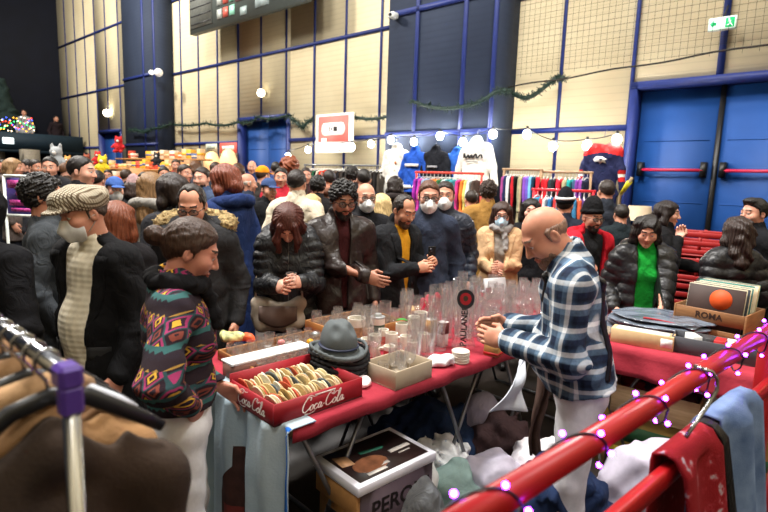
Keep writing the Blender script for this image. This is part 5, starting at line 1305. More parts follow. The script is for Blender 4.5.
for i, (x, y, r, h, ha, bd, lid, lab) in enumerate((
    (374, 357, .032, .115, 0, None, None, 'tall white beaker closest to the hats'), (377, 340, .042, .13, 0, (60, 84, 66), 1, 'white jar with a green printed scene and a grey lid'),
    (391, 352, .033, .10, 0, None, None, 'white beaker second from the hats'), (401, 346, .034, .125, 0, None, None, 'taller white beaker under the green leaf scrap'),
    (405, 353, .030, .09, 1, None, None, 'white mug in front of the taller beaker'), (420, 334, .04, .13, 0, None, None, 'white square-shouldered beaker near the wheat beer glasses'),
    (356, 345, .05, .15, 0, (176, 140, 104), None, 'large cream jar with a brown print behind the grey fedora'), (389, 360, .03, .07, 1, (190, 60, 60), None, 'small white mug with a red print'), (383, 350, .028, .11, 0, (206, 120, 110), None, 'narrow white beaker with a faded pink print'), (413, 343, .032, .15, 0, None, None, 'tallest plain white beaker beside the amber carton'), (412, 357, .028, .08, 0, None, None, 'short white beaker in front of the amber carton'), (422, 352, .03, .10, 1, None, None, 'white handled mug left of the plastic bag'), (366, 356, .03, .09, 0, (120, 60, 60), None, 'white beaker with a brownish print touching the hat brim'))):
    p = gz(x, y, TH); p[2] = zt_; cup(p, r, h, lab, ha, bd, None, lid); claim(p, r + .004)
p = gz(401, 345, TH); p[2] = zt_ + .126
mk('leaf_scrap', Geo().sheet(lambda u, v: p + np.array([(u - .5) * .07, (v - .5) * .03 * math.sin(PI * u), .006 + .012 * math.sin(3 * u)]), 8, 4, .003), mat('green_plastic', (40, 160, 60), .4), None, True, label='bright green plastic scrap lying on the tall white beaker', category='scrap')
# wooden trays along the back edge with small glassware
TRAY = wood('oak_tray', (176, 118, 62), (128, 80, 40), (30, 3, 3))
def tray(p, sz, lab, rz=RT1): return openbox('wooden_tray', p, rz, sz, TRAY, lab, 'tray', th=.012)
tA = t1(.42, .62); tA[2] = zt_; tray(tA, (.56, .44, .05), 'wide wooden tray full of little glasses by the beige shoulder bag')
tB = t1(.98, .76); tB[2] = zt_; tray(tB, (.48, .36, .08), 'deeper wooden tray behind the grey fedora')
rr = np.random.RandomState(8)
for i in range(9):
    for j in range(6):
        p = tA + TD * (-.24 + .06 * i + rr.uniform(-.008, .008)) + TN * (-.18 + .072 * j + rr.uniform(-.008, .008)); p[2] = zt_ + .0125
        k = ['shot', 'shot', 'tumbler', 'shot'][rr.randint(4)]
        if rr.rand() < .9: glass_thing(k, p, 'little clear glass standing in the wide wooden tray', 'little glasses in the wide tray', sc=.8 if k != 'shot' else 1)
for i in range(6):
    for j in range(4):
        p = tB + TD * (-.2 + .08 * i) + TN * (-.12 + .08 * j); p[2] = zt_ + .0125
        glass_thing(['tumbler', 'tulip'][(i + j) % 2], p, 'clear glass standing in the deeper wooden tray', 'glasses in the deeper tray', sc=.85)
for i, (ds, dn, c, lab) in enumerate(((.1, -.03, (206, 150, 40), 'amber glass ball'), (.2, .06, (180, 184, 186), 'silvery metal cup'), (.17, -.08, (150, 156, 158), 'small dented metal pot'), (-.02, .05, (200, 120, 120), 'pink glass knob'))):
    p = tA + TD * ds + TN * dn; p[2] = zt_ + .06
    o = mk('trinket', Geo().lathe([(0, 0), (.014, .001), (.02, .012), (.017, .026), (.008, .032), (0, .033)], 16), mat('trinket_%d' % i, c, .25, .5 if i in (1, 2) else 0), None, True, loc=p, label=lab + ' lying on the little glasses in the wide tray', category='trinket')
claim(tA, .3); claim(tB, .26); claim(hb, .18); claim(t1(.3, .2), .3)
# white flat box with a brown side, card and picture book behind the crate
p = gz(268, 366, TH); p[2] = zt_
e = empty('flat_box', p, RT1, 'long white flat box with a brown front behind the red crate', 'box'); mk('lid', Geo().bbox((-.02, -.04, .075), (.44, .10, .01), .002), mat('white_card', (226, 226, 224), .6, var=.05), e); mk('carton', Geo().box((-.02, -.04, .035), (.43, .09, .07)), mat('brown_card', (120, 82, 70), .7), e)
p = t1(.1, .34); p[2] = zt_
mk('paper_sheet', Geo().sheet(lambda u, v: p + TD * (-.14 + .34 * u) + TN * (.095 * v - .01) + np.array([0, 0, .001 + .012 * v * u]), 10, 6, .002), mat('white_card', (226, 226, 224), .6, var=.05), None, True, label='white paper sheet between the red crate and the flat box', category='paper')
p = gz(308, 362, TH); p[2] = zt_ + .005
M = frame(p, TD * .95 + [0, 0, .05], TN + np.array([0, 0, .9])); e = empty('printed_card', p, 0, 'white card with dark blue lettering marks leaning beside the hats', 'card'); M0 = M.copy(); M0[:3, 3] = 0
mk('card', Geo().box((0, .035, 0), (.17, .07, .004)).xf(M0), mat('white_card', (226, 226, 224), .6, var=.05), e)
rr = np.random.RandomState(3)
for k in range(5): mk('ink_mark', Geo().box((-.04 + .022 * k, .035 + .012 * math.sin(k * 2), .003), (.016, .02, .002), rz=.5 * math.sin(k)).xf(M0), mat('navy_ink', (30, 40, 84), .6), e)
p = gz(233, 342, TH); p[2] = zt_
lump('toy_figure', p, (.06, .045, .03), mat('toy_print', (190, 206, 130), .5, var=.9, scale=18), 'lime green and orange toy at the left end of the table', 'toy', 21, .25, 70)
p3 = p + TD * .06 - TN * .05; lump('toy_figure', p3, (.04, .03, .022), mat('toy_orange', (226, 104, 64), .5, var=.4, scale=18), 'orange and white toy beside the lime green one', 'toy', 23, .25, 70)
# box or tablet standing near the far end, wooden block, red wrapping
p = gz(497, 300, TH); p[2] = zt_
e = empty('display_case', p, rad(25), 'pale grey flat case propped upright at the far end of the glasses', 'case'); M = frame((0, 0, .0), (1, 0, 0), (0, .35, 1)); mk('panel', Geo().bbox((0, .085, 0), (.21, .17, .02), .004).xf(M), mat('grey_case', (186, 184, 186), .5), e); mk('dark_corner', Geo().box((-.075, .05, .012), (.05, .09, .004)).xf(M), mat('maroon_print', (84, 30, 38), .5), e); mk('prop', Geo().box((0, .07, .045), (.16, .1, .012)), mat('grey_case', (186, 184, 186), .5), e); claim(p, .12)
p = gz(512, 306, TH); p[2] = zt_; lump('napkin', p, (.075, .06, .02), mat('white_tissue2', (236, 232, 232), .85), 'white crumpled napkin at the far end of the glasses', 'napkin', 31); claim(p, .08)
p = gz(410, 316, TH); p[2] = zt_
printed_box(p, RT1 + .2, (.16, .08, .05), wood('pale_wood', (206, 176, 132), (170, 136, 94)), 'pale wooden block behind the white beakers'); claim(p, .09)
p = gz(432, 312, TH); p[2] = zt_
e = empty('wrapped_bundle', p, RT1, 'bright red wrapped bundle behind the wheat beer glasses', 'bundle'); F = Fld((-.16, -.08, 0), (.16, .08, .16), .006)
for k in range(5): F.cone((-.1 + .05 * k, 0, .02), (-.1 + .05 * k, 0, .09 + .02 * (k % 2)), .028, .018, .01)
F.wrinkle(.006, 60, 2); mk('wrapping', F.geo(), mat('red_wrap', (206, 30, 66), .5), e, True); claim(p, .1)
p = gz(442, 345, TH); 
# the many glasses
kinds = ['pint', 'tumbler', 'goblet', 'weizen', 'mug', 'tulip', 'pint', 'goblet']
rad_ = dict(pint=.044, tumbler=.037, goblet=.04, weizen=.042, mug=.05, tulip=.043)
rr = np.random.RandomState(15); cnt = 0
for it in range(1600):
    s, n_ = rr.uniform(.82, 2.78), rr.uniform(.08, .92)
    if s < 1.15 and n_ > .52: continue
    if s > 1.5 and n_ < .14: continue
    k = kinds[rr.randint(8)]; p = t1(s, n_); p[2] = zt_
    if not free(p, rad_[k] + .004): continue
    claim(p, rad_[k]); cnt += 1
    glass_thing(k, p, {'pint': 'clear pint glass', 'tumbler': 'clear tumbler', 'goblet': 'clear stemmed goblet', 'weizen': 'tall clear wheat beer glass', 'mug': 'clear glass beer mug with a handle', 'tulip': 'clear tulip-shaped beer glass'}[k] + ' among many on the long red table', 'clear glasses on the long red table: ' + k, rz=rr.uniform(0, 6))
    if cnt >= 105: break
for it in range(2600):
    s, n_ = rr.uniform(.66, 2.8), rr.uniform(.07, .93)
    if (s < 1.15 and n_ > .5) or (s > 1.7 and n_ < .12): continue
    k = ['tumbler', 'goblet', 'shot'][rr.randint(3)]; p = t1(s, n_); p[2] = zt_; r_ = {'tumbler': .034, 'goblet': .036, 'shot': .026}[k]
    if not free(p, r_ - .002): continue
    claim(p, r_ - .004); cnt += 1
    glass_thing(k, p, {'tumbler': 'clear tumbler', 'goblet': 'clear stemmed goblet', 'shot': 'small clear shot glass'}[k] + ' among many on the long red table', 'clear glasses on the long red table: ' + k, rz=rr.uniform(0, 6))
    if cnt >= 190: break
for (x, y, h, lab) in ((398+28, 352, .05, 'amber'),):
    pass
for x, y, c, hh, lab in ((430, 346, (206, 140, 40), .15, 'amber and white carton standing between the tall glasses'), (442, 347, (96, 40, 36), .14, 'dark red and white carton standing between the tall glasses')):
    p = gz(x, y, TH); p[2] = zt_; printed_box(p, RT1, (.05, .045, hh), mat('white_card', (226, 226, 224), .6, var=.05), lab, (('colour_band', .52, .98, c),)); claim(p, .04)
# ---------------------------------------------------------------- right table: records, boxes, wrapped shirts
CW = wood('crate_pine', (150, 104, 62), (112, 72, 40), (4, 4, 40))
def recordcrate():
    # corners read off the photo
    p = gz(712, 322, TH + .0); p[2] = zt_; rz = RT2 + rad(14)
    A_ = gz(690, 310, .955); B_ = gz(747, 321, .955); ex = B_ - A_; rz = math.atan2(ex[1], ex[0]); L, W, Hh = .40, .34, .19; p = B_ - ex / np.linalg.norm(ex) * L / 2 + np.array([-math.sin(rz), math.cos(rz), 0]) * W / 2; p[2] = zt_
    e = empty('record_crate', p, rz, 'wooden crate of vinyl records with an orange sun sleeve in front', 'crate'); M = Matrix.Translation(p) @ Matrix.Rotation(rz, 4, 'Z')
    mk('base_panel', Geo().box((0, 0, .006), (L, W, .012)), CW, e)
    for sx in (-1, 1): mk('side_panel', Geo().bbox((sx * (L / 2 - .006), 0, .1), (.012, W, .19), .002), CW, e)
    fr = Geo()
    for z, h in ((.15, .08), (.04, .07)): fr.bbox((0, -W / 2 + .006, z), (L - .025, .012, h), .002)
    mk('front_panel', fr, CW, e); mk('back_panel', Geo().bbox((0, W / 2 - .006, .1), (L - .025, .012, .19), .002), CW, e)
    mk('stencil_lettering', text_geo('ROMA', .052, .001, bold=.001).xf(frame((.0, -W / 2 - .001, .152), (1, 0, 0), (0, 0, 1))), mat('black_stencil', (52, 30, 20), .8), e)
    cols = [(54, 36, 32), (206, 196, 170), (190, 180, 150), (40, 50, 60), (226, 214, 186), (214, 200, 164), (60, 110, 104), (230, 220, 196), (198, 184, 150), (40, 120, 110), (222, 210, 180), (60, 90, 96), (190, 170, 130), (46, 106, 96)]
    for k in range(14):
        y = -W / 2 + .03 + k * .0215; t = rad(-12 + k * .4)
        o = Matrix(M) @ Matrix.Translation((rr.uniform(-.008, .008), y, .014 + (.006 if k < 9 else .012))) @ Matrix.Rotation(-t * 0 + rad(-9), 4, 'X')
        e2 = empty('record_sleeve', (0, 0, 0), 0, ['record sleeve with an orange sun on dark brown, first in the wooden crate', 'record sleeve standing in the wooden crate'][k > 0], 'record', 'records in the wooden crate' if k else None); e2.matrix_world = o
        mk('sleeve', Geo().bbox((0, 0, .155), (.31, .005, .31), .001), mat('sleeve_%d' % k, cols[k], .5, var=.25, scale=8), e2)
        if k == 0:
            mk('sun_print', Geo().lathe([(0, 0), (.062, 0), (.062, .0015), (0, .0015)], 30).xf(frame((.03, -.0026, .235), (1, 0, 0), (0, 0, 1))), mat('orange_sun', (206, 78, 24), .6, var=.12), e2)
        else: mk('disc_edge', Geo().bbox((0, 0, .155), (.30, .0022, .3125), .0005), mat('vinyl_black', (20, 20, 22), .3), e2)
recordcrate()
GREYB = mat('dark_grey_board', (72, 74, 80), .6, var=.08)
p = gz(712, 356, TH); p[2] = zt_
openbox('grey_box', p, RT2 + rad(4), (.40, .17, .09), GREYB, 'dark grey open box in front of the record crate', 'box', mat('grey_lining', (120, 120, 120), .7))
for i, (c, x, y) in enumerate((((190, 40, 44), .03, 0), ((226, 226, 224), .09, .01), ((60, 60, 64), -.03, .01), ((226, 226, 224), -.1, .0), ((160, 50, 50), .14, -.01))):
    printed_box(p + E2 * x + M2 * y + [0, 0, .0065], RT2 + .2 * i, (.05, .1, .09), mat('packet_%d' % i, c, .5, var=.15), ['red', 'white', 'black', 'whitish', 'dark red'][i] + ' little packet standing in the dark grey box', (('label_band', .4, .6, (210, 206, 200)),), 'packet', 'packet')
p = t2(.40, .11); p[2] = zt_
e = printed_box(p, RT2 + rad(6), (.33, .10, .085), mat('kraft_card', (206, 176, 132), .75, var=.08), 'long tan cardboard box on the right red table', ()); mk('white_label', Geo().box((.0, 0, .0857), (.28, .085, .002)), mat('white_card', (226, 226, 224), .6, var=.05), e); mk('end_label', Geo().box((.13, -.0505, .045), (.06, .002, .05)), mat('white_card', (226, 226, 224), .6, var=.05), e)
p = t2(.15, .12); p[2] = zt_; lump('cellophane_packet', p, (.07, .05, .035), mat('foil_pack', (170, 160, 150), .25, .3, var=.5, scale=30), 'shiny crumpled packet beside the long tan box', 'packet', 41)
WRAP = NT('plastic_wrapped_shirt'); WRAP.base(WRAP.ramp(WRAP.noise(2.2, WRAP.coords((1, 6, 1))), [(.3, lin((52, 58, 70))), (.5, lin((116, 126, 140))), (.62, lin((66, 74, 88))), (.75, lin((156, 164, 174)))])); WRAP.bump(WRAP.noise(30), .5, .01); WRAP = WRAP.fin(.18, 0, .6)
for k in range(4):
    p = t2(.36 + .02 * k, .46 + .03 * (k % 2)); p[2] = zt_ + .03 * k
    F = Fld((-.34, -.26, -.005), (.34, .26, .05), .01); F.ell((0, 0, .014), (.30, .22, .018), 0); F.wrinkle(.006, 30, k + 60); x, y, z = F.P(); F.cut(.001 - z + 0 * x, 0)
    o = mk('wrapped_shirt', F.geo(), WRAP, None, True, loc=p, rz=RT2 + .12 * k, label='folded grey-blue shirt in clear plastic, stacked on the right red table', category='wrapped shirt', group='wrapped shirts')
mk('red_strap', Geo().tube([t2(.35 + .5 * t, .30 + .12 * t - .1 * t * t, zt_ + .118 - .10 * t * t) for t in np.linspace(0, .55, 10)], .007, 6), mat('red_webbing', (150, 30, 40), .7), None, True, label='dark red strap lying across the wrapped shirts', category='strap')
# ---------------------------------------------------------------- under and in front of the tables
def peroni():
    z0 = 0
    cA = gz(438, 455, .50)   # lid far right corner
    a = gz(359, 483, .51); b = gz(432, 449, .51); c = gz(312, 457, .51)
    ex = (b - a); ex[2] = 0; L = np.linalg.norm(ex); ex /= L; ey = c - a; ey[2] = 0; ey = ey - ex * (ey @ ex); W = np.linalg.norm(ey); ey /= W
    rz = math.atan2(ex[1], ex[0]); print('peroni', L, W)
    e = empty('beer_carton', a * [1, 1, 0], rz, 'brown and dark beer carton lettered PERONI on the floor in front of the table', 'carton')
    KB = mat('brown_kraft', (176, 128, 74), .8, var=.1, bump=.1); h = .455
    mk('carton_body', Geo().box((L / 2 + .01, W / 2, h / 2), (L, W - .01, h)), KB, e)
    mk('dark_side', Geo().box((L / 2 + .01, .002, h / 2), (L - .004, .006, h - .02)), mat('dark_print', (66, 52, 60), .6, var=.3, scale=5), e)
    mk('name_lettering', text_geo('PERONI', .10, .001, bold=.002).xf(frame((L / 2 + .03, -.002, h - .10), (1, 0, 0), (0, 0, 1))), mat('brown_ink', (30, 22, 24), .6), e)
    mk('top_flap', Geo().bbox((-.004, W * .5, h - .05), (.014, W, .1), .004), KB, e); mk('hand_hole', Geo().bbox((-.013, W * .5, h - .15), (.006, .11, .045), .002), mat('black_plastic', (18, 18, 20), .4), e)
    mk('end_print', Geo().box((-.0005, W / 2, h - .27), (.003, .12, .04)), mat('brown_ink', (30, 22, 24), .6), e)
    e = empty('box_lid', a * [1, 1, 0] + [0, 0, h], rz, 'white box lid with a dark printed beer advertisement lying on the beer carton', 'lid')
    wb = mat('white_lid_card', (226, 226, 236), .5, var=.04); t = .042
    mk('lid_tray', Geo().bbox((L / 2, W / 2, t / 2 + .001), (L + .03, W + .03, t), .003), wb, e)
    mk('printed_picture', Geo().box((L / 2, W / 2, t + .002), (L * .93, W * .93, .002)), mat('dark_poster', (44, 30, 30), .35, var=.5, scale=5), e)
    g = Geo(); g.sphere((L * .33, W * .33, t + .004), 1, 16, sc=(.09, .06, .0015)); mk('hand_picture', g, mat('flesh_print', (150, 98, 70), .4, var=.4, scale=18), e, True)
    g = Geo(); g.prism([(L * .36, W * .62), (L * .62, W * .56), (L * .66, W * .60), (L * .62, W * .64), (L * .36, W * .7)], t + .004, t + .006); mk('bottle_picture', g, mat('bottle_print', (40, 110, 92), .4, var=.5, scale=20), e)
    g = Geo(); g.prism([(L * .06, W * .5), (L * .2, W * .46), (L * .22, W * .72), (L * .08, W * .8)], t + .004, t + .006); mk('glass_picture', g, mat('foam_print', (206, 160, 120), .4, var=.4, scale=20), e)
    wt = mat('white_print', (238, 232, 226), .6)
    mk('poster_print', Geo().box((L * .78, W * .42, t + .004), (.12, .024, .002)), wt, e)
    for k, (x, y, w_) in enumerate(((.3, .12, .24), (.42, .22, .18), (.78, .3, .16))): mk('text_line', Geo().box((L * x, W * y, t + .004), (L * w_, .018 if k < 2 else .008, .002)), wt, e)
    return e
peroni()
def heap(px, py, z, r, c, lab, name, cat, seed, amp=.16, f=26, m=None, vox=.014, rz=0):
    p = gz(px, py, z + r[2]); p[2] = z; return lump(name, p, r, m or cloth('heap_cloth', c), lab, cat, seed, amp, f, vox, rz)
heap(432, 430, .0, (.34, .26, .2), (38, 54, 84), 'heap of dark blue jeans under the long table', 'jeans_pile', 'clothes', 51)
heap(440, 462, 0, (.17, .16, .16), (70, 140, 180), 'crumpled blue and white plastic bag beside the beer carton', 'plastic_bag', 'bag', 53, .2, 40, PLASTIC)
heap(415, 480, 0, (.12, .1, .22), (0, 0, 0), 'white printed plastic bag behind the beer carton', 'plastic_bag', 'bag', 55, .15, 40, mat('white_poly', (222, 222, 220), .4))
heap(452, 490, 0, (.15, .12, .16), (150, 178, 174), 'pale green crumpled cloth beside the white plastic bag', 'folded_cloth', 'cloth', 57)
heap(418, 512, 0, (.13, .11, .22), (120, 124, 128), 'grey felt bundle in front of the beer carton', 'felt_bundle', 'cloth', 59, .08)
heap(490, 480, 0, (.22, .18, .17), (0, 0, 0), 'large white plastic sack on the floor under the vendor', 'plastic_sack', 'bag', 61, .12, 30, mat('white_poly2', (178, 172, 188), .5))
heap(478, 425, 0, (.14, .12, .24), (150, 146, 166), 'pale lilac paper bag leaning under the table', 'paper_bag', 'bag', 63, .06, 24)
heap(500, 440, 0, (.2, .16, .2), (70, 54, 56), 'brown-grey jacket thrown over the bags under the table', 'thrown_jacket', 'clothes', 65)
heap(540, 470, 0, (.16, .14, .2), (230, 226, 230), 'small white carrier bag by the vendor\'s legs', 'carrier_bag', 'bag', 67, .14, 34)
heap(560, 505, 0, (.22, .16, .3), (44, 60, 96), 'pair of dark blue jeans folded behind the red railing', 'folded_jeans', 'clothes', 69)
heap(660, 490, 0, (.28, .22, .28), (0, 0, 0), 'big white rumpled plastic sack behind the red railing', 'plastic_sack', 'bag', 71, .1, 20, mat('white_poly2', (178, 172, 188), .5))
# crates under the right table
def ucrate(s, n, z, sz, m, lab, bands=()): return printed_box(t2(s, n, z), RT2 + .05, sz, m, lab, bands, 'fruit_crate', 'crate')
ucrate(.42, .25, .0, (.44, .34, .36), mat('banana_carton', (150, 124, 60), .7, var=.15), 'yellow and green printed carton under the right table', (('green_band', .52, .8, (44, 92, 56)), ('yellow_band', .25, .4, (210, 180, 60))))
e = openbox('wooden_crate', t2(.5, .22, .365), RT2 + .04, (.46, .34, .17), wood('pale_crate', (206, 176, 136), (172, 140, 100)), 'pale wooden crate standing on the yellow and green carton', 'crate')
for i in range(4):
    lump('folded_cloth', t2(.36 + .09 * i, .2, .46), (.06, .12, .05), cloth('crate_cloth%d' % i, [(120, 40, 44), (60, 60, 70), (206, 200, 190), (90, 60, 60)][i]), ['dark red', 'charcoal', 'off-white', 'maroon brown'][i] + ' folded cloth in the pale wooden crate', 'cloth', 80 + i, .1)
ucrate(1.1, .3, .0, (.5, .4, .5), mat('brown_kraft', (176, 128, 74), .8, var=.1, bump=.1), 'brown carton with a green stripe under the record crate', (('green_band', .5, .62, (60, 106, 70)),))
# pale shirt held out over the edge of the table by the vendor's belly
p0 = gz(516, 362, .83)
def shirt_fn(u, v):
    a = at(528 - 6 * u, 352 + 8 * u, 2.55); b = at(492 + 34 * u, 414 - 4 * u, 2.35 + .1 * u); q = a + (b - a) * v
    return q + np.array([.012 * math.sin(9 * u + 4 * v), .03 * math.sin(7 * v + 3 * u), 0])
e = mk('hanging_shirt', Geo().sheet(shirt_fn, 14, 20, .006), mat('pale_blue_shirt', (200, 206, 216), .8, var=.12, bump=.3), None, True, label='pale blue-grey garment draped down from the table edge by the vendor', category='shirt')
def scarf_fn(u, v):
    a = at(536 + 9 * u, 358, 2.42); b = at(532 + 12 * u, 455, 2.3); q = a + (b - a) * v; return q + np.array([.02 * math.sin(6 * v), .02 * math.sin(9 * u + 6 * v), 0])
mk('brown_scarf', Geo().sheet(scarf_fn, 8, 24, .012), cloth('brown_wool', (84, 66, 60)), None, True, label='brown scarf hanging in front of the vendor\'s white trousers', category='scarf')
# ================================================================ STALLS AND RAILS BEHIND THE CROWD
def garment(kind='hoodie', vox=.016, hood=True, arms=12, L=.66, w=.27):
    k = ('g', kind, vox, hood, arms, L, w)
    if k in _cache: return _cache[k]
    F = Fld((-.62, -.16, -.95), (.62, .16, .22), vox); a = rad(arms)
    F.cone((-.13, 0, -.02), (.13, 0, -.02), .06, .06, .05); F.cone((0, 0, -.1), (0, 0, -L), .085, .09, .06, X=(1, 0, 0), sx=w / .1)
    for s in (-1, 1):
        el = np.array([s * (.22 + .3 * math.sin(a)), 0, -.06 - .3 * math.cos(a)]); h = el + np.array([s * .26 * math.sin(a * .8), -.01, -.26 * math.cos(a * .8)])
        F.cone((s * .19, 0, -.05), el, .075, .06, .04); F.cone(el, h, .06, .042, .03)
    if hood: F.ell((0, -.0, .05), (.105, .075, .1), .04); F.ell((0, -.07, .06), (.06, .05, .06), .02, neg=True)
    else: F.ell((0, -.03, .05), (.07, .08, .04), .01, neg=True)
    F.wrinkle(.006, 28, int(L * 100)); x, y, z = F.P(); F.cut(-L - z, 0) if not arms < 0 else None
    g = F.geo(); _cache[k] = g; return g
def wall_garment(name, x, y, off, c, lab, cat, sc=1, tilt=0, hood=True, arms=15, L=.68, extra=None, w=.28):
    p = at2(x, y, off); M = frame(p, -WD, (0, 0, 1)) @ Rz(tilt); e = empty(name, p, 0, lab, cat); M0 = M.copy(); M0[:3, 3] = 0; M0 = M0 @ Ry(tilt) @ np.diag([sc, sc, sc, 1.]) if False else M0 @ np.diag([sc, sc, sc, 1.])
    # garment geometry has z up, y to depth: turn it so that its front faces the hall
    K = np.array([[1, 0, 0, 0], [0, 0, 1, 0], [0, -1, 0, 0], [0, 0, 0, 1.]])
    gg = garment('h', .014, hood, arms, L, w); ms = [cloth('sweat_fabric_%d%d%d' % c, c, .08)]
    if name == 'sports_jersey':
        V = gg.V[0]; Q = gg.F[0][0]; ce = V[Q].mean(1); ax = abs(ce[:, 0]); z = ce[:, 2]; mi = np.zeros(len(Q), int); slv = ax > .262
        mi[(z > -.11 - .25 * np.maximum(0, ax - .1)) ] = 1; mi[slv & (z < -.36) & (z > -.52)] = 1; mi[slv & (z < -.415) & (z > -.46)] = 2
        o = Geo(); o.V = [V]; o.n = len(V); o.F = [(Q[mi == i], i) for i in range(3) if (mi == i).any()]; gg = o; ms += [cloth('jersey_red', (186, 40, 40)), cloth('jersey_white', (230, 228, 224))]
    mk('body', gg.xf(M0 @ K), ms, e, True)
    mk('hanger_hook', Geo().tube([(0, .12, 0), (0, .2, 0), (.02, .23, 0), (.04, .21, 0)], .006, 6).xf(M0), STEEL, e, True)
    if extra: extra(e, M0)
    return e
INK = mat('dark_print', (30, 30, 34), .7); WH = mat('white_print', (238, 232, 226), .6)
def ex_line(c, y=-.22, w=.26, h=.05):
    def f(e, M): mk('chest_print', Geo().box((0, y, .10), (w, h, .02)).xf(M), mat('chest_print_%d%d%d' % c, c, .7, var=.25, scale=40), e)
    return f
def ex_script(e, M):
    g = stroke_text([[(-.16, -.2), (-.15, -.13), (-.12, -.2), (-.08, -.15), (-.06, -.2), (-.02, -.15), (0, -.2), (.05, -.14), (.08, -.2), (.14, -.15), (.17, -.2)], [(-.12, -.26), (0, -.25), (.1, -.26)]], .012)
    mk('chest_print', g.xf(M @ Tr((0, 0, .105))), INK, e, True)
def ex_white(e, M):
    mk('chest_print', Geo().box((0, -.2, .1), (.3, .05, .02)).xf(M), WH, e); mk('hem_stripe', Geo().box((0, -.58, .08), (.42, .06, .03)).xf(M), WH, e)
def ex_badge(e, M): mk('chest_badge', Geo().sphere((.06, -.18, .1), .025, 8, sc=(1, 1, .4)).xf(M), mat('badge_orange', (206, 120, 60), .6), e, True)
wall_garment('hooded_sweatshirt', 397, 152, .95, (232, 230, 222), 'white hooded sweatshirt leftmost on the wall line above the crowd', 'sweatshirt', 1.05, extra=ex_badge, L=.75)
wall_garment('hooded_sweatshirt', 415.5, 154, 1.0, (40, 84, 180), 'royal blue sweatshirt with white lettering between the white and black hoodies', 'sweatshirt', .95, extra=ex_white)
wall_garment('hooded_sweatshirt', 436, 153, 1.0, (30, 32, 38), 'black hooded sweatshirt with white cords in the middle of the wall line', 'sweatshirt', .9, extra=ex_line((150, 150, 156), -.25, .22, .04), L=.6)
wall_garment('hooded_sweatshirt', 457, 155, .9, (46, 96, 184), 'plain blue sweatshirt half behind the large white hoodie', 'sweatshirt', .9)
wall_garment('hooded_sweatshirt', 477, 145, 1.05, (234, 232, 224), 'large white hooded sweatshirt with dark chest lettering', 'sweatshirt', 1.0, extra=ex_script, L=.62, arms=16)
def ex_jersey(e, M):
    red = mat('jersey_red', (178, 36, 36), .7)
    g = Geo(); g.prism([(-.1, -.2), (-.06, -.155), (.02, -.16), (.1, -.2), (.06, -.215), (.09, -.26), (.03, -.24), (0, -.27), (-.02, -.235), (-.08, -.235)], .095, .112); mk('white_emblem', g.xf(M), WH, e)
    g = Geo(); g.sphere((.01, -.205, .112), .022, 8, sc=(1.2, .7, .3)); mk('emblem_centre', g.xf(M), mat('jersey_navy', (30, 34, 62), .7), e, True)
wall_garment('sports_jersey', 604, 146, .75, (34, 38, 70), 'navy and red sports jersey with a white emblem hanging by the big blue doors', 'jersey', .9, hood=False, extra=ex_jersey, L=.95, arms=11)
# clothes rails with garments side by side
SLIM = {}
def slim(vox=.02, L=.8):
    if L in SLIM: return SLIM[L]
    F = Fld((-.06, -.3, -L - .02), (.06, .3, .06), vox); F.cone((0, -.17, -.05), (0, .17, -.05), .026, .026, .02); F.cone((0, 0, -.1), (0, 0, -L), .03, .034, .03, X=(0, 1, 0), sx=6.2); F.cone((0, -.19, -.06), (.01, -.22, -.5), .03, .026, .02); F.cone((0, .19, -.06), (.01, .22, -.5), .03, .026, .02)
    F.wrinkle(.008, 24, int(L * 50)); x, y, z = F.P(); F.cut(-L - z, 0); SLIM[L] = F.geo(); return SLIM[L]
def rail(x0, y0, x1, y1, off0, off1, cols, lab, gl, barc, L=.8, hang=(210, 210, 206), legs=True, zfix=None):
    a = at2(x0, y0, off0); b = at2(x1, y1, off1); z = (a[2] + b[2]) / 2 if zfix is None else zfix; a[2] = b[2] = z
    d = b - a; ln = np.linalg.norm(d); rz = math.atan2(d[1], d[0]); e = empty('clothes_rail', (a * [1, 1, 0]), rz, lab, 'clothes rail')
    mk('rail_bar', Geo().tube([(-.05, 0, z), (ln + .05, 0, z)], .018, 8), mat('rail_paint_%d%d%d' % barc, barc, .4), e, True)
    if legs:
        for x in (-.02, ln + .02):
            g = Geo(); g.tube([(x, 0, z), (x, 0, .05)], .018, 8); g.tube([(x, -.25, .03), (x, .25, .03)], .018, 8); mk('upright', g, mat('rail_paint_%d%d%d' % barc, barc, .4), e, True)
    n = len(cols); meshes = {}
    for i, c in enumerate(cols):
        t = (i + .5) / n; p = a + d * t; p[2] = z - .075; kk = (L, tuple(c))
        ee = empty('hanging_garment', p, rz + RS.uniform(-.22, .22), gl % cname(c), 'garment', gl.replace('%s ', '') )
        if kk not in meshes: meshes[kk] = mk('cloth_body', slim(L=L), cloth('rail_cloth_%d%d%d' % c, c, .2), ee, True)
        else:
            o = meshes[kk].copy(); o.parent = ee; C.objects.link(o)
        if 'hk' not in meshes: meshes['hk'] = mk('hanger', Geo().tube([(0, .0, .0), (0, 0, .07), (0, .012, .093), (0, .03, .088), (0, .034, .07)], .0045, 5).tube([(0, -.19, -.05), (0, -.04, .005), (0, .04, .005), (0, .19, -.05)], .006, 5), mat('hanger_%d' % hang[0], hang, .4), ee, True)
        else:
            o = meshes['hk'].copy(); o.parent = ee; C.objects.link(o)
    return e
def cname(c):
    N = {'black': (20, 20, 24), 'dark grey': (64, 62, 64), 'brown': (90, 64, 48), 'red': (200, 40, 50), 'purple': (120, 60, 150), 'magenta': (190, 60, 140), 'blue': (60, 100, 190), 'light blue': (120, 180, 220), 'white': (230, 228, 222), 'beige': (190, 170, 130), 'orange': (226, 120, 50), 'teal': (40, 140, 140), 'green': (50, 120, 70), 'yellow': (220, 190, 70), 'navy': (40, 46, 74)}
    return min(N, key=lambda k: sum((a - b) ** 2 for a, b in zip(N[k], c)))
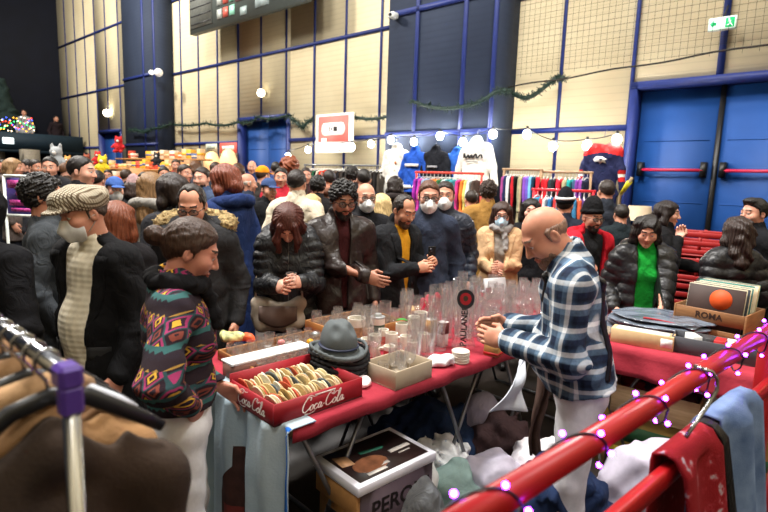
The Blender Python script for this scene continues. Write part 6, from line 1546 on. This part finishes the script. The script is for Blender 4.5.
DK = [(38, 36, 38), (60, 56, 54), (190, 40, 44), (28, 28, 32), (40, 96, 66), (206, 196, 180), (210, 60, 44), (52, 46, 44), (70, 60, 54), (44, 40, 40), (84, 66, 54), (36, 34, 36), (58, 52, 50), (92, 80, 70), (30, 30, 34), (64, 54, 48), (44, 42, 44), (80, 70, 62), (34, 32, 34), (56, 48, 44), (40, 38, 38), (70, 64, 58)]
rail(306, 164, 388, 165, 1.0, .9, DK, 'long rail of mostly dark coats below the pink sign', '%s coat on the long dark rail below the pink sign', (90, 90, 94), zfix=1.93)
CL = [(150, 44, 150), (120, 60, 160), (190, 60, 150), (150, 170, 200), (200, 210, 220), (206, 110, 50), (226, 130, 60), (60, 110, 70), (200, 214, 214), (40, 140, 150), (70, 160, 170), (200, 60, 130), (226, 120, 50), (220, 200, 110), (210, 220, 224), (80, 66, 60)]
rail(418, 168, 481, 169, 1.5, 1.4, CL, 'rail of bright sportswear behind the masked men', '%s top on the bright rail behind the masked men', (206, 60, 44), .85, zfix=1.82)
CR = [(150, 70, 130), (40, 50, 90), (226, 226, 226), (190, 40, 50), (36, 36, 40), (40, 38, 40), (190, 176, 140), (150, 150, 120), (130, 80, 180), (110, 90, 190), (90, 170, 220), (120, 180, 220), (30, 60, 80), (206, 40, 56)]
rail(506, 166, 540, 166.5, 1.3, 1.15, CR, 'rail of long bright jackets left of the red lower rail', '%s jacket on the left part of the right rail', (150, 120, 90), 1.0, zfix=1.89)
CR2 = [(190, 34, 44), (206, 40, 50), (50, 60, 66), (40, 40, 44), (200, 36, 50), (206, 44, 66), (170, 164, 130), (30, 110, 110), (40, 150, 150), (60, 90, 120), (120, 60, 150), (140, 70, 160), (40, 44, 70)]
rail(543.5, 167, 590, 168, 1.1, .95, CR2, 'upper rail of bright shirts left of the hanging jersey', '%s shirt on the upper right rail', (150, 120, 90), .55, zfix=1.87)
CR3 = [(60, 150, 190), (206, 60, 60), (200, 200, 206), (50, 110, 160), (190, 60, 60), (80, 140, 170), (210, 206, 200), (180, 44, 60), (60, 120, 160), (200, 90, 60), (90, 60, 120), (206, 200, 190)]
rail(536, 187, 592, 188, 1.75, 1.55, CR3, 'red lower rail with white hangers of small shirts', '%s small shirt on the red lower rail', (200, 30, 44), .5, (236, 236, 236), zfix=1.63)
# yellow sticks, lampshade
e = empty('hockey_stick', at(634, 186, 6.6), 0, 'bright yellow stick leaning between the jersey and the blue doors', 'stick')
a_ = at(620, 196, 6.8); b_ = at(632, 178, 6.6); e.location = tuple(a_); mk('shaft', Geo().tube([(0, 0, -a_[2] + .02), (0, 0, 0), tuple(b_ - a_)], [.02, .02, .02], 8), mat('pole_wood', (150, 130, 100), .5), e, True); mk('blade', Geo().tube([tuple((b_ - a_) * .1), tuple((b_ - a_) * .8)], [.03, .045], 8, flat=.5), mat('yellow_paint', (226, 214, 50), .45), e, True, label='yellow blade')
p = at(639, 217, 6.3)
e = empty('table_lamp', p * [1, 1, 0], 0, 'cream drum lampshade on a stand beside the big blue doors', 'lamp'); z = p[2]
mk('lamp_shade', Geo().lathe([(.145, -.07), (.125, .10), (.12, .10), (.14, -.07)], 22, c=(0, 0, z + .03)), mat('lampshade_linen', (226, 206, 176), .8, var=.05), e, 40); mk('lamp_stand', Geo().tube([(0, 0, .02), (0, 0, z + .05)], .02, 8).lathe([(0, .001), (.16, .001), (.15, .025), (0, .03)], 18), mat('dark_steel', (40, 42, 46), .5), e, 40)
# red plastic crates stacked by the big doors
RP = mat('red_plastic', (150, 28, 28), .45, var=.1)
pc = at(700, 262, 5.3); pc[2] = 0
for k in range(5):
    e = empty('plastic_crate', pc + [0, 0, .26 * k], rad(-38), 'red slatted plastic crate, %s of the stack by the big blue doors' % ['bottom one', 'second from the floor', 'middle one', 'second from the top', 'top one'][k], 'crate', 'red crates by the doors')
    mk('base_panel', Geo().box((0, 0, .012), (.5, .36, .02)), RP, e)
    for nm, sx, c, sz in (('long_side', 0, (0, -.17, 0), (.5, .02)), ('long_side', 0, (0, .17, 0), (.5, .02)), ('short_side', 1, (-.24, 0, 0), (.02, .32)), ('short_side', 1, (.24, 0, 0), (.02, .32))):
        g = Geo()
        for z in (.045, .13, .215): g.bbox((c[0], c[1], z), (sz[0], sz[1], .052), .004)
        for t in (-.45, 0, .45): g.box((c[0] + (t * sz[0] if not sx else 0), c[1] + (t * sz[1] if sx else 0), .135), ((.03 if not sx else .018), (.018 if not sx else .03), .23))
        mk(nm, g, RP, e)
# the toy and book stall at the far left
SH = wood('shelf_board', (206, 150, 90), (170, 116, 64))
A_ = at(92, 178, 15.5); B_ = at(176, 178, 13.0); A_[2] = B_[2] = 0; d = B_ - A_; ln = np.linalg.norm(d); rz = math.atan2(d[1], d[0]); dn = np.array([-d[1], d[0], 0]) / ln; dd = d / ln
e = empty('display_shelf', A_, rz, 'long stepped shelf of toys and books at the back left', 'shelf')
zs = [1.4, 1.75, 2.05]
for k, z in enumerate(zs): mk('shelf_board', Geo().box((ln / 2, .18 + .35 * k, z - .02), (ln, .36, .04)), SH, e)
for x in (.05, ln / 2, ln - .05): mk('shelf_end', Geo().box((x, .5, .9), (.04, 1.0, 1.74)), SH, e)
mk('front_cloth', Geo().box((ln / 2, -.02, .58), (ln, .02, 1.1)), cloth('stall_cloth', (40, 90, 150)), e)
rr = np.random.RandomState(12)
pal = [(226, 196, 150), (214, 120, 60), (230, 214, 190), (200, 70, 50), (240, 180, 60), (236, 226, 206), (190, 150, 110), (226, 150, 90), (90, 110, 150), (214, 90, 70)]
nm = {0: 'cream', 1: 'orange', 2: 'pale', 3: 'red', 4: 'yellow', 5: 'white', 6: 'tan', 7: 'peach', 8: 'blue', 9: 'coral'}
for k, z in enumerate(zs):
    x = .08
    while x < ln - .2:
        wd, h = rr.uniform(.12, .3), rr.uniform(.12, .27) ; c = rr.randint(10); p = A_ + dd * (x + wd / 2) + dn * (.18 + .35 * k); p[2] = z
        if not (k == 2 and x < .35 * ln and rr.rand() < .5):
            o = printed_box(p, rz, (wd * .94, .16, h), mat('stall_box_%d' % c, pal[c], .6, var=.15), nm[c] + ' box on the %s step of the far left toy stall' % ['lowest', 'middle', 'top'][k], (('label_strip', .35, .6, pal[(c + 4) % 10]),), 'toy_box'); o['group'] = 'boxes on the toy stall'
        x += wd
def plush(px, py, Y, r, c, lab, ears=0, c2=(230, 226, 220)):
    p = at(px, py, Y); e = empty('plush_toy', p, rad(10), lab, 'plush toy'); F = Fld((-r * 1.7, -r * 1.7, -r * 1.4), (r * 1.7, r * 1.7, r * 3.0), r / 9)
    F.ell((0, 0, 0), (r, r * .9, r * 1.05), .02); F.ell((0, -.1 * r, r * 1.35), (r * .8, r * .75, r * .75), r * .2)
    for s in (-1, 1): F.cone((s * .7 * r, -.2 * r, .4 * r), (s * 1.15 * r, -.7 * r, -.1 * r), .3 * r, .25 * r, .1 * r); F.cone((s * .45 * r, -.3 * r, -.8 * r), (s * .6 * r, -1.1 * r, -.95 * r), .36 * r, .32 * r, .1 * r); F.ell((s * .5 * r, 0, r * 2.0), (.25 * r, .15 * r, .35 * r + ears * r), .1 * r)
    F.wrinkle(r * .03, 60 / r * .1, 4); mk('body', F.geo(), mat('plush_%d%d%d' % c, c, .95, bump=.8, bscale=90, dist=.02), e, True)
    mk('muzzle', Geo().sphere((0, -.75 * r, r * 1.2), .3 * r, 10), mat('plush_%d%d%d' % c2, c2, .95), e, True)
plush(119, 147, 13.6, .12, (196, 36, 40), 'red and white plush figure high on the toy stall', 0)
plush(57, 162, 11, .15, (170, 174, 178), 'pale grey plush animal at the left end of the toy stall', .2)
plush(103, 168, 11.5, .12, (240, 208, 50), 'bright yellow plush animal in front of the toy stall', .1)
plush(98, 160, 12.5, .09, (206, 40, 44), 'small red plush above the yellow one', 0)
plush(157, 161, 12.6, .09, (40, 40, 44), 'black and white plush on the toy stall', .1)
plush(68, 165, 12, .09, (220, 160, 90), 'tan plush beside the grey one', .1)
plush(87, 163, 12.2, .09, (150, 80, 60), 'brown plush left of the yellow one', .1)
for i, (px, py, Y) in enumerate(((57, 160, 11), (103, 168, 11.5), (68, 164, 12), (87, 162, 13))): pass
# table that carries the plush toys
e = empty('trestle_table', at(80, 176, 12.2) * [1, 1, 0], rz, 'trestle table under the plush toys', 'table')
mk('table_top', Geo().box((0, 0, 1.1), (3.4, 1.2, .04)), SH, e)
for sx in (-1.5, 1.5): mk('leg_frame', Geo().box((sx, 0, .54), (.06, 1.0, 1.08)), SH, e)
# purple banner at the left
p = at(23, 196, 4.6); e = empty('banner_stand', p * [1, 1, 0], rad(-2), 'purple and pink lettered banner in a white frame behind the left shoppers', 'banner'); z = p[2]
W_, H_ = .32, .34
g = Geo()
for x in (-W_ / 2, W_ / 2): g.tube([(x, 0, .02), (x, 0, z + H_ / 2)], .012, 8)
mk('frame', g.tube([(-W_ / 2, 0, z + H_ / 2), (W_ / 2, 0, z + H_ / 2)], .012, 8).tube([(-W_ / 2, 0, z - H_ / 2), (W_ / 2, 0, z - H_ / 2)], .012, 8), mat('white_plastic', (225, 230, 226), .5), e, True)
mk('purple_panel', Geo().box((0, .004, z), (W_ - .03, .006, H_ - .03)), mat('purple_print', (66, 44, 132), .6), e)
pk = mat('pink_print', (206, 70, 160), .6)
for k, (zz, hh, ww) in enumerate(((.1, .07, .24), (.02, .03, .1), (-.06, .05, .22), (-.12, .03, .2))):
    mk('pink_lettering_band', Geo().box((-.01, -.002, z + zz), (ww, .006, hh)), mat('pink_print_band', (196, 70, 150), .6, var=.6, scale=70), e)
mk('foot', Geo().box((0, 0, .012), (.44, .3, .02)), mat('dark_steel', (40, 42, 46), .5), e)
# ================================================================ FOREGROUND: clothes rack, red railing
CHROME = mat('chrome_tube', (176, 178, 182), .18, 1.0, var=.05)
zr = 1.42
a_ = gz(-40, 298, zr); b_ = gz(66, 373, zr); d = b_ - a_; ln = np.linalg.norm(d); rz = math.atan2(d[1], d[0]); dd = d / ln
e = empty('clothes_rack', a_ * [1, 1, 0], rz, 'chrome clothes rack with a purple end cap in the left foreground', 'clothes rack')
mk('rail_bar', Geo().tube([(0, 0, zr), (ln + .01, 0, zr)], .0125, 14), CHROME, e, True)
mk('end_cap', Geo().bbox((ln + .005, 0, zr - .002), (.04, .032, .034), .006).bbox((ln + .012, 0, zr - .035), (.026, .03, .045), .006), mat('purple_plastic', (74, 50, 128), .35, var=.06), e, 30, label='purple plastic end cap')
mk('upright', Geo().tube([(ln + .012, 0, zr - .05), (ln + .012, 0, .05)], .0115, 14), CHROME, e, True); mk('upright', Geo().tube([(0, 0, zr), (0, 0, .05)], .0115, 14), CHROME, e, True)
for x in (0, ln + .012): mk('foot', Geo().tube([(x, -.25, .03), (x, .25, .03)], .0125, 10), CHROME, e, True)
def hanger_geo(w=.21, th=.011, drop=.085):
    g = Geo(); g.tube([(0, -w, -.06 - drop), (0, -w * .82, -.052 - drop * .8), (0, -w * .3, -.058), (0, 0, -.045), (0, w * .3, -.058), (0, w * .82, -.052 - drop * .8), (0, w, -.06 - drop)], [th * .8, th, th * 1.15, th * 1.2, th * 1.15, th, th * .8], 10, flat=1.5); return g
def hook_geo(): return Geo().tube([(0, 0, -.045), (0, 0, -.005), (0, .006, .006), (0, .0165, .0165 - .0), (0, .012, .024)] if False else [(0, 0, -.05), (0, -.004, -.03), (0, -.016, -.012), (0, -.0165, .006), (0, -.008, .0155), (0, .004, .016), (0, .014, .008), (0, .0165, -.004)], .0026, 8)
BLK = mat('black_hanger_plastic', (24, 25, 28), .35)
SUEDE = [(104, 70, 40), (92, 62, 36), (124, 90, 56), (44, 31, 21), (98, 68, 40), (136, 102, 66)]
def coat_geo(seed, L=.75):
    F = Fld((-.16, -.36, -L - .03), (.16, .36, .03), .011)
    F.cone((0, -.2, -.15), (0, 0, -.05), .03, .034, .03); F.cone((0, .2, -.15), (0, 0, -.05), .03, .034, .03)
    for s in (-1, 1): F.cone((0, s * .14, -.08), (0, s * .205, -.15), .026, .03, .03); F.cone((0, s * .205, -.15), (.01, s * .24, -.45), .032, .034, .03); F.cone((.01, s * .24, -.45), (.015, s * .245, -.72), .034, .03, .03)
    F.cone((0, 0, -.15), (0, 0, -L), .036, .036, .06, X=(0, 1, 0), sx=5.2); y_ = F.P()[1]; z_ = F.P()[2]; F.D += (.006 * np.sin(38 * y_ + 3 * np.sin(5 * z_ + seed)) * np.clip(-z_ - .12, 0, .3) / .3 + 0 * F.P()[0]).astype(np.float32); F.wrinkle(.006, 30, seed)
    x, y, z = F.P(); F.cut(-L - z, 0); return F.geo()
hs = [(-.07, 0, BLK, 'black', .30), (-.01, 1, BLK, 'black', .1), (.05, 2, BLK, 'black', -.05), (.105, 4, BLK, 'black', .1), (.16, 5, mat('pale_hanger_plastic', (206, 212, 222), .3), 'pale grey', .32), (.215, 3, BLK, 'black', .05)]
for i, (t, ci, hm, hn, tw) in enumerate(hs):
    x = ln - .29 + t; p = a_ + dd * x; p[2] = zr
    R2 = rz + tw - .12
    pos = ['deepest along the rack', 'second deepest along the rack', 'third deepest along the rack', 'fourth deepest along the rack', 'next to the last coat', 'nearest the purple end cap'][i]
    c = empty('suede_coat', p, R2, cname(SUEDE[ci]) + ' suede coat hanging %s' % pos, 'coat'); cm = mat('suede_%d' % ci, SUEDE[ci], .95, var=.25, scale=6, bump=.5, bscale=150)
    mk('coat_body', coat_geo(i * 3).xf(Tr((0, 0, -.085)) @ np.diag([1, .76, 1, 1.])), cm, c, True)
    if ci in (2, 5, 0): mk('collar', Geo().tube([(-.02, -.09, -.09), (.0, -.05, -.065), (.012, 0, -.058), (0, .05, -.065), (-.02, .09, -.09)], [.016, .022, .024, .022, .016], 8), mat('collar_suede_%d' % ci, tuple(min(255, q + 30) for q in SUEDE[ci]), .95, bump=.5), c, True)
    h = empty('coat_hanger', p, R2, '%s coat hanger on the chrome rack, %s' % (hn, pos), 'hanger'); mk('shoulders', hanger_geo(.165, .008, .085).xf(Tr((0, 0, -.012))), hm, h, True); mk('hook', hook_geo().xf(Tr((0, 0, 0))), CHROME, h, True)
# the railing with purple lights
RAILR = mat('red_railing_paint', (150, 18, 22), .34, var=.1, scale=5)
zl = 1.2; r0 = gz(420, 548, zl); r1 = gz(800, 312, zl); dv = r1 - r0; ln = np.linalg.norm(dv); dv /= ln; rz = math.atan2(dv[1], dv[0]); nv = np.array([-dv[1], dv[0], 0])
e = empty('steel_railing', r0 * [1, 1, 0], rz, 'thick red steel railing crossing the right foreground', 'railing')
mk('top_rail', Geo().tube([(0, 0, zl), (ln, 0, zl)], .0255, 22), RAILR, e, True)
# lower bar
q0 = gz(590, 520, .95); q1 = gz(668, 440, .98)
lo = lambda p: np.array([(p - r0) @ dv, (p - r0) @ nv, p[2]])
z2 = .93; k0 = lo(gz(560, 540, z2)); 
mk('lower_rail', Geo().bbox((ln / 2, -.02, 1.0), (ln, .03, .05), .006), RAILR, e)
for x in (.06, ln - .45): mk('post', Geo().bbox((x, 0, .58), (.06, .06, 1.16), .006), RAILR, e)
mk('panel_end', Geo().bbox((ln - .16, -.03, .62), (.1, .05, 1.1), .01), RAILR, e)
# lights wound round the rail
E_ = empty('fairy_lights', r0 * [1, 1, 0], rz, 'string of purple fairy lights wound round the red railing', 'string lights')
P = []; B = []
rr = np.random.RandomState(2)
for i in range(400):
    t = i / 399; x = .05 + (ln - .1) * t; a = 2 * PI * t * 7.5; r = .0285 + .010 * max(0, math.sin(a * .5 + 1)) * (1 if math.sin(a) < .0 else .05)
    P.append((x + .03 * math.sin(a), r * math.cos(a), zl + r * math.sin(a) - (.03 if math.sin(a) < -.5 else 0) * abs(math.sin(a))))
mk('wire', Geo().tube(P, .0024, 6), mat('dark_green_wire', (16, 18, 18), .5), E_, True)
PUR = emitm('purple_bulb', (158, 56, 255), 42)
for i in range(6, 398, 11):
    p = np.array(P[i]) ; c = np.array([p[0], 0, zl]); o = p - c; o /= np.linalg.norm(o); q = p + o * .010
    mk('bulb', Geo().sphere(q, .0058, 10), PUR, E_, True)
for (x, y, Y, k, lab) in ():
    pass
# hooked white hanger, scarf and jeans hung on the lower part of the railing
def atl(px, py, Y): return at(px, py, Y)
g = Geo(); H0 = [at(706, 370, 1.10), at(712, 372, 1.1), at(717, 379, 1.1), at(717, 390, 1.1), at(708, 405, 1.09), at(696, 422, 1.08), at(686, 437, 1.06)]
H0 = [at(694, 366, 1.12)] + H0
o = mk('metal_hanger', g.tube(H0, .0045, 10), CHROME, None, True, label='bent steel hanger hooked over the red railing', category='hanger')
def drape(name, x0, x1, zt, l1, l2, off, m, lab, cat, amp=.012, seed=0, fr=26):
    def fn(u, v):
        x = x0 + (x1 - x0) * u; L = l1 + l2 + .06; q = v * L; w = amp * math.sin(fr * x + seed) 
        if q < l1: y, z = -.036 - off + w, zt - (l1 - q)
        elif q < l1 + .06: a = PI * (q - l1) / .06; y, z = -(.036 + off) * math.cos(a) , zt + .03 * math.sin(a)
        else: y, z = .036 + off + w * .5, zt - (q - l1 - .06)
        if q < l1: y -= .06 * ((l1 - q) / l1) ** 1 
        return r0 * [1, 1, 0] + dv * (x + .03 * math.sin(3 * z)) + nv * (y - .02) + np.array([0, 0, z])
    return mk(name, Geo().sheet(fn, 30, 50, .008), m, None, True, label=lab, category=cat)
DEN = NT('faded_denim'); DEN.base(DEN.ramp(DEN.noise(7), [(.3, lin((70, 92, 130))), (.7, lin((128, 150, 186)))])); DEN.bump(DEN.noise(260), .5, .004); DEN = DEN.fin(.85, 0, .2)
SCF = NT('red_fan_scarf'); SCF.base(SCF.ramp(SCF.noise(22), [(.55, lin((128, 18, 26))), (.62, lin((150, 40, 50))), (.7, lin((170, 160, 170)))])); SCF.bump(SCF.noise(200), .5, .005); SCF = SCF.fin(.9, 0, .2)
def alongx(px, py): p = gz(px, py, 1.03); return (p - r0) @ dv
x_s0, x_s1 = alongx(655, 462), alongx(695, 432)
x_j0, x_j1 = alongx(700, 424), alongx(752, 400)
print('drape', ln, x_s0, x_s1, x_j0, x_j1)
drape('fan_scarf', x_s0, x_s1, 1.03, .42, .3, 0, SCF, 'dark red patterned scarf draped over the lower rail', 'scarf', seed=1)
drape('denim_jeans', x_j0, x_j1, 1.035, .5, .4, .006, DEN, 'faded blue jeans draped over the lower rail', 'jeans', seed=2, amp=.02)
drape('black_belt', x_s1 + .01, x_s1 + .045, 1.03, .34, .2, .001, leather('belt_leather', (22, 20, 22)), 'black strap hanging between the scarf and the faded jeans', 'belt')
# things held by people
hw, hd = hand_world('glassgirl', 0, .085)
q = glass_thing('tumbler', hw + np.array([-.03, -.02, -.03]), 'small clear glass held by the woman in the black puffer', None, sc=.9)
hw, hd = hand_world('phone', 0, .09)
e = empty('mobile_phone', hw, rad(38), 'black phone held by the man with the yellow shirt', 'phone'); mk('case', Geo().bbox((-.03, 0, .035), (.07, .011, .14), .004), mat('black_plastic', (18, 18, 20), .4), e, 30); mk('camera_bump', Geo().box((-.045, -.007, .08), (.02, .004, .025)), mat('dark_glass', (40, 42, 50), .15), e)
# beige shoulder bag of the bowed woman
p = on('glassgirl', (-.06, -.16, .80)); 
e = empty('shoulder_bag', p * [1, 1, 0] + [0, 0, .68], rad(6), 'beige and brown shoulder bag hanging in front of the woman in the black puffer', 'bag')
F = Fld((-.26, -.12, -.02), (.26, .12, .5), .009); F.cone((-.10, 0, .09), (.10, 0, .09), .075, .075, .03); F.cone((-.13, 0, .2), (.13, 0, .2), .05, .05, .05); F.ell((0, 0, .3), (.13, .09, .09), .03, neg=True); F.wrinkle(.006, 36, 7); mk('bag_body', F.geo(), mat('beige_canvas', (176, 162, 146), .85, var=.12, bump=.3), e, True)
mk('bag_strap', Geo().tube([(-.15, .0, .2), (-.15, -.01, .34), (-.11, .02, .5), (-.02, .06, .66)], .014, 8, flat=.5).tube([(.15, 0, .2), (.14, -.01, .34), (.1, .03, .5)], .014, 8, flat=.5), mat('beige_canvas', (176, 162, 146), .85, var=.12, bump=.3), e, True); mk('bag_flap', Geo().sheet(lambda u, v: np.array([-.12 + .24 * u, -.078 - .02 * math.sin(PI * v), .2 - .09 * v - .05 * math.sin(PI * u) * v]), 14, 8, .006), mat('taupe_leather', (110, 92, 86), .6), e, True)
# straps worn by the vendors
def worn(name, pid, pts, r, m, lab, cat):
    P = [on(pid, (q[0], PEOPLE[pid]['sy'](q[0], q[2], q[1], .008), q[2])) if abs(q[1]) == 1 else on(pid, q) for q in pts]; Q = []
    for i in range(len(P) - 1):
        p0, p1, p2, p3 = P[max(i - 1, 0)], P[i], P[i + 1], P[min(i + 2, len(P) - 1)]
        for k in range(6):
            t = k / 6; Q.append(.5 * ((2 * p1) + (-p0 + p2) * t + (2 * p0 - 5 * p1 + 4 * p2 - p3) * t * t + (-p0 + 3 * p1 - 3 * p2 + p3) * t ** 3))
    mk(name, Geo().tube(Q + [P[-1]], r, 8, flat=.6), m, None, True, label=lab, category=cat)

worn('shoulder_strap', 'vendor', [(.07, -1, 1.30), (.08, -1, 1.38), (.085, -1, 1.42), (.085, 1, 1.42), (.085, 1, 1.36), (.10, 1, 1.25), (.12, 1, 1.12), (.14, 1, 1.0)], .013, leather('strap_webbing', (24, 24, 28)), 'black strap worn over the shoulder of the plaid shirt', 'strap')
hw, hd = hand_world('cap', 1, .12)
e = empty('shopping_bag', hw * [1, 1, 0] + np.array([.09, .05, .38]), rad(-20), 'grey shopping bag with yellow markings beside the flat cap man', 'bag')
F = Fld((-.2, -.12, -.02), (.2, .12, .42), .011); F.cone((-.08, 0, .1), (.08, 0, .1), .08, .08, .02); F.cone((-.1, 0, .3), (.1, 0, .3), .06, .06, .05); F.wrinkle(.007, 40, 3); x, y, z = F.P(); F.cut(z - .36, 0); F.cut(-z, 0); mk('bag_body', F.geo(), mat('grey_bag_poly', (104, 112, 118), .6, var=.1), e, True)
mk('yellow_marking', Geo().bbox((.0, -.085, .27), (.2, .02, .03), .004).bbox((.0, -.088, .2), (.12, .02, .025), .004), mat('yellow_paint', (226, 194, 40), .5), e)
mk('bag_handle', Geo().tube([(-.08, 0, .34), (-.04, 0, .46), (.04, 0, .46), (.08, 0, .34)], .006, 6), mat('grey_bag_poly', (104, 112, 118), .6, var=.1), e, True)
